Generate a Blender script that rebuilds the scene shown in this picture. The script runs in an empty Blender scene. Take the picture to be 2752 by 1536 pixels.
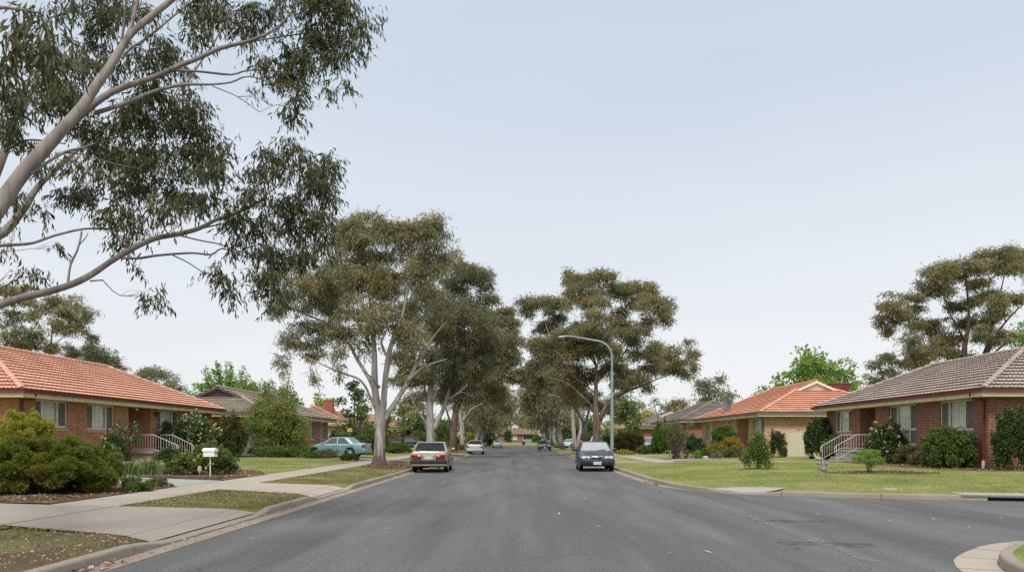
import bpy, bmesh, math, random
import numpy as np
from mathutils import Vector, Matrix
from mathutils.geometry import delaunay_2d_cdt

R = math.radians
SC = bpy.context.scene
COL = SC.collection
# ---------------------------------------------------------------- camera model (photo pixel -> ray)
F, CX, HY, CZ = 1932.0, 1305.0, 1105.0, 1.5
def wx(px, Y): return (px - CX) / F * Y
def wz(py, Y): return CZ - (py - HY) / F * Y
def P3(px, py, Y): return (wx(px, Y), Y, wz(py, Y))

def lerp(a, b, t): return a + (b - a) * t
def pw(x, pts):
    if x <= pts[0][0]: return pts[0][1]
    for (a, b), (c, d) in zip(pts, pts[1:]):
        if x <= c: return b + (d - b) * (x - a) / (c - a)
    return pts[-1][1]

# ---------------------------------------------------------------- mesh building
class MB:
    def __init__(s): s.v = []; s.f = []; s.uv = []; s.mi = []; s.cur = 0
    def quad(s, pts, uvs=None):
        b = len(s.v); s.v += [tuple(p) for p in pts]; s.f.append(tuple(range(b, b + len(pts))))
        s.uv.append(uvs); s.mi.append(s.cur)
    def add(s, vs, fs):
        b = len(s.v); s.v += [tuple(p) for p in vs]
        for f in fs: s.f.append(tuple(i + b for i in f)); s.uv.append(None); s.mi.append(s.cur)
    def box(s, c, d, rz=0.0, bev=0.0):
        hx, hy, hz = d[0] / 2, d[1] / 2, d[2] / 2
        ca, sa = math.cos(rz), math.sin(rz)
        if bev <= 0:
            L = [(x, y, z) for z in (-hz, hz) for x, y in ((-hx, -hy), (hx, -hy), (hx, hy), (-hx, hy))]
            fs = [(3, 2, 1, 0), (4, 5, 6, 7), (0, 1, 5, 4), (1, 2, 6, 5), (2, 3, 7, 6), (3, 0, 4, 7)]
        else:
            bm = bmesh.new(); bmesh.ops.create_cube(bm, size=1.0)
            bmesh.ops.scale(bm, vec=Vector(d), verts=bm.verts)
            bmesh.ops.bevel(bm, geom=bm.edges[:], offset=min(bev, min(d) * .48), segments=2, affect='EDGES', profile=.5)
            bm.verts.index_update()
            L = [tuple(v.co) for v in bm.verts]; fs = [tuple(v.index for v in f.verts) for f in bm.faces]; bm.free()
        s.add([(c[0] + x * ca - y * sa, c[1] + x * sa + y * ca, c[2] + z) for x, y, z in L], fs)
    def tube(s, pts, rad, n=8, cap=True):
        pts = [Vector(p) for p in pts]
        if not hasattr(rad, '__len__'): rad = [rad] * len(pts)
        b = len(s.v); up = None
        for i, p in enumerate(pts):
            t = (pts[min(i + 1, len(pts) - 1)] - pts[max(i - 1, 0)])
            t = t.normalized() if t.length > 1e-9 else Vector((0, 0, 1))
            if up is None:
                up = t.orthogonal().normalized()
            up = (up - t * up.dot(t)); up = up.normalized() if up.length > 1e-6 else t.orthogonal().normalized()
            w = t.cross(up)
            for k in range(n):
                a = 2 * math.pi * k / n
                q = p + (up * math.cos(a) + w * math.sin(a)) * rad[i]
                s.v.append(tuple(q))
        for i in range(len(pts) - 1):
            for k in range(n):
                k2 = (k + 1) % n
                s.f.append((b + i * n + k, b + i * n + k2, b + (i + 1) * n + k2, b + (i + 1) * n + k)); s.uv.append(None); s.mi.append(s.cur)
        if cap:
            s.f.append(tuple(b + k for k in range(n))[::-1]); s.uv.append(None); s.mi.append(s.cur)
            e = b + (len(pts) - 1) * n
            s.f.append(tuple(e + k for k in range(n))); s.uv.append(None); s.mi.append(s.cur)
    def lathe(s, prof, c, axis='z', n=20):
        b = len(s.v)
        for r, h in prof:
            for k in range(n):
                a = 2 * math.pi * k / n
                x, y = r * math.cos(a), r * math.sin(a)
                p = {'z': (x, y, h), 'x': (h, x, y), 'y': (x, h, y)}[axis]
                s.v.append((c[0] + p[0], c[1] + p[1], c[2] + p[2]))
        for i in range(len(prof) - 1):
            for k in range(n):
                k2 = (k + 1) % n
                s.f.append((b + i * n + k, b + i * n + k2, b + (i + 1) * n + k2, b + (i + 1) * n + k)); s.uv.append(None); s.mi.append(s.cur)
    def sphere(s, c, r, n=10, m=6):
        if not hasattr(r, '__len__'): r = (r, r, r)
        vs = []; fs = []
        for i in range(m + 1):
            t = math.pi * i / m
            for k in range(n):
                a = 2 * math.pi * k / n
                vs.append((c[0] + r[0] * math.sin(t) * math.cos(a), c[1] + r[1] * math.sin(t) * math.sin(a), c[2] + r[2] * math.cos(t)))
        for i in range(m):
            for k in range(n):
                k2 = (k + 1) % n
                fs.append((i * n + k, (i + 1) * n + k, (i + 1) * n + k2, i * n + k2))
        s.add(vs, fs)
    def build(s, name, mats, parent=None, org=(0, 0, 0), smooth=None):
        if not isinstance(mats, (list, tuple)): mats = [mats]
        me = bpy.data.meshes.new(name)
        o3 = org
        me.from_pydata([(x - o3[0], y - o3[1], z - o3[2]) for x, y, z in s.v], [], s.f)
        for m in mats: me.materials.append(m)
        if len(mats) > 1: me.polygons.foreach_set('material_index', s.mi)
        if any(u is not None for u in s.uv):
            ul = me.uv_layers.new(name='UVMap'); d = []
            for f, u in zip(s.f, s.uv):
                d += [c for q in (u if u is not None else [(0, 0)] * len(f)) for c in q]
            ul.data.foreach_set('uv', d)
        me.validate()
        if smooth is not None:
            me.polygons.foreach_set('use_smooth', [True] * len(me.polygons))
            if smooth < 179: me.set_sharp_from_angle(angle=R(smooth))
        me.update()
        ob = bpy.data.objects.new(name, me); COL.objects.link(ob)
        if parent is not None: ob.parent = parent
        else: ob.location = o3
        return ob

def np_mesh(name, V, Q, mat, parent=None, org=(0, 0, 0)):
    V = np.asarray(V, np.float32) - np.asarray(org, np.float32); Q = np.asarray(Q, np.int32)
    me = bpy.data.meshes.new(name); k = Q.shape[1]; n = len(Q)
    me.vertices.add(len(V)); me.vertices.foreach_set('co', V.ravel())
    me.loops.add(n * k); me.loops.foreach_set('vertex_index', Q.ravel())
    me.polygons.add(n); me.polygons.foreach_set('loop_start', np.arange(0, n * k, k, dtype=np.int32))
    me.polygons.foreach_set('loop_total', np.full(n, k, np.int32))
    me.materials.append(mat); me.update(calc_edges=True)
    ob = bpy.data.objects.new(name, me); COL.objects.link(ob)
    if parent is not None: ob.parent = parent
    else: ob.location = org
    return ob

def tag(o, label=None, cat=None, group=None, kind=None):
    if label: o['label'] = label
    if cat: o['category'] = cat
    if group: o['group'] = group
    if kind: o['kind'] = kind
    return o
def thing(name, loc, label, cat, group=None, rz=0.0):
    o = bpy.data.objects.new(name, None); COL.objects.link(o); o.empty_display_size = .2
    o.location = loc; o.rotation_euler = (0, 0, rz)
    return tag(o, label, cat, group)
def copy_tree(o, parent=None):
    c = o.copy(); COL.objects.link(c)
    if parent is not None: c.parent = parent
    for ch in list(o.children): copy_tree(ch, c)
    return c

# ---------------------------------------------------------------- materials
class NT:
    def __init__(s, name):
        s.m = bpy.data.materials.new(name); s.m.use_nodes = True
        s.t = s.m.node_tree; s.t.nodes.clear()
        s.out = s.t.nodes.new('ShaderNodeOutputMaterial')
    def n(s, typ, **kw):
        nd = s.t.nodes.new('ShaderNode' + typ)
        for k, v in kw.items():
            if k.startswith('i_'):
                key = k[2:]
                nd.inputs[int(key) if key.isdigit() else key.replace('_', ' ')].default_value = v
            else: setattr(nd, k, v)
        return nd
    def l(s, a, b): s.t.links.new(a, b)
    def coord(s, kind='pos', scale=(1, 1, 1), rot=(0, 0, 0)):
        if kind == 'pos': o = s.n('NewGeometry').outputs['Position']
        elif kind == 'uv': o = s.n('UVMap').outputs[0]
        else: o = s.n('TexCoord').outputs['Object']
        mp = s.n('Mapping'); mp.inputs['Scale'].default_value = scale; mp.inputs['Rotation'].default_value = rot
        s.l(o, mp.inputs[0]); return mp.outputs[0]
    def noise(s, co, scale, detail=3, rough=.55, dist=0):
        nd = s.n('TexNoise'); nd.inputs['Scale'].default_value = scale; nd.inputs['Detail'].default_value = detail
        nd.inputs['Roughness'].default_value = rough; nd.inputs['Distortion'].default_value = dist
        s.l(co, nd.inputs['Vector']); return nd.outputs['Fac']
    def ramp(s, fac, stops):
        nd = s.n('ValToRGB'); e = nd.color_ramp.elements
        while len(e) < len(stops): e.new(.5)
        for q, (p, c) in zip(e, stops):
            q.position = p; q.color = (*c, 1) if len(c) == 3 else c
        s.l(fac, nd.inputs[0]); return nd.outputs[0]
    def mix(s, fac, a, b, typ='MIX'):
        nd = s.n('Mix'); nd.data_type = 'RGBA'; nd.blend_type = typ; nd.clamp_factor = True
        for inp, v in ((nd.inputs[0], fac), (nd.inputs[6], a), (nd.inputs[7], b)):
            if isinstance(v, (int, float)): inp.default_value = v
            elif isinstance(v, tuple): inp.default_value = (*v, 1)
            else: s.l(v, inp)
        return nd.outputs[2]
    def math(s, op, a, b=0.0):
        nd = s.n('Math'); nd.operation = op
        for i, v in ((0, a), (1, b)):
            if isinstance(v, (int, float)): nd.inputs[i].default_value = v
            else: s.l(v, nd.inputs[i])
        return nd.outputs[0]
    def bsdf(s, col, rough=.8, spec=.3, metal=0.0, bump=None, bstr=.3, bdist=.02, coat=0, ior=None):
        b = s.n('BsdfPrincipled')
        if isinstance(col, tuple): b.inputs['Base Color'].default_value = (*col, 1)
        else: s.l(col, b.inputs['Base Color'])
        if isinstance(rough, (int, float)): b.inputs['Roughness'].default_value = rough
        else: s.l(rough, b.inputs['Roughness'])
        b.inputs['Specular IOR Level'].default_value = spec; b.inputs['Metallic'].default_value = metal
        if coat: b.inputs['Coat Weight'].default_value = coat; b.inputs['Coat Roughness'].default_value = .04
        if ior: b.inputs['IOR'].default_value = ior
        if bump is not None:
            bp = s.n('Bump'); bp.inputs['Strength'].default_value = bstr; bp.inputs['Distance'].default_value = bdist
            s.l(bump, bp.inputs['Height']); s.l(bp.outputs[0], b.inputs['Normal'])
        s.l(b.outputs[0], s.out.inputs[0]); s.b = b; return s.m

def m_plain(name, col, rough=.6, spec=.3, metal=0, var=.12, sc=3.0, coat=0):
    t = NT(name); f = t.noise(t.coord('obj'), sc, 4)
    lo = tuple(c * (1 - var) for c in col); hi = tuple(min(1, c * (1 + var)) for c in col)
    return t.bsdf(t.ramp(f, [(.3, lo), (.7, hi)]), rough, spec, metal, coat=coat)

def m_leaf(name, c1, c2, c3=None, trans=.28, patch=.5, rough=.5, spec=.25):
    """leaves: every leaf its own tint, clumps of newer growth tinted c3"""
    t = NT(name); g = t.n('NewGeometry')
    col = t.ramp(g.outputs['Random Per Island'], [(0, c1), (1, c2)])
    if c3:
        f = t.noise(t.coord('pos'), patch, 2)
        col = t.mix(t.ramp(f, [(.48, (0, 0, 0)), (.64, (1, 1, 1))]), col, c3)
    b = t.n('BsdfPrincipled'); t.l(col, b.inputs['Base Color']); b.inputs['Roughness'].default_value = rough
    b.inputs['Specular IOR Level'].default_value = spec
    tr = t.n('BsdfTranslucent'); t.l(col, tr.inputs[0])
    mx = t.n('MixShader'); mx.inputs[0].default_value = trans
    t.l(b.outputs[0], mx.inputs[1]); t.l(tr.outputs[0], mx.inputs[2]); t.l(mx.outputs[0], t.out.inputs[0])
    return t.m

def m_bark(name, pale, mid, dark, base=None, basetop=1.6, streak=9, twist=0):
    t = NT(name)
    f = t.noise(t.coord('obj', (3, 3, .55)), 1.6, 5, .6, .6)
    col = t.ramp(f, [(.34, dark), (.44, mid), (.54, pale), (.66, pale), (.74, mid)])
    st = t.noise(t.coord('obj', (streak, streak, .5)), 2.2, 4, .65)
    col = t.mix(t.ramp(st, [(.38, (.55, .55, .55)), (.6, (0, 0, 0))]), col, dark)
    if base:
        sep = t.n('SeparateXYZ'); t.l(t.n('TexCoord').outputs['Object'], sep.inputs[0])
        st2 = t.noise(t.coord('obj', (7, 7, .35)), 2.0, 5, .7)
        h = t.math('ADD', t.math('DIVIDE', sep.outputs[2], basetop), t.math('MULTIPLY', t.math('SUBTRACT', st2, .5), 3.2))
        col = t.mix(t.ramp(h, [(.25, (1, 1, 1)), (.8, (0, 0, 0))]), col, base)
    return t.bsdf(col, .85, .15, bump=st, bstr=.5, bdist=.03)

def m_brick(name, c1, c2, mortar, dirt=(.2, .12, .09)):
    t = NT(name); br = t.n('TexBrick')
    br.inputs['Scale'].default_value = 1.0; br.inputs['Brick Width'].default_value = .31; br.inputs['Row Height'].default_value = .122
    br.inputs['Mortar Size'].default_value = .0105; br.inputs['Mortar Smooth'].default_value = .2; br.inputs['Bias'].default_value = -.1
    br.inputs['Color1'].default_value = (*c1, 1); br.inputs['Color2'].default_value = (*c2, 1); br.inputs['Mortar'].default_value = (*mortar, 1)
    uv = t.coord('uv'); t.l(uv, br.inputs['Vector'])
    f = t.noise(t.coord('uv', (1, 2.2, 1)), 1.3, 4)
    col = t.mix(t.ramp(f, [(.4, (0, 0, 0)), (.72, (.45, .45, .45))]), br.outputs['Color'], dirt)
    f2 = t.noise(t.coord('uv', (4, 11, 1)), 1.0, 1)
    col = t.mix(.35, col, t.ramp(f2, [(.3, (.35, .35, .35)), (.7, (.75, .75, .75))]), 'OVERLAY')
    return t.bsdf(col, .88, .2, bump=t.math('SUBTRACT', 1.0, br.outputs['Fac']), bstr=.5, bdist=.008)

def m_tile(name, c1, c2, c3):
    t = NT(name); g = t.n('NewGeometry')
    f = t.noise(t.coord('obj', (1, 1, 1)), .9, 5, .6)
    col = t.ramp(f, [(.3, c1), (.55, c2), (.75, c3)])
    f2 = t.noise(t.coord('obj', (1, 1, 1)), 9, 3, .6)
    col = t.mix(.3, col, t.ramp(f2, [(.3, (.3, .3, .3)), (.7, (.72, .72, .72))]), 'OVERLAY')
    return t.bsdf(col, .8, .25)

def m_grass(name, lush, mid, dry, soil=None, bare=.66, blade=False, warp=.35):
    t = NT(name); p = t.coord('pos', (1, 1, .0))
    f = t.noise(p, warp, 5, .6, .4)
    f1 = t.noise(p, 2.3, 4, .65)
    k = t.math('ADD', t.math('MULTIPLY', f, .65), t.math('MULTIPLY', f1, .35))
    col = t.ramp(k, [(.36, lush), (.5, mid), (.62, dry)])
    if blade:
        g = t.n('NewGeometry')
        col = t.mix(.5, col, t.ramp(g.outputs['Random Per Island'], [(0, (.25, .25, .25)), (1, (.78, .78, .7))]), 'OVERLAY')
        b = t.bsdf(col, .6, .2); return b
    if soil:
        s1 = t.noise(t.coord('pos', (1, 1, 0)), .55, 6, .65, .6)
        col = t.mix(t.ramp(s1, [(bare - .06, (0, 0, 0)), (bare + .06, (1, 1, 1))]), col, soil)
    f3 = t.noise(t.coord('pos', (1, 1, 0)), 26, 4, .7); f4 = t.noise(t.coord('pos', (1, 2.2, 0)), 75, 2, .6)
    col = t.mix(.55, col, t.ramp(f3, [(.3, (.26, .26, .26)), (.7, (.76, .76, .7))]), 'OVERLAY')
    col = t.mix(.55, col, t.ramp(f4, [(.3, (.25, .25, .25)), (.7, (.78, .78, .74))]), 'OVERLAY')
    return t.bsdf(col, .9, .1, bump=f4, bstr=.6, bdist=.03)

def m_speck(name, col, var=.25, fine=160, stain=(.1, .09, .08), st=.35, rough=.85, big=.5):
    t = NT(name)
    f = t.noise(t.coord('pos'), big, 5, .6, .3); f2 = t.noise(t.coord('pos'), fine, 2, .6); f3 = t.noise(t.coord('pos'), 7, 4, .65)
    c = t.ramp(f, [(.3, tuple(x * (1 - var * .5) for x in col)), (.7, tuple(x * (1 + var * .5) for x in col))])
    c = t.mix(.5, c, t.ramp(f2, [(.32, (.22, .22, .22)), (.5, (.5, .5, .5)), (.68, (.8, .8, .78))]), 'OVERLAY')
    c = t.mix(t.ramp(f3, [(.55, (0, 0, 0)), (.8, (st, st, st))]), c, stain)
    return t.bsdf(c, rough, .25, bump=f2, bstr=.25, bdist=.01)

def m_paint(name, col, rough=.25, metal=.0, coat=.6):
    t = NT(name); f = t.noise(t.coord('obj'), 2.2, 5, .6)
    lo = tuple(c * .88 for c in col); dust = tuple(.75 * c + .05 for c in col)
    return t.bsdf(t.ramp(f, [(.35, lo), (.6, col), (.8, dust)]), t.ramp(f, [(.3, (rough,) * 3), (.8, (rough + .2,) * 3)]), .5, metal, coat=coat)

def m_glass(name, tint=(.02, .03, .035), ior=1.9, rough=.04):
    t = NT(name); f = t.noise(t.coord('obj'), 3, 3)
    return t.bsdf(t.ramp(f, [(.3, tint), (.7, tuple(c * 1.5 for c in tint))]), rough, .6, ior=ior)

def m_pane(name):
    t = NT(name)
    lw = t.n('LayerWeight'); lw.inputs[0].default_value = .5
    fr = t.math('ADD', t.math('MULTIPLY', t.math('POWER', lw.outputs['Facing'], 4.0), .55), .05)
    tr = t.n('BsdfTransparent'); tr.inputs[0].default_value = (.95, .97, .96, 1)
    gl = t.n('BsdfGlossy'); gl.inputs['Roughness'].default_value = .03
    mx = t.n('MixShader'); t.l(fr, mx.inputs[0]); t.l(tr.outputs[0], mx.inputs[1]); t.l(gl.outputs[0], mx.inputs[2])
    t.l(mx.outputs[0], t.out.inputs[0]); return t.m

M = {}
M['asphalt'] = None
def road_mat():
    t = NT('asphalt'); pos = t.coord('pos')
    big = t.noise(t.coord('pos', (.9, .12, 1)), .9, 5, .6, .3)
    col = t.ramp(big, [(.3, (.070, .070, .071)), (.5, (.098, .097, .096)), (.7, (.132, .129, .125))])
    ln = t.noise(t.coord('pos', (1.15, .018, 1)), 1.0, 3, .6)
    col = t.mix(.55, col, t.ramp(ln, [(.35, (.40, .40, .40)), (.65, (.60, .60, .595))]), 'OVERLAY')
    gr = t.noise(t.coord('pos', (1, .6, 1)), 27, 3, .7)
    col = t.mix(.62, col, t.ramp(gr, [(.34, (.26, .26, .26)), (.5, (.5, .5, .5)), (.66, (.76, .76, .74))]), 'OVERLAY')
    fine = t.noise(pos, 70, 3, .75); fine2 = t.noise(pos, 240, 2, .7)
    col = t.mix(.6, col, t.ramp(fine2, [(.3, (.2, .2, .2)), (.5, (.5, .5, .5)), (.7, (.84, .84, .82))]), 'OVERLAY')
    col = t.mix(.5, col, t.ramp(fine, [(.3, (.25, .25, .25)), (.5, (.5, .5, .5)), (.7, (.78, .78, .77))]), 'OVERLAY')
    st = t.noise(t.coord('pos', (1, .5, 1)), .45, 5, .65, .8)
    col = t.mix(t.ramp(st, [(.6, (0, 0, 0)), (.78, (.4, .4, .4))]), col, (.055, .048, .044))
    sc = t.noise(t.coord('pos', (1.6, 6.0, 1)), .8, 6, .7, 1.2)
    col = t.mix(t.ramp(sc, [(.63, (0, 0, 0)), (.70, (.5, .5, .5))]), col, (.165, .16, .155))
    vo = t.n('TexVoronoi'); vo.feature = 'DISTANCE_TO_EDGE'; vo.inputs['Scale'].default_value = .33
    w = t.noise(pos, 1.1, 4, .6); wv = t.n('VectorMath'); wv.operation = 'ADD'
    sx = t.n('CombineXYZ'); t.l(w, sx.inputs[0]); t.l(t.noise(t.coord('pos', (1, 1, 1), (0, 0, 1)), 1.3, 4), sx.inputs[1])
    t.l(pos, wv.inputs[0]); t.l(sx.outputs[0], wv.inputs[1]); t.l(wv.outputs[0], vo.inputs['Vector'])
    mask = t.noise(t.coord('pos'), .16, 2)
    cr = t.math('MULTIPLY', t.ramp(vo.outputs['Distance'], [(.0, (1, 1, 1)), (.006, (0, 0, 0))]), t.ramp(mask, [(.56, (0, 0, 0)), (.62, (.75, .75, .75))]))
    col = t.mix(cr, col, (.035, .033, .031))
    return t.bsdf(col, .82, .3, bump=fine, bstr=.35, bdist=.012)
M['asphalt'] = road_mat()
def road_mark(name, col, thr):
    # old repairs and grit: patchy cover over the asphalt
    t = NT(name); f = t.noise(t.coord('pos', (1, 1, 1)), 5, 6, .72); gr = t.noise(t.coord('pos'), 30, 3, .7)
    c = t.mix(.6, col, t.ramp(gr, [(.34, (.26, .26, .26)), (.66, (.76, .76, .74))]), 'OVERLAY'); b = t.n('BsdfPrincipled'); t.l(c, b.inputs[0]); b.inputs['Roughness'].default_value = .85
    tr = t.n('BsdfTransparent'); mx = t.n('MixShader'); t.l(t.ramp(f, [(thr - .07, (0, 0, 0)), (thr + .12, (.8, .8, .8))]), mx.inputs[0]); t.l(tr.outputs[0], mx.inputs[1]); t.l(b.outputs[0], mx.inputs[2]); t.l(mx.outputs[0], t.out.inputs[0]); return t.m
M['seam'] = road_mark('road_seam_grit', (.19, .18, .165), .46); M['patch'] = road_mark('road_patch_stain', (.074, .066, .06), .5)
M['concrete'] = m_speck('footpath_concrete', (.345, .295, .245), .22, 120, (.2, .17, .14), .4)
M['drive'] = m_speck('driveway_concrete', (.27, .238, .20), .22, 120, (.18, .155, .13), .45)
M['greencon'] = m_speck('green_concrete', (.27, .30, .26), .2, 120, (.2, .2, .17), .35)
M['kerb'] = m_speck('kerb_concrete', (.25, .22, .18), .3, 90, (.14, .12, .10), .5)
M['gutter'] = m_speck('gutter_concrete', (.255, .21, .175), .3, 90, (.15, .12, .1), .5)
M['slab'] = m_speck('grey_slab', (.3, .285, .265), .25, 90)
M['lawn'] = m_grass('lawn_grass', (.120, .168, .038), (.195, .215, .068), (.30, .262, .115), (.17, .125, .075), .66)
M['verge'] = m_grass('verge_grass', (.115, .14, .036), (.18, .175, .06), (.235, .19, .095), (.115, .075, .05), .50, warp=.5)
M['vergebare'] = m_grass('bare_verge', (.10, .12, .036), (.155, .14, .065), (.20, .165, .10), (.115, .08, .058), .47, warp=.7)
M['blade'] = m_grass('grass_blades', (.125, .180, .038), (.205, .23, .070), (.31, .275, .12), blade=True)
M['bladedry'] = m_grass('verge_blades', (.13, .17, .038), (.21, .21, .068), (.29, .24, .115), blade=True, warp=.5)
M['ground'] = m_grass('far_ground', (.13, .16, .045), (.18, .19, .06), (.24, .21, .09), (.16, .12, .07), .62)
def mulch_mat():
    t = NT('mulch'); p = t.coord('pos')
    vo = t.n('TexVoronoi'); vo.inputs['Scale'].default_value = 22; t.l(p, vo.inputs['Vector'])
    f = t.noise(p, 1.2, 4); c = t.ramp(vo.outputs['Distance'], [(.0, (.22, .135, .085)), (.4, (.12, .07, .045)), (.8, (.035, .02, .014))])
    c = t.mix(t.ramp(f, [(.45, (0, 0, 0)), (.7, (.6, .6, .6))]), c, (.26, .19, .125))
    return t.bsdf(c, .95, .05, bump=vo.outputs['Distance'], bstr=.8, bdist=.04)
M['mulch'] = mulch_mat()
M['chips'] = m_leaf('bark_chips', (.10, .055, .035), (.36, .25, .16), trans=0)
M['litter'] = m_leaf('dry_litter', (.20, .10, .05), (.50, .40, .28), trans=.05)
M['brick_l'] = m_brick('orange_brown_brick', (.43, .195, .098), (.31, .13, .065), (.52, .345, .225))
M['brick_d'] = m_brick('dark_red_brick', (.255, .10, .065), (.175, .066, .045), (.40, .275, .21))
M['brick_r'] = m_brick('red_brick', (.38, .145, .085), (.29, .105, .062), (.44, .30, .23))
M['brick_t'] = m_brick('tan_brick', (.52, .32, .175), (.42, .24, .125), (.58, .45, .32))
M['tile_o'] = m_tile('orange_roof_tile', (.54, .285, .20), (.63, .36, .26), (.68, .44, .34))
M['tile_o2'] = m_tile('terracotta_roof_tile', (.53, .26, .17), (.62, .325, .22), (.66, .40, .29))
M['tile_b'] = m_tile('brown_roof_tile', (.30, .24, .205), (.39, .325, .285), (.46, .40, .355))
M['tile_g'] = m_tile('grey_brown_roof_tile', (.27, .23, .185), (.36, .31, .255), (.43, .375, .315))
M['tile_gd'] = m_tile('grey_roof_tile', (.20, .17, .15), (.27, .235, .21), (.35, .305, .28))
M['tile_p'] = m_tile('salmon_roof_tile', (.38, .21, .15), (.46, .27, .20), (.52, .35, .27))
M['cream'] = m_plain('cream_paint', (.68, .60, .41), .55)
M['creamw'] = m_plain('pale_cream_frame', (.74, .66, .52), .45)
M['maroon'] = m_plain('maroon_paint', (.16, .035, .03), .4, .4)
M['gutgrey'] = m_plain('grey_gutter', (.20, .17, .145), .5)
M['gable'] = m_plain('dark_gable_boards', (.085, .062, .062), .6)
M['gablec'] = m_plain('cream_gable_boards', (.76, .68, .57), .6)
M['white'] = m_plain('white_paint', (.72, .71, .68), .45, var=.06)
M['whiter'] = m_plain('white_rail', (.60, .54, .50), .5, var=.1)
M['curtain'] = m_plain('net_curtain', (.74, .75, .70), .9, .1, var=.08)
M['screen'] = m_plain('fly_screen', (.115, .118, .122), .5, .4, var=.15)
M['pane'] = m_pane('window_glass')
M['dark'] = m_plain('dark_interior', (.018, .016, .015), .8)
M['door'] = m_plain('brown_door', (.10, .04, .028), .5)
M['chim'] = m_brick('chimney_brick', (.34, .095, .06), (.27, .07, .05), (.32, .16, .12))
M['chimb'] = m_brick('burgundy_brick', (.15, .03, .03), (.115, .022, .024), (.17, .06, .055))
M['fencew'] = m_plain('weathered_paling', (.23, .24, .215), .8, var=.3, sc=6)
M['fencec'] = m_plain('cream_steel_sheet', (.60, .53, .40), .45, .4, var=.05)
M['galv'] = m_plain('galvanised_steel', (.31, .355, .37), .45, .4, metal=.35, var=.12)
M['steel'] = m_plain('weathered_steel', (.22, .215, .205), .55, .4, metal=.3, var=.3, sc=20)
M['black'] = m_plain('black_rubber', (.016, .016, .017), .75, .2)
M['plastic'] = m_plain('dark_plastic', (.025, .026, .028), .5, .35)
M['rim'] = m_plain('alloy_rim', (.40, .40, .40), .35, .5, metal=.6)
M['chrome'] = m_plain('chrome_trim', (.65, .66, .66), .2, .5, metal=.8)
M['cglass'] = m_glass('car_glass')
M['cglassw'] = m_glass('windscreen_glass', (.10, .12, .13), 2.6, .06)
M['red'] = m_plain('red_lens', (.17, .006, .006), .35, .5)
M['amber'] = m_plain('amber_lens', (.55, .14, .05), .25, .5)
M['lens'] = m_plain('clear_lens', (.62, .64, .65), .15, .6)
M['plate'] = m_plain('plate_white', (.72, .72, .70), .5)
M['ink'] = m_plain('plate_ink', (.05, .055, .07), .6)
M['beige'] = m_paint('champagne_paint', (.36, .305, .21), .32, .35)
M['navy'] = m_paint('navy_paint', (.014, .027, .046), .25, .1, .3)
M['teal'] = m_paint('teal_paint', (.20, .335, .365), .3, .25)
M['silver'] = m_paint('silver_paint', (.45, .46, .475), .32, .5)
M['charcoal'] = m_paint('charcoal_paint', (.018, .020, .025), .4, .0, .0)
M['slate'] = m_paint('slate_paint', (.05, .06, .075), .25, .3)
M['whitecar'] = m_paint('white_car_paint', (.62, .62, .61), .35, 0)
M['yellow'] = m_plain('yellow_sign', (.70, .45, .10), .5)
M['board'] = m_plain('plain_board', (.56, .43, .25), .8)
M['stone'] = m_speck('pale_stone', (.38, .35, .31), .3, 60)
M['timber'] = m_plain('old_timber', (.10, .075, .055), .85, var=.3, sc=9)
M['paper'] = m_plain('kraft_tag', (.45, .34, .2), .8)
# bark and leaves
M['bark_w'] = m_bark('pale_gum_bark', (.46, .43, .40), (.33, .30, .28), (.20, .165, .145), (.10, .07, .055), 1.5)
M['bark_n'] = m_bark('smooth_limb_bark', (.275, .245, .22), (.205, .178, .16), (.14, .105, .092), streak=2.6)
M['bark_r'] = m_bark('rusty_gum_bark', (.235, .175, .145), (.165, .105, .08), (.08, .052, .04), (.10, .06, .045), 2.5)
M['bark_g'] = m_bark('grey_gum_bark', (.36, .33, .30), (.24, .21, .19), (.12, .095, .08), (.10, .075, .06), 3.0)
M['bark_d'] = m_bark('dark_bark', (.13, .10, .08), (.09, .065, .05), (.045, .032, .025))
M['gum'] = m_leaf('gum_leaves', (.155, .165, .082), (.255, .25, .132), (.30, .265, .13), .3, .45)
M['gum2'] = m_leaf('olive_gum_leaves', (.16, .165, .077), (.27, .255, .125), (.335, .285, .13), .3, .4)
M['gumd'] = m_leaf('dark_gum_leaves', (.135, .145, .075), (.215, .215, .115), (.265, .235, .115), .28, .5)
M['gumn'] = m_leaf('hanging_gum_leaves', (.05, .065, .026), (.125, .135, .058), (.125, .115, .05), .22, .8)
M['lime'] = m_leaf('fresh_green_leaves', (.14, .26, .035), (.28, .41, .09), None, .42)
M['green'] = m_leaf('mid_green_leaves', (.065, .135, .022), (.15, .225, .045), None, .3)
M['yellowg'] = m_leaf('yellow_green_leaves', (.24, .28, .03), (.46, .42, .07), None, .3)
M['golden'] = m_leaf('golden_leaves', (.28, .20, .03), (.44, .33, .07), None, .3)
M['deep'] = m_leaf('deep_green_leaves', (.032, .068, .017), (.095, .135, .036), None, .15, rough=.35, spec=.5)
M['clip'] = m_leaf('clipped_leaves', (.065, .115, .022), (.155, .215, .048), None, .22)
M['conif'] = m_leaf('conifer_sprays', (.08, .118, .017), (.20, .23, .038), (.25, .235, .045), .28, 1.2)
M['oliveb'] = m_leaf('olive_shrub_leaves', (.10, .115, .045), (.20, .20, .085), None, .25)
M['oliveg'] = m_leaf('light_olive_leaves', (.135, .19, .038), (.28, .33, .085), (.30, .30, .11), .35, .7)
M['browny'] = m_leaf('bronze_shrub_leaves', (.10, .095, .04), (.20, .18, .085), None, .2)
M['redtop'] = m_leaf('red_tipped_leaves', (.05, .075, .02), (.13, .145, .035), (.18, .125, .045), .2, 1.0)
M['strap'] = m_leaf('strappy_leaves', (.12, .19, .05), (.34, .40, .18), None, .25)
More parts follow.
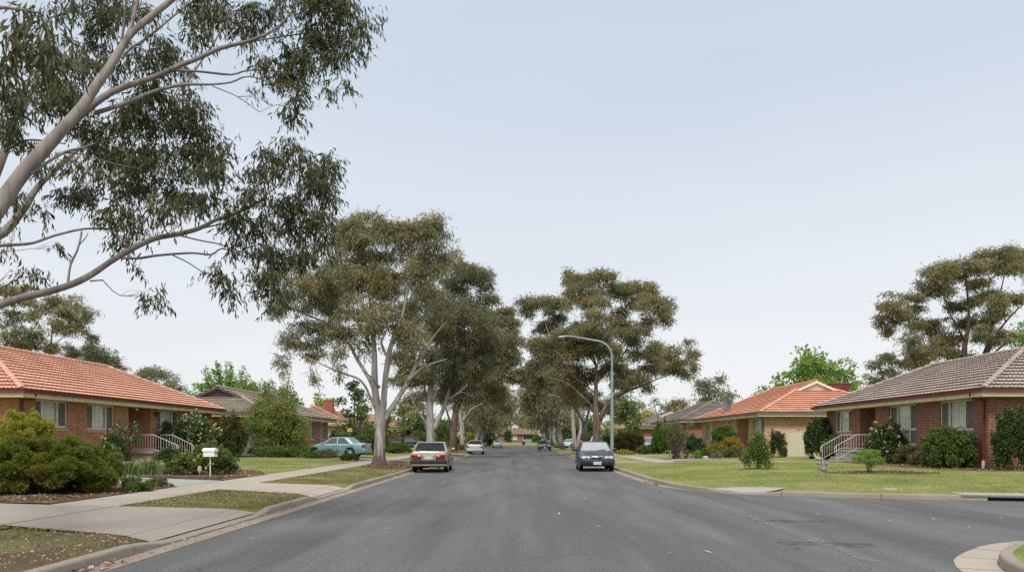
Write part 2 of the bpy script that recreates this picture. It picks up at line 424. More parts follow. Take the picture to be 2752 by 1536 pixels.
M['greyg'] = m_leaf('grey_green_leaves', (.14, .18, .10), (.24, .28, .16), None, .2)
M['petalw'] = m_leaf('white_petals', (.62, .60, .50), (.80, .78, .68), None, .3)
M['petalp'] = m_leaf('pink_petals', (.62, .42, .33), (.78, .62, .50), None, .3)
M['petaly'] = m_leaf('yellow_petals', (.60, .40, .06), (.75, .58, .15), None, .3)
# ================================================================ GROUND
KR = [(4.75, 178), (4.75, 60), (4.75, 37), (4.68, 30.5), (4.66, 27), (4.80, 24.2), (5.15, 22.5), (5.7, 21.4), (6.6, 20.5), (8.5, 19.65),
      (11.2, 18.9), (14, 18.1), (20, 16.6), (32, 13.8), (60, 7.5)]
KN = [(60, .5), (30, 7), (16, 10.2), (10.5, 11.35), (8.6, 11.35), (7.0, 10.65), (6.41, 10.06), (5.82, 9.38), (5.45, 8.6), (5.25, 7.5), (5.15, 5), (5.1, -14)]
def resample(pts, step):
    out = []
    # smooth once (Chaikin) where segments are short
    sm = [pts[0]]
    for i in range(1, len(pts) - 1):
        a, b, c = [np.array(pts[j], float) for j in (i - 1, i, i + 1)]
        la, lc = np.linalg.norm(a - b), np.linalg.norm(c - b); q = .25
        if max(la, lc) < 12 or min(la, lc) < 4:
            da = (a - b) / la * min(la * .3, 1.2); dc = (c - b) / lc * min(lc * .3, 1.2)
            sm += [tuple(b + da), tuple(b + (da + dc) * .22), tuple(b + dc)]
        else: sm.append(tuple(b))
    sm.append(pts[-1])
    P = np.array(sm, float); d = np.r_[0, np.cumsum(np.linalg.norm(np.diff(P, axis=0), axis=1))]
    n = max(2, int(d[-1] / step)); s = np.linspace(0, d[-1], n + 1)
    return np.c_[np.interp(s, d, P[:, 0]), np.interp(s, d, P[:, 1])]
KRs, KNs = resample(KR, .3), resample(KN, .3)
DRIVE_L = [(10.9, 14.9), (19.3, 22.7), (46.2, 49.4), (72, 75), (98, 101), (122, 125)]
DRIVE_R = [(45.2, 47.6), (62, 65), (88, 91), (116, 119)]
def dipY(y, ivs, m=.7):
    v = 0
    for a, b in ivs: v = max(v, min(1, max(0, (y - a + m) / m)), 0) if y < a else (1 if y <= b else max(v, 1 - (y - b) / m))
    return max(0, min(1, v))
def zL(x, y):
    z = pw(-x, [(5.15, .13), (7.63, .225), (8.95, .25), (20, .43), (60, .6)])
    return z - .095 * dipY(y, DRIVE_L) * max(0, 1 - (-5.15 - x) / .5) if x > -5.66 else z
def rdip(x, y):
    v = dipY(y, DRIVE_R) if y > 30 else 0
    if y < 23 and x < 8: v = max(v, 1 - max(0, max(5.85 - x, x - 6.55) / .45)) if 5.3 < x < 7.1 else v
    return max(0, v)
def dK(x, y, K=None):
    K = KRs if K is None else K
    if y > 40 and K is KRs: return x - 4.75
    return float(np.sqrt(((K - (x, y)) ** 2).sum(1).min()))
def zR(x, y):
    d = dK(x, y); t = max(0, min(1, (d - .1) / 12)); t = t * t * (3 - 2 * t)
    return .13 + .2 * t + .004 * max(0, d - 14) - .095 * rdip(x, y) * max(0, 1 - max(0, d - .15) / .5)
def zG(x, y):
    if y >= 178: return .12 + .4 * min(1, max(0, (y - 180) / 50))
    if x <= -5.15: return zL(x, y)
    if x > 4.9 and y > 7: return zR(x, y)
    return 0.0

def inside(poly, x, y):
    c = False; n = len(poly); j = n - 1
    for i in range(n):
        xi, yi = poly[i]; xj, yj = poly[j]
        if (yi > y) != (yj > y) and x < (xj - xi) * (y - yi) / (yj - yi) + xi: c = not c
        j = i
    return c
def fill(poly, zf, off, step, mb=None, near=None):
    """triangulated sheet over a polygon, following the height function"""
    mb = mb or MB()
    vs = [Vector(p) for p in poly]; n = len(vs); es = [(i, (i + 1) % n) for i in range(n)]
    x0, x1 = min(p[0] for p in poly), max(p[0] for p in poly); y0, y1 = min(p[1] for p in poly), max(p[1] for p in poly)
    y = y0 + step * .37
    while y < y1:
        st = step if (near is None or y < near) else step * 4
        x = x0 + st * .41
        while x < x1:
            if inside(poly, x, y): vs.append(Vector((x, y)))
            x += st
        y += st
    r = delaunay_2d_cdt(vs, es, [], 1, 1e-5)
    b = [(v.x, v.y, zf(v.x, v.y) + off) for v in r[0]]
    fs = []
    for f in r[2]:
        f = list(f); a, c, d = [b[i] for i in f[:3]]
        if (c[0] - a[0]) * (d[1] - a[1]) - (c[1] - a[1]) * (d[0] - a[0]) < 0: f.reverse()
        fs.append(tuple(f))
    mb.add(b, fs); return mb
def struct(mb, name, mat, smooth=60):
    o = mb.build(name, M[mat] if isinstance(mat, str) else mat, smooth=smooth); o['kind'] = 'structure'; return o
def grid(xs, ys, zf, off=0, mb=None):
    mb = mb or MB(); n = len(xs)
    vs = [(x, y, zf(x, y) + off) for y in ys for x in xs]
    fs = [(j * n + i, j * n + i + 1, (j + 1) * n + i + 1, (j + 1) * n + i) for j in range(len(ys) - 1) for i in range(n - 1)]
    mb.add(vs, fs); return mb

# base terrain to the horizon
mb = MB(); mb.quad([(-900, -200, -.06), (900, -200, -.06), (900, 1500, -.06), (-900, 1500, -.06)]); struct(mb, 'ground', 'ground')
# road: main street, side street, cross street at the far end
mb = MB()
mb.quad([(-4.72, -14, 0), (62, -14, 0), (62, 27, 0), (-4.72, 27, 0)])
mb.quad([(-4.72, 27, 0), (5.2, 27, 0), (5.2, 178, 0), (-4.72, 178, 0)])
mb.quad([(-70, 178, 0), (70, 178, 0), (70, 187, 0), (-70, 187, 0)])
struct(mb, 'road', 'asphalt')
# gutters
mb = MB(); mb.quad([(-5.02, -14, .004), (-4.70, -14, .004), (-4.70, 178, .004), (-5.02, 178, .004)]); struct(mb, 'gutter', 'gutter')
def offset_line(K, d):
    T = np.gradient(K, axis=0); T /= np.linalg.norm(T, axis=1)[:, None]
    return K + np.c_[-T[:, 1], T[:, 0]] * d          # + is to the left of travel
def strip(mb, A, B, z):
    for i in range(len(A) - 1): mb.quad([(*A[i], z), (*A[i + 1], z), (*B[i + 1], z), (*B[i], z)])
mb = MB(); g = offset_line(KRs, -.30)
w = np.clip((KRs[:, 1] - 21) / 4, .25, 1)[:, None]
strip(mb, KRs * (1 - w) + g * w, KRs, .004); struct(mb, 'gutter', 'gutter')
mb = MB(); KNo = offset_line(KNs, -.46)
for i in range(0, len(KNs) - 1, 3):
    A = KNo[i:i + 4].copy(); B = KNs[i:i + 4].copy()
    if len(A) < 2: continue
    for q in (A, B): q[-1] = q[-1] + (q[-2] - q[-1]) * .07
    strip(mb, A, B, .006)
if True: pass; struct(mb, 'gutter', 'concrete')
# kerbs: cast pieces with joints, dropping at the driveways
def kerb(K, side, hf, name, skip=None, every=2.4):
    T = np.gradient(K, axis=0); T /= np.linalg.norm(T, axis=1)[:, None]
    N = np.c_[-T[:, 1], T[:, 0]] * side
    d = np.r_[0, np.cumsum(np.linalg.norm(np.diff(K, axis=0), axis=1))]
    mb = MB(); s = 0
    def at(q): return np.array([np.interp(q, d, K[:, 0]), np.interp(q, d, K[:, 1])]), np.array([np.interp(q, d, N[:, 0]), np.interp(q, d, N[:, 1])])
    while s < d[-1] - .1:
        e = min(s + every, d[-1]); st = np.linspace(s + .007, e - .007, 7); m = at((s + e) / 2)[0]
        if not (skip and skip(*m)):
            b = len(mb.v); rows = []
            for q in st:
                p, n = at(q); h = hf(p[0] + n[0] * .1, p[1] + n[1] * .1)
                prof = [(0, -.03), (.012, h - .03), (.022, h - .01), (.045, h), (.15, h + .004), (.16, -.03)] if h > .07 else \
                       [(0, -.03), (.002, max(h - .012, .004)), (.01, h - .004), (.045, h), (.15, h + .02), (.16, -.03)]
                rows.append([(p[0] + n[0] * u, p[1] + n[1] * u, z) for u, z in prof])
            k = 6
            vs = [v for r in rows for v in r]
            fs = []
            for i in range(len(rows) - 1):
                for j in range(k - 1):
                    q4 = (i * k + j, i * k + j + 1, (i + 1) * k + j + 1, (i + 1) * k + j); fs.append(q4 if side < 0 else q4[::-1])
            fs += [tuple(range(k)), tuple(range((len(rows) - 1) * k, len(rows) * k))]
            mb.add(vs, fs)
        s = e
    return struct(mb, name, 'kerb', 40)
KL = np.array([(-5.0, y) for y in np.arange(-14, 178.1, .3)])
kerb(KL, 1, lambda x, y: .13 - .095 * dipY(y, DRIVE_L), 'kerb')
kerb(KRs, 1, lambda x, y: .13 - .095 * rdip(x, y), 'kerb', skip=lambda x, y: 10.9 < x < 14.1)
kerb(KNs, 1, lambda x, y: .13, 'kerb')
mb = MB()
for (a, b) in ((-70, -5), (-5, 5), (5, 70)): mb.box(((a + b) / 2, 187.1, .05), (b - a - .02, .2, .16))
struct(mb, 'kerb', 'kerb')
def zV(x, y): return zL(x, y) - .035 * max(0, min(1, (dipY(y, DRIVE_L, .01) - .5) * 9))
# left side: verge, footpath, front gardens
ysL = sorted(set([round(float(y), 2) for y in np.concatenate([np.arange(-14, 55, .35), np.arange(55, 178.1, 1.5)])] + [178.0]))
struct(grid([-7.64, -7.0, -6.4, -6.0, -5.75, -5.6, -5.45, -5.3, -5.14], [q for q in ysL if q >= 10.7], zV), 'nature_strip', 'verge')
struct(grid([-7.64, -7.0, -6.4, -6.0, -5.75, -5.6, -5.45, -5.3, -5.14], [q for q in ysL if q < 11.2], zV), 'nature_strip', 'vergebare')
# the footpath is cast in bays
mb = MB(); y = -14.0
while y < 178:
    e = min(y + (1.5 if y < 60 else 6), 178); grid([-8.95, -8.3, -7.63], [y + .008, e - .008], zL, .012, mb); y = e
struct(mb, 'footpath', 'concrete')
struct(grid([-60, -40, -30, -20, -14, -11, -8.9, -7.5], [-14, 0, 10, 20, 30, 40, 50, 60, 80, 100, 130, 178], zL, -.006), 'lawn', 'lawn')
def sheet(poly, zf, off, name, mat, step=.5): return struct(fill(poly, zf, off, step), name, mat)
EXCL = []
def drive(poly, zf, name, mat, off=.016, step=.3):
    EXCL.append(poly); return sheet(poly, zf, off, name, mat, step)
drive([(-5.15, 10.75), (-5.15, 15.05), (-5.543, 14.97), (-5.543, 10.84)], zL, 'driveway_apron', 'drive', .016, .15)
drive([(-5.55, 10.845), (-5.55, 14.965), (-7.62, 14.55), (-7.62, 11.35)], zL, 'driveway', 'drive')
drive([(-7.64, 11.35), (-7.64, 14.55), (-9.0, 14.6), (-14, 15.2), (-26, 15.6), (-26, 11.5), (-9, 11.5)], zL, 'driveway', 'drive', .018)
drive([(-5.15, 19.2), (-5.15, 22.8), (-5.543, 22.75), (-5.543, 19.25)], zL, 'driveway_apron', 'concrete', .016, .15)
drive([(-5.55, 19.25), (-5.55, 22.75), (-7.62, 22.5), (-7.62, 19.5)], zL, 'driveway', 'concrete')
drive([(-8.96, 20.25), (-8.96, 23.2), (-12, 24.5), (-19, 26.0), (-19, 22.6), (-12, 21.4)], zL, 'driveway', 'greencon')
drive([(-5.14, 46.1), (-5.14, 49.5), (-7.62, 49.0), (-7.62, 46.5)], zL, 'driveway', 'drive')
drive([(-8.96, 46.6), (-8.96, 49.2), (-11, 55.5), (-17, 56.5), (-17, 51.5), (-12, 48.3)], zL, 'driveway', 'drive')
for a, b in DRIVE_L[3:]: drive([(-5.14, a), (-5.14, b), (-16, b), (-16, a)], zL, 'driveway', 'drive', .02, 1.0)
drive([(-8.96, 34.5), (-8.96, 34.85), (-15.5, 34.9), (-15.5, 34.55)], zL, 'garden_path', 'concrete', .02)
# right side
KRb = offset_line(KRs, .15)
lawnR = [tuple(p) for p in KRb[::1]] + [(60, 178)]
struct(fill(lawnR, zR, 0, 1.1, near=62), 'lawn', 'lawn')
KNb = offset_line(KNs, .15)
lawnN = [tuple(p) for p in KNb] + [(60, -14)]
struct(fill(lawnN, lambda x, y: .13, 0, 3), 'lawn', 'lawn')
mb = MB(); y = 44.2
while y < 177:
    e = y + (1.5 if y < 70 else 6); grid([7.9, 8.5, 9.2], [y + .008, e - .008], zR, .014, mb); y = e
struct(mb, 'footpath', 'concrete'); EXCL.append([(7.9, 44.2), (9.2, 44.2), (9.2, 177), (7.9, 177)])
drive([(4.9, 45.2), (7.9, 45.6), (7.9, 47.3), (4.9, 47.6)], zR, 'driveway', 'drive', .02)
drive([(9.2, 46.2), (14.2, 47.6), (16.2, 52), (15.9, 54), (9.2, 49.4)], zR, 'driveway', 'drive', .02)
for a, b in DRIVE_R[1:]: drive([(4.9, a), (16, a), (16, b), (4.9, b)], zR, 'driveway', 'drive', .025, 1.0)
drive([(5.72, 21.62), (6.1, 21.15), (6.65, 20.72), (7.0, 20.75), (7.55, 21.65), (6.6, 22.0), (5.6, 22.15)], zR, 'kerb_ramp', 'slab', .014, .2)
sheet([(11.6, 39.6), (11.6, 39.72), (17.0, 40.1), (17.0, 39.96)], zR, .012, 'garden_edge', 'mulch', .4)
# lawn beyond the cross street
struct(grid([-80, -40, -15, 0, 15, 40, 80], [187.15, 200, 215, 230, 260, 330], lambda x, y: zG(x, max(y, 178)), 0), 'lawn', 'lawn')

# mulch beds
def blob(cx, cy, rx, ry, seed, n=40, rough=.18):
    r = random.Random(seed); ph = [r.uniform(0, 6.28) for _ in range(5)]
    return [(cx + rx * (1 + sum(rough / (k + 1) * math.sin((k + 2) * a + ph[k]) for k in range(5))) * math.cos(a),
             cy + ry * (1 + sum(rough / (k + 1) * math.sin((k + 2) * a + ph[k]) for k in range(5))) * math.sin(a)) for a in [2 * math.pi * i / n for i in range(n)]]
BEDS = [
    ([(-8.97, 14.8), (-8.97, 20.0), (-10.5, 20.9), (-13, 22.0), (-20, 22.6), (-26, 22.6), (-26, 15.4), (-14, 15.0)], zL),
    ([(-8.97, 23.4), (-8.97, 27.2), (-10.2, 30.3), (-13, 31.5), (-19.4, 34), (-19.9, 50), (-17.5, 50), (-18, 36), (-20, 30), (-20, 26.6), (-12, 24.8)], zL),
    (blob(-6.5, 38.6, .95, 3.6, 3), zL),
    (blob(13.3, 28.4, 1.9, 1.15, 5), zR),
    ([(18.3, 46), (17.0, 44), (16.6, 38), (16.4, 32), (16.9, 29.0), (19, 28.2), (27, 28.0), (27, 30.5), (18.8, 30.7), (18.8, 46)], zR),
    ([(9.9, 49.6), (9.6, 51.2), (11.5, 53.5), (14.5, 54.3), (17.3, 56), (17.4, 51.0), (15, 48.6), (12.5, 47.7)], zR),
    ([(-9.2, 50.5), (-9.2, 52), (-12, 54.8), (-19, 54.5), (-19, 49.2), (-12, 49.6)], zL),
]
for poly, zf in BEDS: EXCL.append(poly); sheet(poly, zf, .022 if zf is zL else .012, 'mulch_bed', 'mulch', .6)

# loose stuff: bark chips, dry litter, grass blades
rng = np.random.default_rng(11)
def flat_bits(n, polys, L, W, seed, zoff=.03):
    r = np.random.default_rng(seed); V = []; cnt = 0
    areas = []
    for p, zf in polys:
        a = abs(sum(p[i][0] * p[(i + 1) % len(p)][1] - p[(i + 1) % len(p)][0] * p[i][1] for i in range(len(p)))) / 2
        areas.append(a)
    for (p, zf), a in zip(polys, areas):
        k = int(n * a / sum(areas)); x0, x1 = min(q[0] for q in p), max(q[0] for q in p); y0, y1 = min(q[1] for q in p), max(q[1] for q in p)
        while k > 0:
            x, y = r.uniform(x0, x1), r.uniform(y0, y1)
            if not inside(p, x, y): continue
            k -= 1; a2 = r.uniform(0, 6.28); l = L * r.uniform(.5, 1.5) / 2; w = W * r.uniform(.5, 1.4) / 2
            c, s = math.cos(a2), math.sin(a2); z = zf(x, y) + zoff; t = r.uniform(-.5, .5) * l; t2 = r.uniform(-.6, .6) * w
            V += [(x - c * l, y - s * l, z - t), (x + s * w, y - c * w, z + t2), (x + c * l, y + s * l, z + t + .006), (x - s * w, y + c * w, z - t2 + .012)]
    Q = np.arange(len(V)).reshape(-1, 4); return V, Q
V, Q = flat_bits(16000, BEDS, .075, .03, 4); o = np_mesh('bark_chips', V, Q, M['chips']); tag(o, 'brown bark chips scattered over the garden beds', 'bark chips', kind='stuff')
lit = [([(-7.6, 6), (-5.15, 6), (-5.15, 10.7), (-7.6, 11.2)], zL), ([(-7.6, 14.8), (-5.2, 15.2), (-5.2, 19.1), (-7.6, 19.2)], zL), ([(-5.0, 7), (-4.72, 7), (-4.72, 60), (-5.0, 60)], lambda x, y: .0)]
V, Q = flat_bits(3800, lit, .04, .009, 8, .03)
V2, Q2 = flat_bits(60, [([(-4.6, 8), (4.5, 8), (4.5, 36), (-4.6, 36)], lambda x, y: 0), ([(4.6, 10), (12, 12.5), (12, 18), (5, 20)], lambda x, y: 0)], .10, .025, 9, .012)
V3, Q3 = flat_bits(70, [([(-4.98, 8.6), (-4.75, 8.6), (-4.75, 9.4), (-4.98, 9.4)], lambda x, y: 0), ([(4.45, 25), (4.66, 25), (4.66, 27.5), (4.45, 27.5)], lambda x, y: 0)], .13, .05, 10, .03)
V = np.concatenate([V, V2, V3]); Q = np.arange(len(V)).reshape(-1, 4)
tag(np_mesh('dry_litter', V, Q, M['litter']), 'dry gum leaves and bark strips on the verge, gutter and road', 'leaf litter', kind='stuff')

def blades(poly, zf, n, h, w, seed, mat, bias=None, excl=True, keep=None):
    r = np.random.default_rng(seed); x0, x1 = min(q[0] for q in poly), max(q[0] for q in poly); y0, y1 = min(q[1] for q in poly), max(q[1] for q in poly)
    P = []
    ex = [e for e in EXCL if max(q[1] for q in e) > y0 and min(q[1] for q in e) < y1] if excl else []
    while len(P) < n:
        t = r.uniform() ** (bias or 1); x, y = r.uniform(x0, x1), y0 + (y1 - y0) * t
        if not inside(poly, x, y) or any(inside(e, x, y) for e in ex): continue
        if keep and r.uniform() > keep(x, y): continue
        P.append((x, y, zf(x, y)))
    P = np.array(P); N = len(P); a = r.uniform(0, 6.28, N); hh = h * r.uniform(.4, 1.4, N); ww = w * r.uniform(.6, 1.4, N)
    lean = r.normal(0, .45, (N, 2)) * hh[:, None]
    d = np.c_[np.cos(a), np.sin(a), np.zeros(N)] * (ww / 2)[:, None]
    tip = P + np.c_[lean, hh]
    V = np.stack([P - d, P + d, tip], 1).reshape(-1, 3); return V
from mathutils import noise as mnoise
def patchy(x, y): return .12 + (.95 if mnoise.noise(Vector((x * .55, y * .55, 2.2))) + .5 * mnoise.noise(Vector((x * 1.7, y * 1.7, 7))) > .02 else .1)
def edge_keep(x, y): return (.35 * patchy(x, y) if y < 10.6 and -7.3 < x else .5) if y < 10.9 else 1 if (x > -5.35 or x < -7.45) else patchy(x, y)
vs = [blades([(-7.62, 4), (-5.16, 4), (-5.16, 40), (-7.62, 40)], zL, 26000, .045, .008, 1, None, 1.5, keep=edge_keep)]
tag(np_mesh('grass', np.concatenate(vs), np.arange(sum(len(v) for v in vs)).reshape(-1, 3), M['bladedry']), 'patchy dry grass growing on the left verge', 'grass', kind='stuff')
lr = [(5.0, 36), (4.9, 26), (5.4, 22.6), (7.6, 21.0), (11.2, 19.1), (16, 17.8), (20, 16.8), (20, 29), (17, 33), (12, 42), (5, 44)]
vs = [blades(lr, zR, 60000, .045, .008, 2, None, 1.5), blades([(-19, 24), (-8.95, 26), (-8.95, 46), (-19, 46)], zL, 9000, .05, .01, 3, None),
      blades([(5.35, 5), (5.6, 8.5), (7.2, 10.4), (12, 10.6), (12, 5)], lambda x, y: .13, 7000, .05, .007, 5, None)]
tag(np_mesh('grass', np.concatenate(vs), np.arange(sum(len(v) for v in vs)).reshape(-1, 3), M['blade']), 'mown green grass blades of the front lawns', 'grass', kind='stuff')

# worn seam where the side street joins, and a dirty strip along it
r = random.Random(5); mb = MB(); y = 20.4; L_, R_ = [], []
while y > 9.2:
    c = 4.62 - .025 * (20.4 - y) + r.uniform(-.03, .03); w = .03 + .07 * abs(math.sin(y * .9)) + r.uniform(0, .03); L_.append((c - w, y, .005)); R_.append((c + w, y, .005)); y -= .22
for i in range(len(L_) - 1): mb.quad([L_[i], L_[i + 1], R_[i + 1], R_[i]])
struct(mb, 'road_seam', 'seam')
for k, (px, py, rx, ry) in enumerate([(2090, 1368, .6, .3), (1990, 1310, .5, .25)]):
    Y = F * CZ / (py - HY); struct(fill(blob(wx(px, Y), Y, rx, ry, 40 + k, 44, .3), lambda x, y: 0, .003 + .0004 * k, .3), 'road_patch', 'patch')

# storm drain inlet in the kerb of the side street
p0, p1 = np.array((10.92, 18.98)), np.array((14.1, 18.07)); dv = (p1 - p0); Ld = np.linalg.norm(dv); ang = math.atan2(dv[1], dv[0]); mid = (p0 + p1) / 2; nv = np.array((-dv[1], dv[0])) / Ld
t = thing('storm_drain', (*mid, 0), 'long steel-lipped storm drain opening in the side street kerb', 'storm drain', rz=ang)
mb = MB(); mb.box((0, .48, .115), (Ld, .88, .07), bev=.01); mb.build('lid', M['concrete'], t)
mb = MB(); mb.box((0, .015, .118), (Ld - .02, .05, .06), bev=.008); mb.build('lintel', M['steel'], t)
mb = MB(); mb.box((0, .5, -.02), (Ld - .3, .8, .16)); mb.build('chamber', M['dark'], t)
for s in (-1, 1): mb = MB(); mb.box((s * (Ld / 2 - .1), .08, .035), (.22, .12, .1), bev=.02); mb.build('end_block', M['kerb'], t)
EXCLD = True
# ================================================================ HOUSES
def wallpanel(mb, O, u, n, L, z0, z1, ops, depth=.12, u_off=0.0):
    """brick wall with real openings; O base corner, u along, n outward; ops: (u0,u1,za,zb[,depth])"""
    O = Vector(O); u = Vector(u); n = Vector(n)
    us = sorted({0.0, L, *[o[0] for o in ops], *[o[1] for o in ops]}); zs = sorted({z0, z1, *[o[2] for o in ops], *[o[3] for o in ops]})
    def pt(a, z, d=0): q = O + u * a - n * d; return (q.x, q.y, z)
    flip = u.cross(Vector((0, 0, 1))).dot(n) < 0
    def q(p, uv):
        if flip: p = p[::-1]; uv = uv[::-1]
        mb.quad(p, uv)
    for a, b in zip(us, us[1:]):
        for c, d in zip(zs, zs[1:]):
            if any(o[0] - 1e-6 <= a and b <= o[1] + 1e-6 and o[2] - 1e-6 <= c and d <= o[3] + 1e-6 for o in ops): continue
            q([pt(a, c), pt(b, c), pt(b, d), pt(a, d)], [(a + u_off, c), (b + u_off, c), (b + u_off, d), (a + u_off, d)])
    for o in ops:
        a, b, c, d = o[:4]; dp = o[4] if len(o) > 4 else depth
        q([pt(a, c, dp), pt(a, c), pt(a, d), pt(a, d, dp)][::-1], [(a - dp, c), (a, c), (a, d), (a - dp, d)][::-1])
        q([pt(b, c), pt(b, c, dp), pt(b, d, dp), pt(b, d)][::-1], [(b, c), (b + dp, c), (b + dp, d), (b, d)][::-1])
        q([pt(a, c, dp), pt(b, c, dp), pt(b, c), pt(a, c)], [(a, c - dp), (b, c - dp), (b, c), (a, c)])
        q([pt(a, d), pt(b, d), pt(b, d, dp), pt(a, d, dp)], [(a, d), (b, d), (b, d + dp), (a, d + dp)])
        if len(o) > 4:   # recess: back wall
            q([pt(a, c, dp), pt(b, c, dp), pt(b, d, dp), pt(a, d, dp)], [(a, c), (b, c), (b, d), (a, d)])

def slab_on(mb, O, u, n, a, b, z0, z1, d0, d1):
    """box on a wall plane: a..b along u, z0..z1, from d0 to d1 outward"""
    O = Vector(O); u = Vector(u); n = Vector(n); vs = []
    for z in (z0, z1):
        for s, d in ((a, d0), (b, d0), (b, d1), (a, d1)):
            q = O + u * s + n * d; vs.append((q.x, q.y, z))
    fl = u.cross(n).z < 0
    fs = [(3, 2, 1, 0), (4, 5, 6, 7), (0, 1, 5, 4), (1, 2, 6, 5), (2, 3, 7, 6), (3, 0, 4, 7)]
    mb.add(vs, [f[::-1] for f in fs] if fl else fs)

def window(par, org, O, u, n, a, b, z0, z1, lay=(.22, .78), transom=None, brick='brick_l', screens=(0, 2), sill=True, big=True):
    """aluminium window: frame > panes, fly screens, curtain, sill"""
    dep = -.09; fw = .065
    mb = MB(); W = b - a; ts = [0.0, *lay, 1.0]
    def bar(a0, b0, c0, d0): slab_on(mb, O, u, n, a0, b0, c0, d0, dep - .03, dep + .03)
    bar(a, b, z0, z0 + fw); bar(a, b, z1 - fw, z1); bar(a, a + fw, z0 + fw, z1 - fw); bar(b - fw, b, z0 + fw, z1 - fw)
    for t in lay: bar(a + W * t - fw * .6, a + W * t + fw * .6, z0 + fw, z1 - fw)
    if transom:
        for i in range(len(ts) - 1): bar(a + W * ts[i] + fw, a + W * ts[i + 1] - fw, transom - .04, transom + .04)
    fr = mb.build('window', M['creamw'], par, org)
    Ov = Vector(O); uv = Vector(u); nv = Vector(n)
    for i in range(len(ts) - 1):
        c, d = a + W * ts[i] + .02, a + W * ts[i + 1] - .02
        m2 = MB(); qq = [Ov + uv * s_ + nv * (dep - .008) for s_ in (c, d)]; m2.quad([(qq[0].x, qq[0].y, z0 + .03), (qq[1].x, qq[1].y, z0 + .03), (qq[1].x, qq[1].y, z1 - .03), (qq[0].x, qq[0].y, z1 - .03)])
        m2.build('pane', M['pane'], fr, org)
        if i in screens:
            m2 = MB(); slab_on(m2, O, u, n, c + .01, d - .01, z0 + .04, z1 - .04, dep + .008, dep + .014); m2.build('fly_screen', M['screenx'], fr, org)
    m2 = MB(); N = max(10, int(W / .035)); pts = []
    for k in range(N + 1):
        s = a + W * k / N; q = Ov + uv * s + nv * (dep - .10 + .022 * math.sin(k * 1.9) + .01 * math.sin(k * .7)); pts.append(q)
    for p, q in zip(pts, pts[1:]): m2.quad([(p.x, p.y, z0), (q.x, q.y, z0), (q.x, q.y, z1), (p.x, p.y, z1)])
    m2.build('curtain', M['curtain'], fr, org, smooth=180)
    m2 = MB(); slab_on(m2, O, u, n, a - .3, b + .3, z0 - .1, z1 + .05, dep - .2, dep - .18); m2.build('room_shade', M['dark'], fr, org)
    if sill:
        m2 = MB(); b0 = len(m2.v); k = int(W / .085)
        for j in range(k):
            s0 = a - .03 + (W + .06) * j / k; s1 = s0 + (W + .06) / k - .008
            vs = []
            for s in (s0, s1):
                for d, z in ((-.08, z0 - .003), (.035, z0 - .045), (.025, z0 - .16), (-.08, z0 - .16)):
                    q = Ov + uv * s + nv * d; vs.append((q.x, q.y, z))
            m2.add(vs, [(0, 1, 2, 3), (7, 6, 5, 4), (0, 4, 5, 1), (1, 5, 6, 2), (2, 6, 7, 3), (3, 7, 4, 0)])
        m2.build('sill', M[brick], fr, org)
    return fr

def screen_mat():
    t = NT('fly_screen_mesh'); w = t.coord('obj')
    d = t.n('BsdfDiffuse'); d.inputs[0].default_value = (.19, .20, .21, 1)
    g = t.n('BsdfTransparent'); mx = t.n('MixShader'); mx.inputs[0].default_value = .42
    t.l(d.outputs[0], mx.inputs[1]); t.l(g.outputs[0], mx.inputs[2]); t.l(mx.outputs[0], t.out.inputs[0]); return t.m
M['screenx'] = screen_mat()

def roof_plane(mb, e0, e1, up, run, rise, tl, tr, tile=.3, course=.32, v1=1.0, fine=True):
    """tiled slope: eave e0->e1, horizontal up-slope unit vector, tapering by tl/tr per unit of run; tiles are modelled"""
    e0 = Vector(e0); e1 = Vector(e1); u = (e1 - e0); L = u.length; u.normalize(); up = Vector(up)
    sl = math.hypot(run, rise); nrm = (Vector((0, 0, 1)) * run - up * rise).normalized()
    if nrm.z < 0: nrm = -nrm
    N = max(3, int(sl * v1 / course))
    prof = [(0, .0), (.12, .022), (.3, .050), (.5, .022), (.62, .012), (.8, .046)] if fine else [(0, 0), (.3, .045), (.6, .008)]
    flip = u.cross(up).z < 0
    for i in range(N):
        va, vb = i / N * v1, (i + 1) / N * v1
        lo_a, hi_a = run * va * tl, L - run * va * tr; lo_b, hi_b = run * vb * tl, L - run * vb * tr
        if hi_a - lo_a < .05: break
        k0, k1 = int(lo_a / tile) - 1, int(hi_a / tile) + 1
        ph = .0
        ss = [((k + o + ph) * tile, h) for k in range(k0, k1 + 1) for o, h in prof]
        ss = [(s, h) for s, h in ss if lo_a < s < hi_a]; ss = [(lo_a, .01)] + ss + [(hi_a, .01)]
        b = len(mb.v); m = len(ss)
        for row, (v, lift) in enumerate(((va + .09 / sl, -.01), (va, .085), (min(vb + .10 / sl, v1), -.012))):
            for s, h in ss:
                s2 = s if row == 1 else min(max(s, run * v * tl), max(run * v * tl, L - run * v * tr))
                hh = 0 if row == 0 else (h + lift if row == 1 else h * .6 + lift)
                p = e0 + u * s2 + up * (run * v) + Vector((0, 0, rise * v)) + nrm * hh
                mb.v.append(tuple(p))
        for row in (0, 1):
            for j in range(m - 1):
                q = (b + row * m + j, b + row * m + j + 1, b + (row + 1) * m + j + 1, b + (row + 1) * m + j)
                mb.f.append(q[::-1] if flip else q); mb.uv.append(None); mb.mi.append(0)

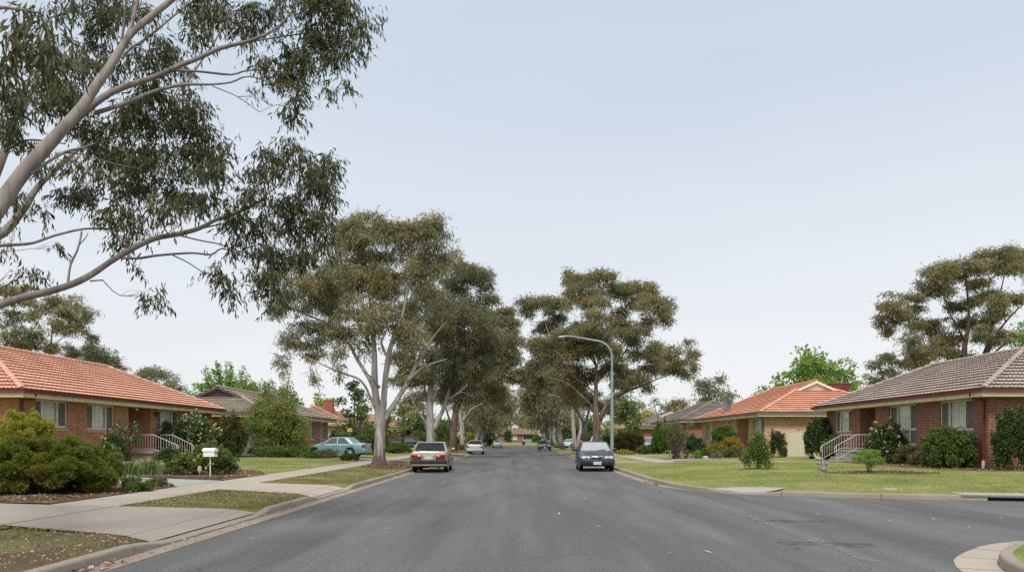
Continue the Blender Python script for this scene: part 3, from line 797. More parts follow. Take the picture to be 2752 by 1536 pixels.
def ridge_caps(mb, p0, p1, w=.13, step=.38):
    p0 = Vector(p0); p1 = Vector(p1); d = p1 - p0; n = max(1, int(d.length / step)); t = d.normalized()
    side = t.cross(Vector((0, 0, 1))).normalized(); up = side.cross(t)
    for i in range(n):
        a = p0 + d * (i / n); b = p0 + d * ((i + 1.12) / n); vs = []
        for p, r, l in ((a, w, .025), (b, w * .86, .0)):
            for k in range(7):
                an = math.pi * k / 6
                vs.append(p + side * (r * math.cos(an)) + up * (r * .75 * math.sin(an) - .01 + l))
        fs = [(k, k + 1, 8 + k, 7 + k) for k in range(6)] + [tuple(range(7))[::-1], tuple(range(7, 14))]
        mb.add(vs, fs)

def house(name, label, side, Xe, Yn, Yf, ze, a, rise, brick, tile, base, guttermat='maroon', fine=True, gablet=None, wins=(), porch=None, ov=.6, fronts=True,
          tilew=.32, course=.38, group=None, endwins=()):
    """hip-roofed house alongside the street; side=-1 left, +1 right; Xe street eave, Yn/Yf near and far eaves"""
    Xb = Xe + side * 2 * a; Xr = Xe + side * a; org = (Xe + side * a, (Yn + Yf) / 2, base)
    T = thing(name, org, label, 'house', group)
    zr = ze + rise
    # roof
    mb = MB(); ux = (side, 0, 0)
    E = lambda x, y: (x, y, ze)
    gn = a if not gablet else gablet
    roof_plane(mb, E(Xe, Yn), E(Xe, Yf), ux, a, rise, 1, 1, tilew, course, fine=fine)
    roof_plane(mb, E(Xb, Yn), E(Xb, Yf), (-side, 0, 0), a, rise, 1, 1, tilew, course, fine=fine)
    roof_plane(mb, E(Xe, Yn), E(Xb, Yn), (0, 1, 0), a, rise, 1, 1, tilew, course, v1=1.0 if not gablet else gablet, fine=fine)
    roof_plane(mb, E(Xe, Yf), E(Xb, Yf), (0, -1, 0), a, rise, 1, 1, tilew, course, fine=fine)
    yrn = Yn + a
    if gablet:
        yg = Yn + a * gablet; h = a * (1 - gablet); zg = ze + rise * gablet
        # little slopes that carry the ridge forward to the gablet
        for s in (-1, 1):
            roof_plane(mb, (Xr + s * h, yg - .25, zg), (Xr + s * h, Yn + a + .0, zg), (-s, 0, 0), h, rise * (1 - gablet), 0, 0, tilew, course, fine=fine)
        yrn = yg - .25
    rf = mb.build('roof', M[tile], T, org)
    lines = [((Xr, yrn, zr + .05), (Xr, Yf - a, zr + .05))]
    top = 1.0 if not gablet else gablet
    for x in (Xe, Xb):
        sx = side if x == Xe else -side
        lines += [((x + sx * .05, Yn + .05, ze + .07), (x + sx * a * top, Yn + a * top, ze + rise * top + .05)), ((x + sx * .05, Yf - .05, ze + .07), (Xr, Yf - a, zr + .05))]
    for p, q in lines: mb = MB(); ridge_caps(mb, p, q); mb.build('ridge_tiles', M[tile], rf, org)
    if gablet:
        mb = MB(); yg2 = yg - .05
        mb.quad([(Xr - h, yg2, zg), (Xr + h, yg2, zg), (Xr, yg2, zr)])
        k = 6
        for i in range(k):
            z = zg + (zr - zg) * (i + .1) / k; w = h * (1 - (i + .1) / k); w2 = h * (1 - (i + .9) / k)
            mb.add([(Xr - w, yg2 - .01, z), (Xr + w, yg2 - .01, z), (Xr + w2, yg2 - .035, z + (zr - zg) / k * .8), (Xr - w2, yg2 - .035, z + (zr - zg) / k * .8)], [(0, 1, 2, 3)])
        gm = 'gable' if tile in ('tile_g', 'tile_b') else 'gablec'
        mb.build('gablet', M[gm], T, org)
        mb = MB()
        for s in (-1, 1):
            d = Vector((s * h * 1.12, 0, -(zr - zg) * 1.12)); p = Vector((Xr, yg - .27, zr + .02))
            vs = [p + Vector((0, 0, .02)), p + d + Vector((0, 0, .02)), p + d + Vector((0, 0, -.16)), p + Vector((0, 0, -.16))]
            vs2 = [v + Vector((0, .03, 0)) for v in vs]
            mb.add(vs + vs2, [(0, 1, 2, 3), (7, 6, 5, 4), (0, 4, 5, 1), (1, 5, 6, 2), (2, 6, 7, 3), (3, 7, 4, 0)])
        mb.build('barge_board', M[gm], T, org)
    # gutter, fascia, soffit
    xs0, xs1 = min(Xe, Xb), max(Xe, Xb)
    def ring(mb, off, z0, z1, th):
        x0, x1, y0, y1 = xs0 - off, xs1 + off, Yn - off, Yf + off
        mb.box(((x0 + x1) / 2, y0 + th / 2, (z0 + z1) / 2), (x1 - x0, th, z1 - z0)); mb.box(((x0 + x1) / 2, y1 - th / 2, (z0 + z1) / 2), (x1 - x0, th, z1 - z0))
        mb.box((x0 + th / 2, (y0 + y1) / 2, (z0 + z1) / 2), (th, y1 - y0 - 2 * th, z1 - z0)); mb.box((x1 - th / 2, (y0 + y1) / 2, (z0 + z1) / 2), (th, y1 - y0 - 2 * th, z1 - z0))
    mb = MB(); ring(mb, .10, ze - .10, ze + .015, .095); ring(mb, .115, ze - .005, ze + .022, .02); mb.build('gutter', M[guttermat], T, org)
    mb = MB(); ring(mb, .0, ze - .27, ze - .015, .03); mb.build('fascia', M['cream'], T, org)
    mb = MB(); mb.box(((xs0 + xs1) / 2, (Yn + Yf) / 2, ze - .262), (xs1 - xs0 - .07, Yf - Yn - .07, .012)); mb.build('soffit', M['cream'], T, org)
    # walls
    zw = ze - .272; Xw = Xe + side * ov; Xwb = Xb - side * ov; Y0, Y1 = Yn + ov, Yf - ov
    L = Y1 - Y0; D = abs(Xwb - Xw)
    mb = MB(); ops = [(w[0] - Y0, w[1] - Y0, w[2], w[3]) for w in wins]
    if porch: ops.append((porch[0] - Y0, porch[1] - Y0, porch[2], zw - .0005, porch[3]))
    O = (Xw, Y0, 0)
    wallpanel(mb, O, (0, 1, 0), (-side, 0, 0), L, base - .3, zw, ops)
    eops = [(w[0], w[1], w[2], w[3]) for w in endwins]
    wallpanel(mb, (Xw, Y0, 0), (side, 0, 0), (0, -1, 0), D, base - .3, zw, eops, u_off=.06)
    wallpanel(mb, (Xw, Y1, 0), (side, 0, 0), (0, 1, 0), D, base - .3, zw, [])
    wallpanel(mb, (Xwb, Y0, 0), (0, 1, 0), (side, 0, 0), L, base - .3, zw, [])
    mb.build('wall', M[brick], T, org)
    for w in wins:
        kw = w[4] if len(w) > 4 else {}
        window(T, org, O, (0, 1, 0), (-side, 0, 0), w[0] - Y0, w[1] - Y0, w[2], w[3], brick=brick, **kw)
    for w in endwins: window(T, org, (Xw, Y0, 0), (side, 0, 0), (0, -1, 0), w[0], w[1], w[2], w[3], brick=brick)
    return T, org, dict(Xw=Xw, Y0=Y0, Y1=Y1, zw=zw, O=O, side=side)

def downpipe(T, org, x, y, side, ze, z0, mat, boot=False):
    mb = MB()
    mb.box((x - side * .55, y, ze - .16), (.11, .11, .16)); 
    mb.tube([(x - side * .55, y, ze - .22), (x - side * .5, y, ze - .3), (x - side * .1, y, ze - .36), (x - side * .055, y, ze - .48), (x - side * .055, y, z0)], .05, 8)
    o = mb.build('downpipe', M[mat], T, org, smooth=50)
    return o

def railing(T, org, pts_list, h=.82, name='railing'):
    for pts in pts_list:
        mb = MB(); P = [Vector(p) for p in pts]
        mb.tube([p + Vector((0, 0, h)) for p in P], .018, 6); mb.tube([p + Vector((0, 0, .10)) for p in P], .012, 6)
        for a, b in zip(P, P[1:]):
            n = max(2, int((b - a).length / .135))
            for i in range(n + 1):
                q = a.lerp(b, i / n); post = i in (0, n)
                mb.tube([q + Vector((0, 0, 0 if post else .10)), q + Vector((0, 0, h))], .017 if post else .0085, 5)
        # the handrail turns down at the foot of the stair
        e = P[-1]; d = (P[-1] - P[-2]).normalized()
        mb.tube([e + Vector((0, 0, h)), e + d * .12 + Vector((0, 0, h - .1)), e + d * .06 + Vector((0, 0, h - .3))], .02, 6)
        mb.build(name, M['whiter'], T, org, smooth=40)

# ---- left house 1: orange tiles, orange-brown brick
T, org, h = house('brick_house', 'orange brick house with salmon orange tiled hip roof and white stair rails', -1, -19.4, 30.06, 50.6, 3.44, 5.05, 2.34, 'brick_l', 'tile_o', .42,
                  wins=[(31.75, 34.05, 2.03, 3.165, dict(lay=(.23, .72))), (35.6, 38.0, 1.98, 3.165, dict(lay=(.23, .72))), (42.5, 45.2, 2.0, 3.165, dict(lay=(.2, .72))), (47.0, 49.2, 2.1, 3.165)],
                  porch=(39.35, 41.75, .97, 1.3))
X = h['Xw']
downpipe(T, org, X, 30.85, -1, 3.44, .4, 'maroon')
mb = MB(); mb.box((X + .62, 40.5, .85), (1.4, 2.7, .16), bev=.015); mb.build('porch_slab', M['slab'], T, org)
mb = MB(); mb.box((X + .6, 40.5, .46), (1.2, 2.5, .6)); mb.build('porch_base', M['brick_l'], T, org)
mb = MB(); 
for i in range(3): mb.box((X + 1.32 + .3 * (i + .5), 40.75, .93 - .17 * (i + 1) - .3), (.3, 1.6, .6))
mb.build('step', M['slab'], T, org)
railing(T, org, [[(X + .15, 39.4, .93), (X + 1.25, 39.4, .93), (X + 2.35, 39.6, .42)], [(X + .6, 41.6, .93), (X + 1.25, 41.6, .93), (X + 2.3, 41.6, .42)]])
mb = MB(); mb.box((X - 1.22, 40.3, 2.05), (.06, .95, 2.1)); d = mb.build('front_door', M['door'], T, org)
mb = MB(); mb.sphere((X - 1.17, 39.95, 2.0), .04); mb.build('door_handle', M['chrome'], d, org)
mb = MB(); mb.tube([(X - .1, 39.42, .93), (X - .1, 39.42, 3.16)], .045, 8); mb.build('porch_post', M['creamw'], T, org)
mb = MB(); mb.lathe([(.0, 3.02), (.07, 3.03), (.1, 3.09), (.08, 3.14), (.05, 3.17)], (X - .05, 40.3, 0), n=12); mb.build('porch_light', M['white'], T, org, smooth=60)
mb = MB(); mb.tube([(X, 42.05, 2.62), (X + .12, 42.05, 2.66), (X + .16, 42.05, 2.78)], .015, 6); mb.lathe([(.02, 2.76), (.07, 2.80), (.08, 2.95), (.03, 3.02), (0, 3.03)], (X + .16, 42.05, 0), n=10); mb.build('wall_lantern', M['plastic'], T, org)

# ---- right house 1: brown tiles, dark red brick
T, org, h = house('brick_house', 'dark red brick house with brown tiled hip roof and maroon gutter, on the corner lawn', 1, 18.2, 30.15, 47.5, 3.47, 4.8, 2.12, 'brick_d', 'tile_b', .33,
                  wins=[(31.75, 34.3, 1.9, 3.195, dict(lay=(.27, .75))), (36.35, 39.0, 1.25, 3.195, dict(lay=(.25, .72), transom=2.0)), (43.3, 45.65, 1.93, 3.195, dict(lay=(.27, .74)))],
                  porch=(40.5, 42.35, .95, 1.5))
X = h['Xw']
dp = downpipe(T, org, X, 30.98, 1, 3.47, .62, 'maroon')
mb = MB(); mb.tube([(X - .055, 30.98, .66), (X - .09, 30.95, .30)], .062, 10); mb.build('pipe_boot', M['white'], T, org, smooth=50)
mb = MB(); mb.box((X - .55, 41.4, .87), (1.25, 2.2, .14), bev=.015); mb.build('porch_slab', M['slab'], T, org)
mb = MB(); mb.box((X - .5, 41.4, .46), (1.1, 2.05, .66)); mb.build('porch_base', M['brick_d'], T, org)
for i in range(3):
    mb = MB(); mb.box((X - 1.18 - .32 * (i + .5), 41.0, .94 - .18 * (i + 1) - .3), (.32, 1.7, .6), bev=.012); mb.build('step', M['slab'], T, org)
railing(T, org, [[(X - .35, 42.0, .94), (X - 1.15, 42.0, .94), (X - 2.2, 42.0, .36)], [(X - .1, 40.15, .94), (X - 1.15, 40.15, .94), (X - 2.2, 40.15, .36)]])
mb = MB(); mb.box((X + 1.45, 41.4, 2.0), (.06, .95, 2.1)); mb.build('front_door', M['dark'], T, org)

# ---- left house 2: grey-brown tiles with dark gablet
T, org, h = house('brick_house', 'red brick house with grey brown tiles and dark gablet behind the teal sedan', -1, -17.7, 54.0, 74.3, 3.4, 4.5, 1.98, 'brick_r', 'tile_g', .4, 'gutgrey', gablet=.63,
                  wins=[(61.5, 63.5, 1.7, 3.1), (67.3, 69.1, 1.5, 3.12, dict(lay=(.5,), screens=(1,))), (70.9, 72.7, 1.5, 3.12, dict(lay=(.5,), screens=(1,)))])
# ---- left house 3: salmon tiles, chimney
T, org, h = house('brick_house', 'cream house with salmon tiled roof and tall red brick chimney', -1, -18.6, 84.0, 100.0, 3.3, 5.0, 2.0, 'brick_t', 'tile_p', .42, 'creamw', fine=False, course=.4,
                  endwins=[(1.0, 2.8, 1.3, 2.6)])
mb = MB(); x0 = wx(828, 88); w = 1.0
wallpanel(mb, (x0 - w / 2, 87.5, 0), (1, 0, 0), (0, -1, 0), w, 3.5, 5.95, []); wallpanel(mb, (x0 - w / 2, 88.3, 0), (1, 0, 0), (0, 1, 0), w, 3.5, 5.95, [])
wallpanel(mb, (x0 - w / 2, 87.5, 0), (0, 1, 0), (-1, 0, 0), .8, 3.5, 5.95, []); wallpanel(mb, (x0 + w / 2, 87.5, 0), (0, 1, 0), (1, 0, 0), .8, 3.5, 5.95, [])
mb.box((x0, 87.9, 5.99), (w + .1, .9, .12)); mb.build('chimney', M['chim'], T, org)

# ---- right house 2: terracotta tiles, cream gablet, dish, burgundy chimney
T, org, h = house('brick_house', 'tan brick house with terracotta tiled roof, cream gablet and satellite dish', 1, 16.9, 54.1, 73.9, 3.4, 5.6, 2.5, 'brick_t', 'tile_o2', .35, 'gutgrey', gablet=.74,
                  wins=[(55.2, 57.4, 1.35, 3.1, dict(lay=(.2, .8))), (63.8, 65.4, 1.6, 3.1, dict(lay=(.5,))), (69.2, 71.6, 1.35, 3.1)], porch=(58.5, 61.6, .7, 1.4))
X = h['Xw']
downpipe(T, org, X, 54.9, 1, 3.4, .3, 'gutgrey')
mb = MB(); x0 = wx(2107, 62.5); w = 1.5
for (o_, u_, n_, l_) in (((x0 - w / 2, 62.0, 0), (1, 0, 0), (0, -1, 0), w), ((x0 - w / 2, 62.9, 0), (1, 0, 0), (0, 1, 0), w), ((x0 - w / 2, 62.0, 0), (0, 1, 0), (-1, 0, 0), .9), ((x0 + w / 2, 62.0, 0), (0, 1, 0), (1, 0, 0), .9)):
    wallpanel(mb, o_, u_, n_, l_, 4.0, 6.0, [])
mb.box((x0, 62.45, 6.03), (w + .08, .98, .1)); mb.build('chimney', M['chimb'], T, org)
mb = MB(); mb.box((X + 1.5, 54.62, 1.75), (1.5, .05, 1.0)); mb.build('wall_board', M['board'], T, org)
M['dish'] = m_plain('dark_dish', (.13, .135, .14), .5)
# satellite dish on its roof
yd = 66.0; xd = wx(1829, yd); zd = 3.4 + (xd - 16.9) * 2.5 / 5.6
t = thing('satellite_dish', (xd, yd, zd), 'grey satellite dish on the terracotta tiled roof', 'satellite dish')
mb = MB(); mb.lathe([(0, -.12), (.15, -.105), (.30, -.05), (.42, .03), (.44, .05), (.42, .045), (.30, -.03), (.15, -.085), (0, -.10)], (0, 0, 0), n=20)
d = mb.build('reflector', M['dish'], t, smooth=60); d.location = (0, 0, .62); d.rotation_euler = (R(75), 0, R(-48)); d.scale = (1.0, 1.35, 1)
mb = MB(); mb.tube([(0, 0, -.05), (.05, .05, .3), (.02, .02, .55)], .03, 7); mb.tube([(-.1, -.15, .5), (-.35, -.38, .38)], .015, 5); mb.box((-.36, -.4, .4), (.08, .12, .08)); mb.build('mount', M['steel'], t)

# ---- right house 3 and those further on
house('brick_house', 'red brick house with grey tiled hip roof beyond the terracotta one', 1, 16.3, 77.8, 94.6, 3.5, 4.64, 2.1, 'brick_r', 'tile_gd', .35, 'gutgrey', fine=False, course=.36, wins=[(79.5, 81.8, 1.5, 3.1), (84, 86, 1.5, 3.1)])
house('brick_house', 'low house with weathered grey tiles and white roof patch, fourth on the right', 1, 15.8, 100.0, 116.0, 3.2, 4.6, 2.0, 'brick_r', 'tile_gd', .35, 'gutgrey', fine=False, course=.45, gablet=.72)
house('brick_house', 'distant house with dull salmon roof mostly hidden by street trees on the right', 1, 15.5, 122.0, 140.0, 3.2, 5, 2.0, 'brick_t', 'tile_p', .35, 'gutgrey', fine=False, course=.5)
house('brick_house', 'distant house with brown roof mostly hidden by street trees on the left', -1, -17.0, 108.0, 126.0, 3.2, 5, 2.0, 'brick_r', 'tile_p', .4, 'gutgrey', fine=False, course=.5)
house('brick_house', 'far brick house with grey tiles behind the last left street trees', -1, -16.5, 134.0, 152.0, 3.2, 5, 2.0, 'brick_r', 'tile_gd', .4, 'gutgrey', fine=False, course=.5)

# ---- the house closing the street
def end_house():
    Y = 240.0; x0, x1 = wx(1250, Y), wx(1352, Y); base = zG(0, 240); ze = wz(1090.5, Y); zr = wz(1076, Y); org = ((x0 + x1) / 2, Y + 4, base)
    T = thing('brick_house', org, 'orange brick house with brown roof facing down the street at its far end', 'house')
    mb = MB(); a = 4.6
    for (e0, e1, up, tl) in (((x0 - .6, Y - .6, ze), (x1 + .6, Y - .6, ze), (0, 1, 0), .25), ((x0 - .6, Y + 8.6, ze), (x1 + .6, Y + 8.6, ze), (0, -1, 0), .25)):
        roof_plane(mb, e0, e1, up, a, zr - ze, tl, tl, .5, .5, fine=False)
    for s, x in ((1, x0 - .6), (-1, x1 + .6)):
        xr = x + s * a * .25
        mb.add([(x, Y - .6, ze), (x, Y + 8.6, ze), (xr, Y + 4, zr)], [(0, 1, 2)])
    mb.build('roof', M['tile_p2'], T, org)
    mb = MB(); u0 = 0
    def X_(px): return wx(px, Y) - x0
    w1 = (X_(1287), X_(1301), base + .95, ze - .45); w2 = (X_(1317), X_(1343), base + 1.3, ze - .45)
    wallpanel(mb, (x0, Y, 0), (1, 0, 0), (0, -1, 0), x1 - x0, base - .3, ze - .1, [w1, (X_(1316), X_(1344), base + .12, ze - .3, 1.2)])
    for x in (x0, x1): wallpanel(mb, (x, Y, 0), (0, 1, 0), (-1 if x == x0 else 1, 0, 0), 8, base - .3, ze - .1, [])
    mb.build('wall', M['brick_far'], T, org)
    window(T, org, (x0, Y, 0), (1, 0, 0), (0, -1, 0), *w1, lay=(.25, .75), screens=(0,), brick='brick_l')
    window(T, org, (x0, Y + 1.1, 0), (1, 0, 0), (0, -1, 0), *w2, lay=(.3, .62), screens=(0, 1), brick='brick_l', sill=False)
    mb = MB(); mb.box((wx(1330, Y), Y - .05, base + .62), (3.3, .05, 1.0)); mb.build('veranda_panel', M['galv'], T, org)
    mb = MB()
    for px in (1315.5, 1344.5): mb.box((wx(px, Y), Y - .06, base + 1.4), (.1, .1, 2.7))
    mb.build('veranda_post', M['creamw'], T, org)
    mb = MB(); mb.box(((x0 + x1) / 2, Y - .62, ze - .06), (x1 - x0 + 1.3, .06, .24)); mb.build('fascia', M['gutgrey'], T, org)
M['tile_p2'] = m_tile('fawn_roof_tile', (.25, .165, .125), (.30, .20, .15), (.34, .24, .185))
M['brick_far'] = m_brick('far_brown_brick', (.25, .14, .085), (.19, .10, .06), (.27, .19, .14))
end_house()

# ================================================================ FENCES AND STREET FURNITURE
def paling(p0, p1, hgt, name, label, mat, zf, wdt=.11, gap=.008, rails=True, cap=False):
    p0 = np.array(p0); p1 = np.array(p1); L = np.linalg.norm(p1 - p0); ang = math.atan2(p1[1] - p0[1], p1[0] - p0[0]); c = (p0 + p1) / 2
    t = thing(name, (c[0], c[1], zf(*c)), label, 'fence', rz=ang)
    mb = MB(); n = int(L / wdt); r = random.Random(3)
    for i in range(n): mb.box((-L / 2 + (i + .5) * L / n, r.uniform(-.004, .004), hgt / 2 + r.uniform(-.01, .01)), (L / n - gap, .018, hgt))
    mb.build('panel', M[mat], t)
    mb = MB()
    for z in (.3, hgt - .25): mb.box((0, .04, z), (L, .05, .08))
    mb.build('rail', M[mat], t)
    return t
paling((-20.0, 51.2), (-17.0, 51.8), 1.75, 'paling_fence', 'weathered grey paling fence beside the orange brick house', 'fencew', zL)
def steel_fence(x0, x1, Y, hgt):
    c = (x0 + x1) / 2; z = zR(c, Y)
    t = thing('steel_fence', (c, Y, z), 'cream ribbed steel fence between the two right hand houses', 'fence')
    L = x1 - x0; mb = MB(); n = int(L / .19)
    for i in range(n):
        a = -L / 2 + i * L / n; w = L / n; prof = [(0, 0), (.35, 0), (.45, -.035), (.8, -.035), (.9, 0), (1, 0)]
        for (u0, d0), (u1, d1) in zip(prof, prof[1:]): mb.quad([(a + u0 * w, d0, .03), (a + u1 * w, d1, .03), (a + u1 * w, d1, hgt), (a + u0 * w, d0, hgt)])
    mb.build('panel', M['fencec'], t)
    mb = MB(); mb.box((0, 0, hgt + .02), (L, .08, .05)); mb.box((0, 0, .02), (L, .06, .05)); mb.build('rail', M['fencec'], t)
    for x in (-L / 2, L / 2): mb = MB(); mb.box((x, 0, hgt / 2 + .02), (.07, .07, hgt + .06)); mb.build('post', M['fencec'], t)
steel_fence(18.75, 20.9, 53.6, 1.75)
paling((16.2, 74.5), (18.0, 76.2), 1.7, 'paling_fence', 'grey paling fence behind the open twiggy shrub on the right', 'fencew', zR)
paling((-19, 103.5), (-13.5, 103.8), 1.6, 'paling_fence', 'dark paling fence behind the charcoal coupe', 'timber', zL)

def street_lamp(x, y, z, first=None, label=''):
    if first: c = copy_tree(first); c.location = (x, y, z); c['label'] = label; return c
    t = thing('street_lamp', (x, y, z), label, 'street lamp', 'street lamps on the right verge')
    mb = MB(); mb.lathe([(.15, 0), (.15, .03), (.115, .05), (.11, .6)], (0, 0, 0), n=12); mb.tube([(0, 0, .02), (0, 0, 3), (0, 0, 5.4)], [.106, .09, .07], 12); mb.build('pole', M['galv'], t, smooth=40)
    mb = MB(); pts = [(0, 0, 5.38), (0, 0, 6.3)]
    for k in range(1, 9):
        a = R(82) * k / 8; pts.append((-1.0 * (1 - math.cos(a)), 0, 6.3 + 1.0 * math.sin(a) * .98))
    x1, z1 = pts[-1][0], pts[-1][2]; pts += [(x1 - .9, 0, z1 + .16), (x1 - 1.75, 0, z1 + .30)]
    mb.tube(pts, [.06] * 2 + [.055] * 8 + [.045, .036], 10); mb.build('arm', M['galv'], t, smooth=40)
    mb = MB(); hx, hz = pts[-1][0], pts[-1][2]
    mb.lathe([(0, 0), (.05, .0), (.06, .08), (.12, .22), (.135, .5), (.12, .62), (.05, .68), (0, .69)], (0, 0, 0), 'x', 12)
    hd = mb.build('lamp_head', M['galv'], t, smooth=50); hd.location = (hx + .04, 0, hz); hd.rotation_euler = (0, R(9), math.pi); hd.scale = (1, 1, .62)
    mb = MB(); mb.lathe([(0, -.05), (.07, -.045), (.10, 0)], (.36, 0, -.075), n=12); ln = mb.build('lens', M['lens'], hd, smooth=60)
    mb = MB(); mb.box((0, -.10, .75), (.12, .02, .35)); mb.build('access_hatch', M['galv'], t)
    return t
L1 = street_lamp(wx(1539.5, 46), 46.0, zR(5.6, 46), label='tall grey street lamp with curved arm behind the navy sedan')
street_lamp(5.72, 105.0, zR(5.7, 105), L1, 'second grey street lamp along, half lost in gum foliage')
street_lamp(5.72, 140.0, zR(5.7, 140), L1, 'farthest grey street lamp, behind the slate sedan')

# letterbox
xl, yl = wx(529, 23.7), 23.7; zl = zL(xl, yl)
t = thing('letterbox', (xl, yl, zl), 'white letterbox with curved roof on a thin white post', 'letterbox', rz=R(-6))
mb = MB(); mb.tube([(0, 0, -.05), (0, 0, .72)], .018, 8); mb.build('post', M['white'], t, smooth=50)
mb = MB(); mb.box((0, 0, .80), (.36, .22, .17), bev=.008); bx = mb.build('box', M['white'], t)
mb = MB(); vs = []
for x in (-.20, .20):
    for k in range(9):
        a = math.pi * k / 8; vs.append((x, .135 * math.cos(a), .885 + .10 * math.sin(a)))
mb.add(vs, [(k, k + 1, 10 + k, 9 + k) for k in range(8)] + [tuple(range(9))[::-1], tuple(range(9, 18)), (0, 9, 17, 8)])
mb.build('lid', M['white'], t, smooth=40)
mb = MB(); mb.box((.184, 0, .83), (.006, .15, .03)); mb.build('slot', M['dark'], bx)
mb = MB(); mb.box((.06, -.03, .50), (.20, .012, .022)); mb.tube([(-.02, -.03, .48), (-.12, -.03, .38)], .012, 5); mb.sphere((-.13, -.03, .36), (.03, .015, .05)); mb.build('bracket', M['paper'], t)
t = MB(); t.sphere((0, 0, .28), (.07, .03, .12), 12, 8); t.tube([(0, 0, .0), (0, 0, .2)], .008, 5)
o = t.build('garden_ornament', M['paper'], org=(0, 0, 0)); o.location = (wx(502, 24.6), 24.6, zL(-10, 24.6)); tag(o, 'small oval tan ornament beside the letterbox', 'ornament')
mb = MB(); mb.box((0, 0, 0), (3.0, .16, .14), bev=.02); o = mb.build('garden_sleeper', M['timber']); o.location = (-10.5, 23.75, zL(-10.3, 23.6) + .05); o.rotation_euler = (0, 0, R(-18)); tag(o, 'dark timber sleeper edging the bed by the letterbox', 'garden edging')
# water/gas meter on the right lawn
ym = 26.6; x0, x1 = wx(2058, ym), wx(2079, ym); xm = (x0 + x1) / 2
t = thing('water_meter', (xm, ym, zR(xm, ym)), 'grey pipe meter assembly standing on the right lawn', 'meter')
hw = (x1 - x0) / 2
mb = MB(); mb.tube([(-hw, 0, -.05), (-hw, 0, .42)], .024, 8); mb.sphere((-hw, 0, .45), .045); mb.build('riser', M['steel'], t, smooth=50)
mb = MB(); mb.tube([(hw, 0, -.05), (hw, 0, .42)], .024, 8); mb.sphere((hw, 0, .44), .055); mb.build('riser', M['steel'], t, smooth=50)
mb = MB(); mb.tube([(-hw, 0, .43), (hw, 0, .44)], .022, 8); mb.lathe([(0, .40), (.07, .41), (.075, .50), (.05, .53), (.045, .57), (0, .58)], (.03, 0, 0), n=12); mb.build('valve', M['steel'], t, smooth=50)
mb = MB(); mb.lathe([(0, -.1), (.06, -.09), (.075, -.02), (.06, .06), (0, .07)], (hw - .09, 0, .25), 'x', 12); mb.tube([(hw - .02, 0, .25), (hw + .05, 0, .2)], .014, 6); mb.build('dial', M['steel'], t, smooth=50)
mb = MB(); mb.lathe([(0, .03), (.16, .03), (.19, .01), (.19, -.02)], (0, 0, 0), n=18); o = mb.build('pit_cover', M['concrete'], smooth=40); yc = 20.5; xc = wx(2238, 20.9); o.location = (xc, 20.9, zR(xc, 20.9) + .005); tag(o, 'round pale pit cover set in the right lawn', 'pit cover')
# yellow sign above the hedge, rocks, bin
t = thing('garden_sign', (wx(880, 63), 63.0, zL(-14, 63)), 'small yellow sign above the hedge behind the teal sedan', 'sign')
mb = MB(); mb.box((0, 0, 1.95), (.38, .04, .26), bev=.01); mb.build('board', M['yellow'], t)
mb = MB(); mb.box((.06, -.024, 1.96), (.16, .006, .07)); mb.build('symbol', M['ink'], t)
mb = MB(); mb.tube([(0, .03, -.05), (0, .03, 1.9)], .025, 6); mb.build('post', M['steel'], t)
def rock(x, y, r, label, seed):
    bm = bmesh.new(); bmesh.ops.create_icosphere(bm, subdivisions=3, radius=r)
    for v in bm.verts: v.co *= 1 + .28 * mnoise.noise(v.co * (1.6 / r) + Vector((seed, 0, 0))); v.co.z *= .7
    me = bpy.data.meshes.new('rock'); bm.to_mesh(me); bm.free(); me.materials.append(M['stone'])
    for p in me.polygons: p.use_smooth = True
    o = bpy.data.objects.new('rock', me); COL.objects.link(o); o.location = (x, y, zG(x, y) + r * .25); tag(o, label, 'rock', 'pale rocks in the right garden beds')
for i, (px, Y, r, lb) in enumerate([(2059, 44.5, .2, 'pale rock at the foot of the clipped dark shrub'), (2094, 43.5, .17, 'small pale rock left of the stair foot'), (2101, 43.2, .12, 'pointed tan rock beside the white stair rail'),
                                    (1775, 49.5, .22, 'flat pale rock by the bright green low shrub'), (1880, 50.2, .2, 'pale rock under the golden shrub')]): rock(wx(px, Y), Y, r, lb, i * 3.1)
yb = 189.0; t = thing('rubbish_bin', (wx(1317, yb), yb, zG(0, yb)), 'small dark bin on the grass before the far house', 'bin')
mb = MB(); mb.box((0, 0, .42), (.78, .6, .72), bev=.03); mb.build('body', M['plastic'], t)
mb = MB(); mb.box((0, 0, .82), (.84, .66, .08), bev=.03); mb.build('lid', M['plastic'], t)
for s in (-.3, .3): mb = MB(); mb.lathe([(0, -.03), (.1, -.03), (.1, .03), (0, .03)], (s, .25, .1), 'x', 12); mb.build('wheel', M['black'], t)
# ================================================================ CARS
def text_mesh(s, size, mat, name, parent, loc, rot, align='CENTER'):
    cu = bpy.data.curves.new('lettering', 'FONT'); cu.body = s; cu.size = size; cu.align_x = align; cu.align_y = 'CENTER'; cu.extrude = .002
    ob = bpy.data.objects.new('tmp_text', cu); COL.objects.link(ob)
    me = bpy.data.meshes.new_from_object(ob); bpy.data.objects.remove(ob); me.materials.clear(); me.materials.append(mat)
    o = bpy.data.objects.new(name, me); COL.objects.link(o); o.parent = parent; o.location = loc; o.rotation_euler = rot
    return o

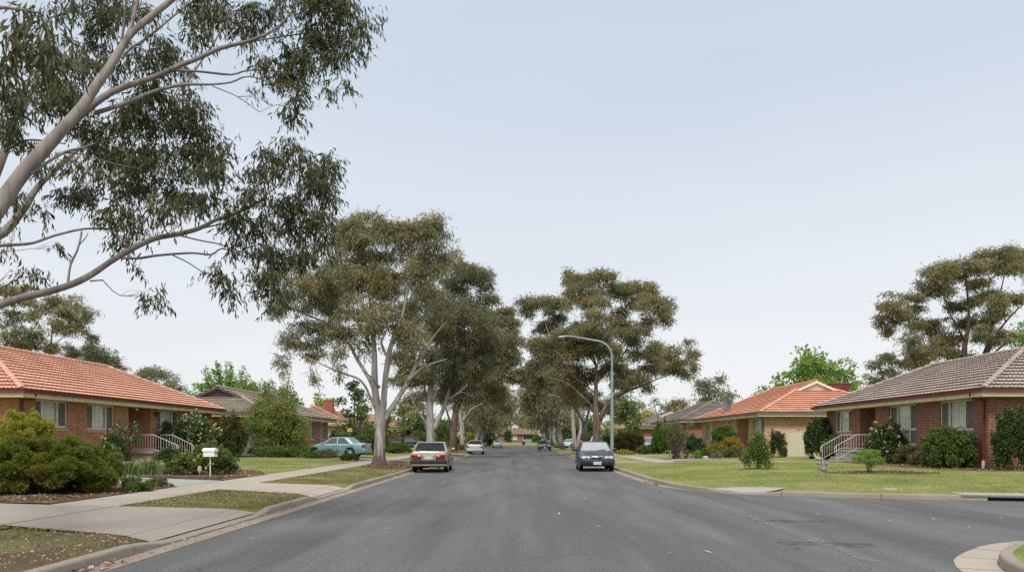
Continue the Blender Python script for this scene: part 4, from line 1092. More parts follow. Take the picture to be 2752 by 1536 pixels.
def car(name, label, loc, rz, paint, L=4.4, W=1.68, H=1.4, Rw=.315, belt=.92, hood=.74, deck=.93, rearz=.90, ws=(.95, .25), rw=(-1.05, -1.6), fo=.80, ro=1.02, taper=.74,
        bump='paint', style='boxy', lights='old', plate_f=None, plate_r=None, rim='rim', glass_f='cglass', group='cars parked on the street and drives', cat='car', full=True, strip=None, flank=.99):
    T = thing(name, loc, label, cat, group, rz)
    Pm = M[paint]; hw = W / 2; yf, yr = L / 2, -L / 2; wf, wr = yf - fo, yr + ro
    cab1, cab4 = ws[0], rw[1]
    rnd = .10 if style == 'boxy' else .22
    tp = [(yr, rearz - .06), (yr + .03, rearz), (cab4 - .05, deck), (cab1 + .02, belt + .005), (cab1 + .35, lerp(belt, hood, .28)), (yf - .30, hood + .03), (yf - .1, hood), (yf, hood - (.05 if style == 'boxy' else .10))]
    wp = [(yr, .94 if style == 'boxy' else .86), (yr + rnd, .985), (yr + .6, 1), (yf - .9, 1), (yf - rnd - .15, .975), (yf - .05, .93 if style == 'boxy' else .86), (yf, .90 if style == 'boxy' else .78)]
    ra = Rw + .075
    ys = set(np.round(np.arange(yr, yf + .01, L / 26), 3)) | {yr + .03, yf - .04, yf - .1, round(yr + rnd, 3)}
    for c in (wf, wr):
        for k in range(13): ys.add(round(c + ra * math.cos(math.pi * k / 12), 3))
        ys.add(round(c + ra + .012, 3)); ys.add(round(c - ra - .012, 3))
    ys = sorted(ys); rows = []
    for y in ys:
        t = pw(y, tp); w = hw * pw(y, wp); zb = .25 if yr + .25 < y < yf - .25 else .31
        ar = 0
        for c in (wf, wr):
            if abs(y - c) < ra - 1e-4: ar = Rw + math.sqrt(ra * ra - (y - c) ** 2) * 1.0
        zo = max(zb, ar); cr = .025 if not (cab4 < y < cab1) else 0
        sec = [(0, t + cr), (.5 * w, t + cr * .8), (.84 * w, t + .002), (.945 * w, t - .03), (flank * w, max(t - .11, zo + .05)), (w, max(.56, zo + .035)), (.988 * w, max(.36, zo + .014)), (.955 * w, zo), (.60 * w, zo), (.58 * w, zb), (0, zb)]
        rows.append((y, sec))
    mb = MB(); k = 11; n2 = 2 * k - 2
    for y, sec in rows:
        ring = [(x, y, z) for x, z in sec] + [(-x, y, z) for x, z in sec[-2:0:-1]]
        mb.v += ring
    for i in range(len(rows) - 1):
        for j in range(n2):
            j2 = (j + 1) % n2; mb.f.append((i * n2 + j, (i + 1) * n2 + j, (i + 1) * n2 + j2, i * n2 + j2)); mb.uv.append(None); mb.mi.append(0)
    mb.f.append(tuple(range(n2))); mb.f.append(tuple(range((len(rows) - 1) * n2, len(rows) * n2))[::-1]); mb.uv += [None, None]; mb.mi += [0, 0]
    body = mb.build('body', Pm, T, smooth=38)
    # cabin
    wb, wt = hw * .955, hw * taper; zb, zt = belt - .03, H; y1, y2 = ws; y3, y4 = rw
    bm = bmesh.new()
    NX = 6
    def ringpts(z, w, ya, yb): return [(-w, yb, z), (w, yb, z), (w, ya, z), (-w, ya, z)]
    B = [bm.verts.new(p) for p in ringpts(zb, wb, y1, y4)]; Tt = [bm.verts.new(p) for p in ringpts(zt, wt, y2, y3)]
    for i in range(4): bm.faces.new((B[i], B[(i + 1) % 4], Tt[(i + 1) % 4], Tt[i]))
    top = bm.faces.new(Tt); bm.faces.new(B[::-1])
    bmesh.ops.bevel(bm, geom=[e for e in bm.edges if not all(v in B for v in e.verts)], offset=.075 if style == 'boxy' else .11, segments=3, affect='EDGES', profile=.5)
    me = bpy.data.meshes.new('cabin'); bm.to_mesh(me); bm.free(); me.materials.append(Pm)
    me.polygons.foreach_set('use_smooth', [True] * len(me.polygons)); me.set_sharp_from_angle(angle=R(50))
    o = bpy.data.objects.new('cabin', me); COL.objects.link(o); o.parent = T
    def panel(nm, pts, mat, par=T, off=.007):
        p = [Vector(q) for q in pts]; nr = (p[1] - p[0]).cross(p[2] - p[0]).normalized()
        cen = sum(p, Vector()) / len(p)
        if nr.dot(cen - Vector((0, (y1 + y4) / 2, .8))) < 0: nr = -nr; p.reverse()
        m2 = MB(); m2.add([q + nr * off for q in p] + [q - nr * .004 for q in p], [tuple(range(len(p)))] + [(i, i + len(p), (i + 1) % len(p) + len(p), (i + 1) % len(p)) for i in range(len(p))])
        return m2.build(nm, mat, par)
    def fr(v, ya, yb): return lerp(ya, yb, v), lerp(wb, wt, v), lerp(zb, zt, v)
    for nm, ya, yb, g in (('windscreen', y1, y2, glass_f), ('rear_window', y4, y3, 'cglass')):
        a = fr(.13, ya, yb); b = fr(.90, ya, yb)
        panel(nm, [(-a[1] * .9, a[0], a[2]), (a[1] * .9, a[0], a[2]), (b[1] * .88, b[0], b[2]), (-b[1] * .88, b[0], b[2])], M[g])
    yB = lerp(y2, y3, .46) + .05
    lo, hi = .17, .90
    for s in (-1, 1):
        def sp(y, v): return (s * lerp(wb, wt, v), y, lerp(zb, zt, v))
        fl = lambda v: lerp(y1, y2, v) - .13; rl = lambda v: lerp(y4, y3, v) + .20
        panel('side_window', [sp(fl(lo) - .10, lo), sp(yB + .035, lo), sp(yB + .035, hi), sp(fl(hi) - .02, hi)], M['cglass'])
        qx = rl(lo) + .10
        panel('side_window', [sp(yB - .035, lo), sp(qx, lo), sp(rl(hi) + .12, hi), sp(yB - .035, hi)], M['cglass'])
        if full:
            panel('window_trim', [sp(fl(lo) + .02, lo - .06), sp(qx - .06, lo - .06), sp(qx - .06, lo - .015), sp(fl(lo) + .02, lo - .015)], M['plastic'])
            # doors, handles
            for ya, yb in ((min(fl(lo) + .02, wf - ra - .03), yB + .01), (yB - .01, max(qx - .05, wr + ra * .55))):
                m2 = MB(); zs = [belt - .13, .56, .33]; xs = [flank * hw, hw, .988 * hw]
                for (za, xa), (zc, xc) in zip(zip(zs, xs), list(zip(zs, xs))[1:]):
                    yb2 = yb if (yb > wr + ra or zc > .6) else wr + ra + .02
                    yb1 = yb if (yb > wr + ra or za > .62) else wr + ra + .02
                    q = [(s * (xa + .004), ya, za), (s * (xa + .004), yb1, za), (s * (xc + .004), yb2, zc), (s * (xc + .004), ya, zc)]
                    m2.quad(q if s < 0 else q[::-1])
                d = m2.build('door', Pm, T)
                m2 = MB(); m2.box((s * (hw * flank + .012), yb + .2, belt - .17), (.022, .17, .035), bev=.008); m2.build('handle', M['plastic'], d)
                m2 = MB(); m2.box((s * (hw + .0025), yb, (belt + .2) / 2), (.006, .008, belt - .36)); m2.build('seam', M['black'], d)
            if strip: m2 = MB(); m2.box((s * (hw + .006), 0, .50), (.016, L * .60, .05)); m2.build('side_strip', M[strip], T)
        m2 = MB(); m2.box((s * (hw + .075), y1 - .16, belt + .09), (.19, .09, .13), bev=.03); m2.tube([(s * (hw - .05), y1 - .12, belt + .05), (s * (hw + .05), y1 - .15, belt + .06)], .022, 5)
        mr = m2.build('mirror', Pm if paint != 'navy' else M['navy'], T, smooth=50)
    # wheels
    wheel0 = None
    for s in (-1, 1):
        for y in (wf, wr):
            e = thing('wheel', (s * (hw - .115), y, Rw), None, None); e.parent = T
            if wheel0 is None:
                m2 = MB(); m2.lathe([(Rw * .62, -.10), (Rw * .94, -.105), (Rw, -.08), (Rw, .07), (Rw * .94, .095), (Rw * .62, .085)], (0, 0, 0), 'x', 28); ty = m2.build('tyre', M['black'], e, smooth=35)
                m2 = MB(); m2.lathe([(Rw * .66, -.08), (Rw * .66, .086), (Rw * .60, .088), (Rw * .55, .06), (Rw * .25, .075), (Rw * .14, .09), (0, .09)], (0, 0, 0), 'x', 24)
                rm = m2.build('rim', M[rim], e, smooth=35)
                m2 = MB()
                for q in range(7):
                    a = 2 * math.pi * q / 7; m2.sphere((.066, Rw * .40 * math.cos(a), Rw * .40 * math.sin(a)), (.012, Rw * .09, Rw * .09), 8, 5)
                sl = m2.build('rim_slots', M['black'], e); wheel0 = (ty, rm, sl)
            else:
                for q in wheel0: c = q.copy(); COL.objects.link(c); c.parent = e
            e.scale = (s, 1, 1)
    m2 = MB(); m2.box((0, 0, .33), (W * .62, L * .86, .18)); m2.box((-hw * .25, yr + .5, .26), (W * .22, .4, .1)); m2.tube([(hw * .5, yr + .6, .2), (hw * .5, yr + .02, .2)], .03, 8); m2.build('underbody', M['black'], T)
    # bumpers
    bm_ = Pm if bump == 'paint' else M['plastic']
    for s, y, nm in ((1, yf, 'front_bumper'), (-1, yr, 'rear_bumper')):
        m2 = MB()
        if bump == 'paint':
            m2.box((0, y - s * .04, .43), (W * .965, .20, .28), bev=.05)
        else:
            m2.box((0, y - s * .035, .49), (W * .985, .20, .17), bev=.035)
        b = m2.build(nm, bm_, T, smooth=40)
        if bump == 'paint' and s > 0:
            m2 = MB(); m2.box((0, yf + .055, .36), (W * .78, .02, .11), bev=.008); m2.build('air_intake', M['black'], b)
        if bump != 'paint':
            m2 = MB(); m2.box((0, y - s * .03, .365), (W * .93, .12, .12), bev=.03); m2.build('valance', Pm, b)
    # lamps
    for s in (-1, 1):
        if lights == 'boxrear' or style == 'boxy':
            m2 = MB(); m2.box((s * hw * .63, yr - .004, .705), (hw * .52, .05, .23), bev=.012); m2.box((s * hw * .905, yr + .06, .705), (hw * .10, .12, .22), bev=.012); tl = m2.build('tail_light', M['red'], T)
            m2 = MB(); m2.box((s * hw * .50, yr - .03, .775), (hw * .16, .012, .055)); m2.build('reversing_lens', M['lens'], tl)
        else:
            m2 = MB(); m2.box((s * hw * .72, yr + .05, .76), (hw * .34, .12, .17), bev=.03); m2.box((s * hw * .90, yr + .17, .76), (hw * .10, .22, .15), bev=.02); tl = m2.build('tail_light', M['red'], T)
            m2 = MB(); m2.box((s * hw * .58, yr - .012, .75), (hw * .12, .02, .10)); m2.build('reversing_lens', M['lens'], tl)
        m2 = MB(); z = .655 if paint == 'navy' else .64
        m2.box((s * hw * .63, yf - .012, z), (hw * .46, .06, .125), bev=.03); hl = m2.build('headlight', M['lens'], T, smooth=50)
        m2 = MB(); m2.box((s * hw * .87, yf - .03, z), (hw * .13, .09, .115), bev=.02); m2.build('indicator', M['amber'], hl)
        m2 = MB(); m2.sphere((s * hw * .60, yf + .014, z), (hw * .12, .01, .045), 10, 6); m2.build('reflector', M['galv'], hl)
    m2 = MB(); m2.box((0, yf - .008, .655), (hw * .66, .045, .13), bev=.03); g = m2.build('grille', M['chrome'], T, smooth=50)
    m2 = MB(); m2.box((-hw * .155, yf + .014, .655), (hw * .27, .012, .085)); m2.box((hw * .155, yf + .014, .655), (hw * .27, .012, .085)); m2.build('grille_mesh', M['black'], g)
    m2 = MB(); m2.sphere((0, yf + .02, .665), (.04, .012, .045), 10, 6); m2.build('badge', M['chrome'], g)
    for s in (-1, 1):
        m2 = MB(); a = fr(.13, y1, y2); m2.tube([(s * .1 + .12, a[0] + .01, a[2] - .01), (s * .38 - .12, a[0] - .05, a[2] + .06)], .012, 5); m2.build('wiper', M['plastic'], T)
    for pl, s, y, z in ((plate_f, 1, yf + .068 if bump == 'paint' else yf + .075, .40), (plate_r, -1, yr - .02 if style == 'boxy' else yr - .015, .68 if style == 'boxy' else .70)):
        if pl:
            m2 = MB(); m2.box((0, y, z), (.38, .012, .13), bev=.004); p = m2.build('number_plate', M['plate'], T)
            text_mesh(pl, .105, M['ink'], 'plate_number', p, (0, y + s * .0075, z), (R(90), 0, R(180) if s > 0 else 0))
    m2 = MB(); m2.sphere((0, yr - .006, rearz - .075), (.035, .012, .035), 10, 6); m2.build('boot_badge', M['chrome'], T)
    if full: m2 = MB(); m2.box((0, yr - .003, .705), (hw * .62, .03, .20), bev=.01); m2.build('plate_recess', Pm, T)
    return T

car('parked_car', 'champagne beige boxy sedan seen from behind at the left kerb', (wx(1076, 34.9) , 34.75 + 2.22, 0), R(1.5), 'beige', L=4.45, W=1.70, H=1.40, belt=.95, hood=.78, deck=.96, rearz=.94, ws=(.95, .30), rw=(-.95, -1.62),
    bump='black', plate_r='YSH ZVC', taper=.76, ro=1.0)
car('parked_car', 'navy sedan facing the camera at the right kerb by the lamp', (3.74, 35.95 + 2.2, 0), R(180 - 1.5), 'navy', L=4.3, W=1.70, H=1.41, belt=.93, hood=.745, deck=.95, ws=(1.0, .15), rw=(-1.0, -1.6), style='round', plate_f='PLX0X01', glass_f='cglassw', taper=.73)
car('parked_car', 'silver rounded sedan seen from behind, second at the left kerb', (wx(1193, 78) + .02, 78 + 2.2, 0), R(1.0), 'silver', L=4.5, W=1.74, H=1.43, belt=.95, hood=.76, deck=1.0, rearz=.97, ws=(1.0, .2), rw=(-1.0, -1.6), style='round', plate_r='DSN 04K', taper=.72)
car('parked_car', 'slate grey upright sedan facing the camera at the right kerb', (wx(1371, 105.5), 105.5 + 2.2, 0), R(180), 'slate', L=4.5, W=1.72, H=1.43, belt=.93, hood=.80, ws=(.9, .35), rw=(-1.0, -1.6), bump='black', plate_f='TBK 620', taper=.80)
car('parked_car', 'small pale hatch seen far off at the left kerb', (-4.1, 147, 0), 0, 'silver', L=4.0, W=1.66, H=1.42, style='round', full=False)
yt = 53.6; xt = (wx(779, yt + .6) + wx(926, yt)) / 2
car('parked_car', 'teal blue sedan parked side-on in a left driveway', (xt, yt, zL(xt, yt) - .03), R(90 - 7), 'teal', L=4.35, W=1.70, H=1.39, belt=.93, hood=.76, deck=.99, rearz=.95, ws=(.98, .25), rw=(-.95, -1.55), style='round', plate_r='QDM 318', taper=.74, strip='teal', rim='rim', Rw=.30)
yc = 102.0; xc = wx(1022, yc)
car('parked_car', 'charcoal coupe parked side-on in a far left driveway', (xc, yc, zL(xc, yc) + .02), R(92), 'charcoal', L=4.5, W=1.75, H=1.33, belt=.92, hood=.80, deck=.98, ws=(.7, .0), rw=(-.75, -1.75), style='round', taper=.80, strip='galv')
car('parked_car', 'white four-wheel drive glimpsed behind the rusty street gum', (wx(1505, 92), 92, zR(9.5, 92)), R(60), 'whitecar', L=4.6, W=1.8, H=1.78, belt=1.1, hood=1.05, deck=1.1, rearz=1.08, ws=(.7, .45), rw=(-1.9, -2.1), taper=.88, Rw=.36)
car('parked_car', 'white car nosing out of a far right driveway', (wx(1433, 120), 120, zR(8.0, 120)), R(160), 'whitecar', L=4.3, W=1.7, H=1.42, style='round')
car('parked_car', 'pale car half hidden behind shrubs right of the clipped hedge', (wx(1636, 76), 77, zR(13, 77)), R(150), 'whitecar', L=4.3, W=1.7, H=1.45, style='round')
# ================================================================ FOLIAGE
DENS = 3.6
def unit(a): return a / np.maximum(np.linalg.norm(a, axis=-1, keepdims=True), 1e-9)
def leaf_quads(P, D, L, W, rng, curl=.0):
    """one rhombic leaf per point: base P, axis D (unit), length, width"""
    N = len(P); Rn = unit(rng.normal(size=(N, 3))); S = unit(np.cross(D, Rn)); Nn = np.cross(S, D)
    L = np.asarray(L)[:, None]; W = np.asarray(W)[:, None]
    a = P; m = P + D * L * .42 + Nn * L * .05; t = P + D * L - Nn * L * curl
    V = np.stack([a, m + S * W / 2, t, m - S * W / 2], 1).reshape(-1, 3)
    return V
def sph(rng, n, up=0.0):
    d = unit(rng.normal(size=(n, 3)))
    if up:
        f = (d[:, 2] < 0) & (rng.uniform(size=n) < up); d[f, 2] *= -1
    return d

def leaves_in(rng, C, Rr, n, up=.5, inner=.45):
    d = sph(rng, n, up); r = inner + (1 - inner) * rng.uniform(size=n) ** .6
    return C + d * np.asarray(Rr) * r[:, None], d

def crown(rng, clumps, dens, leaf, sub=.40, up=.55, droop=.8, spread=.35, nsub=None, sprig=0, aspect=.24, flat=.8):
    """clumps: (cx,cy,cz,rx,ry,rz[,density]) -> leaf vertices and the centres of the sub-clumps that carry them"""
    VV = []; subs = []
    for ci, c in enumerate(clumps):
        C = np.array(c[:3]); Rr = np.array(c[3:6]); dm = c[6] if len(c) > 6 else 1.0
        k = nsub or int(np.clip(5 + 5.0 * (Rr[0] * Rr[2]) ** .5, 6, 16))
        dd = sph(rng, k, .35); sc = C + dd * Rr * (.25 + .62 * rng.uniform(size=(k, 1)) ** .5)
        area = 4 * Rr[0] * max(Rr[2], Rr[1] * .6)
        n_tot = max(20, int(DENS * dens * dm * area / (leaf * leaf * aspect)))
        for j in range(k):
            rr = np.array([Rr[0], (Rr[0] + Rr[1]) / 2, Rr[2]]) * sub * rng.uniform(.65, 1.3); rr[2] = max(rr[2], rr[0] * .5) * flat
            n = int(n_tot / k * rng.uniform(.6, 1.4)); subs.append((ci, sc[j], rr))
            if n < 1: continue
            if sprig:
                m = max(1, n // sprig)
                P0, d0 = leaves_in(rng, sc[j], rr, m, up, .3)
                ax = unit(d0 * [1, 1, .4] * spread * 1.6 + rng.normal(size=(m, 3)) * .35 + [0, 0, -droop * .8])
                ln = leaf * rng.uniform(1.6, 3.4, m)
                t = (np.arange(sprig) + .3) / sprig
                P = (P0[:, None, :] + ax[:, None, :] * (ln[:, None, None] * t[None, :, None])).reshape(-1, 3)
                P += rng.normal(size=P.shape) * leaf * .10
                D = unit(np.repeat(ax, sprig, 0) * .5 + rng.normal(size=P.shape) * .42 + [0, 0, -droop])
            else:
                P, d0 = leaves_in(rng, sc[j], rr, n, up)
                D = unit(d0 * spread + rng.normal(size=P.shape) * .5 + [0, 0, -droop])
            q = rng.uniform(.6, 1.35, len(P)) * leaf
            VV.append(leaf_quads(P, D, q, q * aspect * rng.uniform(.75, 1.3, len(P)), rng, .12))
    V = np.concatenate(VV); return V, subs

def wiggle(rng, a, b, n, amt, sag=0.0):
    a = np.array(a, float); b = np.array(b, float); L = np.linalg.norm(b - a); pts = []
    o1 = rng.normal(size=3) * amt * L; o2 = rng.normal(size=3) * amt * L * .6
    for i in range(n + 1):
        t = i / n; pts.append(a + (b - a) * t + o1 * math.sin(math.pi * t) + o2 * math.sin(2 * math.pi * t) + np.array([0, 0, -sag * L * math.sin(math.pi * t)]))
    return pts

def smooth_poly(pts, rad, n=3):
    """Catmull-Rom through the points"""
    P = np.array(pts, float); Rr = np.array(rad, float); out = []; ro = []
    for i in range(len(P) - 1):
        p0, p1, p2, p3 = P[max(i - 1, 0)], P[i], P[i + 1], P[min(i + 2, len(P) - 1)]
        for k in range(n):
            t = k / n
            out.append(.5 * ((2 * p1) + (p2 - p0) * t + (2 * p0 - 5 * p1 + 4 * p2 - p3) * t * t + (3 * p1 - p0 - 3 * p2 + p3) * t ** 3)); ro.append(lerp(Rr[i], Rr[i + 1], t))
    out.append(P[-1]); ro.append(Rr[-1]); return out, ro

def tree(name, label, base, limbs, clumps, bark, leafm, seed, dens=.9, fillin=0, leaf=.2, group=None, cat='tree', twig=1.0, subtw=True, sides=9, **kw):
    """limbs: list of (points, radii) in world space; clumps get their own branches from the nearest limb"""
    rng = np.random.default_rng(seed); T = thing(name, base, label, cat, group)
    ztop = max((c[2] + c[5] for c in clumps), default=0)
    for c in list(clumps)[:]:
        for _ in range(fillin):
            d = rng.normal(size=3) * [.55, .7, .95]; k = rng.uniform(.5, .85); clumps = list(clumps) + [(c[0] + d[0] * c[3], c[1] + d[1] * c[4], min(c[2] + d[2] * c[5], ztop - c[5] * k * 1.25), c[3] * k, c[4] * k, c[5] * k, (c[6] if len(c) > 6 else 1) * .8)]
    V, subs = crown(rng, clumps, dens, leaf, **kw)
    mb = MB(); nodes = []
    limbs = list(limbs); p0, r0 = limbs[0]
    if p0[0][2] > base[2] + .1 and abs(p0[0][0] - base[0]) < 1.5: limbs[0] = ([(base[0], base[1], base[2] - .1), (lerp(base[0], p0[0][0], .6), p0[0][1], lerp(base[2], p0[0][2], .5))] + list(p0), [r0[0] * 1.25, r0[0] * 1.05] + list(r0))
    for pts, rad in limbs:
        p, r = smooth_poly(pts, rad); n = sides if max(r) > .06 else 5
        # gentle irregularity of girth
        r = [q * (1 + .03 * math.sin(i * .9 + seed)) for i, q in enumerate(r)]
        mb.tube(p, r, n)
        for a, b in zip(p, r): nodes.append((*a, b))
    ND = np.array(nodes)
    ends = {}; CC = np.array([c[:3] for c in clumps]); todo = set(range(len(clumps)))
    best = np.full(len(clumps), 1e9); bj = np.zeros(len(clumps), int)
    def relax(lo):
        for i in todo:
            d = np.linalg.norm(ND[lo:, :3] - CC[i], axis=1) + np.maximum(0, ND[lo:, 2] - CC[i][2] + .2) * 1.5
            k = int(np.argmin(d))
            if d[k] < best[i]: best[i] = d[k]; bj[i] = lo + k
    relax(0)
    while todo:
        i = min(todo, key=lambda q: best[q]); todo.discard(i); c = clumps[i]
        C = CC[i]; j = int(bj[i]); a = ND[j, :3]; r0 = min(ND[j, 3] * .7, (.018 + .010 * np.linalg.norm(C - a)) * twig); m = 5
        p = wiggle(rng, a, C - np.array([0, 0, c[5] * .25]), m, .12, .05)
        mb.tube(p, [lerp(r0, r0 * .45, i / m) for i in range(m + 1)], 5, cap=False); ends[i] = (p, r0)
        n0 = len(ND); ND = np.concatenate([ND, np.array([(*q, lerp(r0, r0 * .5, k / m)) for k, q in enumerate(p)])[2:]]); relax(n0)
    if subtw:
        for ci, sc, rr in subs:
            p, r0 = ends[ci]; a = p[rng.integers(2, 6)]
            q = wiggle(rng, a, sc, 3, .09, -.03); rs = max(r0 * .38, .006 * twig)
            mb.tube(q, [rs, rs * .8, rs * .6, rs * .3], 4, cap=False)
    mb.build('trunk', M[bark], T, base, smooth=180)
    np_mesh('crown', V, np.arange(len(V)).reshape(-1, 4), M[leafm], T, base)
    return T

def px_limbs(lst, conv, Y0):
    """lst: (dy0, dy1, [(x,y,w)...]) in a picture frame -> world polylines with radii"""
    out = []
    for dy0, dy1, pts in lst:
        n = len(pts) - 1; P = []; Rd = []
        for i, (x, y, w) in enumerate(pts):
            px, py, sc = conv(x, y); Y = Y0 + lerp(dy0, dy1, i / n); P.append(P3(px, py, Y)); Rd.append(max(.006, w * sc * .95 / 2 / F * Y))
        out.append((P, Rd))
    return out
def px_clumps(lst, conv, Y0, depth, seed, rd=.9):
    """picture ellipses -> ellipsoids with true depth: silhouette ones at the trunk's distance, inner ones in front and behind"""
    r = np.random.default_rng(seed); A = np.array([c[:2] for c in lst], float); ctr = (A.min(0) + A.max(0)) / 2; half = (A.max(0) - A.min(0)) / 2 + 1e-6
    out = []
    for c in lst:
        u = (np.array(c[:2]) - ctr) / half; k = math.sqrt(max(.05, 1 - min(1, float((u * u).sum())) * .9))
        Y = Y0 + depth * k * r.uniform(-1, 1); px, py, sc = conv(c[0], c[1]); s = sc / F * Y
        out.append((*P3(px, py, Y), c[2] * s, (c[2] + c[3]) / 2 * s * rd, c[3] * s * 1.15, *(c[4:5])))
    return out

# ---------------------------------------------------------------- overhanging gum, near left
cz1 = lambda x, y: (x * .5534, y * .5534, .5534)
OVL = [
 (-1.6, .8, [(-330, 1560, 105), (-190, 1220, 92), (-60, 1010, 82), (0, 930, 76), (100, 790, 66), (200, 680, 60), (290, 580, 55), (370, 490, 46), (430, 400, 44), (500, 300, 36), (550, 220, 34), (600, 150, 30), (680, 80, 30), (780, 0, 28), (860, -80, 24)]),
 (.4, 1.0, [(548, 235, 20), (595, 120, 19), (615, 40, 17), (640, -50, 15)]), (.4, .2, [(548, 215, 13), (563, 120, 12), (570, 50, 11), (578, -40, 10)]),
 (.4, 1.6, [(555, 265, 13), (590, 225, 12), (650, 185, 12), (720, 130, 11), (780, 80, 9), (850, 20, 8), (880, -40, 7)]),
 (-.1, 1.5, [(315, 570, 34), (380, 510, 36), (470, 440, 32), (550, 400, 30), (700, 350, 26), (800, 305, 24), (900, 265, 22), (1000, 220, 20), (1100, 195, 17), (1190, 165, 15), (1260, 125, 11), (1310, 75, 8), (1350, 10, 5)]),
 (1.0, 2.0, [(1090, 200, 10), (1200, 180, 8), (1300, 165, 7), (1400, 155, 5), (1500, 190, 3)]),
 (.7, 1.8, [(800, 320, 14), (920, 327, 12), (1050, 340, 10), (1130, 320, 8), (1250, 325, 6), (1360, 340, 4)]),
 (.2, 1.1, [(430, 515, 24), (520, 488, 22), (620, 450, 20), (720, 410, 18), (840, 385, 17), (950, 385, 12), (1050, 375, 9), (1130, 348, 7), (1250, 382, 5), (1320, 430, 3)]),
 (.8, 1.6, [(850, 378, 10), (900, 300, 9), (970, 200, 8), (1010, 130, 6), (1070, 60, 4)]),
 (.85, 1.2, [(965, 392, 6), (1060, 430, 5), (1110, 460, 4), (1180, 510, 2.5)]), (1.0, 1.1, [(1085, 440, 4), (1130, 438, 2)]),
 (-.9, .2, [(140, 790, 15), (230, 730, 14), (300, 690, 14), (380, 670, 12), (432, 652, 7)]), (-.3, 1.2, [(300, 695, 9), (370, 700, 7), (500, 740, 7), (640, 770, 6), (770, 795, 4)]),
 (-1.2, 2.4, [(-330, 1560, 60), (-190, 1470, 46), (-60, 1415, 40), (0, 1385, 37), (100, 1352, 34), (220, 1325, 33), (330, 1290, 32), (420, 1245, 28), (500, 1190, 27), (600, 1130, 26), (700, 1085, 25), (800, 1065, 23), (900, 1040, 20), (980, 1000, 17), (1080, 965, 14), (1170, 920, 11), (1230, 870, 8), (1300, 815, 5), (1340, 770, 3)]),
 (.9, 2.0, [(550, 1172, 14), (620, 1175, 12), (700, 1163, 12), (780, 1155, 12), (880, 1150, 10), (960, 1157, 9), (1010, 1130, 7), (1100, 1160, 5), (1200, 1185, 3)]),
 (1.3, 1.5, [(785, 1160, 7), (850, 1190, 6), (920, 1235, 5), (965, 1246, 3)]), (1.4, 2.2, [(815, 1070, 8), (920, 1095, 7), (1000, 1110, 6), (1080, 1140, 5), (1160, 1165, 3)]),
 (1.5, 2.5, [(915, 1037, 9), (1050, 1010, 7), (1150, 995, 5), (1300, 980, 3)]), (.3, .6, [(308, 1295, 14), (315, 1230, 11), (325, 1190, 11), (352, 1135, 10), (366, 1080, 9), (372, 1050, 7)]),
 (.6, .6, [(410, 1277, 9), (440, 1274, 8), (467, 1273, 7)]), (.5, .8, [(352, 1120, 6), (385, 1085, 5), (400, 1060, 4)]),
 (-.8, 1.4, [(-190, 1130, 24), (-40, 1118, 18), (60, 1112, 16), (150, 1104, 14), (250, 1070, 12), (380, 1040, 11), (480, 1040, 9), (560, 1028, 6), (640, 1045, 3)]),
 (2.0, 3.5, [(-330, 1400, 60), (-150, 1180, 44), (-30, 1085, 40), (30, 1045, 40), (110, 945, 34), (160, 865, 28), (230, 790, 24), (330, 700, 18), (420, 630, 11)]),
 (2.5, 3.2, [(-150, 1150, 44), (-60, 900, 42), (20, 690, 36), (60, 560, 30), (110, 450, 26), (170, 400, 14), (240, 350, 10), (310, 300, 8)]),
 (1.5, 2.2, [(20, 690, 14), (110, 640, 10), (200, 640, 8), (300, 655, 6)]), (1.8, 2.4, [(110, 450, 14), (200, 120, 9), (285, 65, 11), (385, 22, 9)]),
]
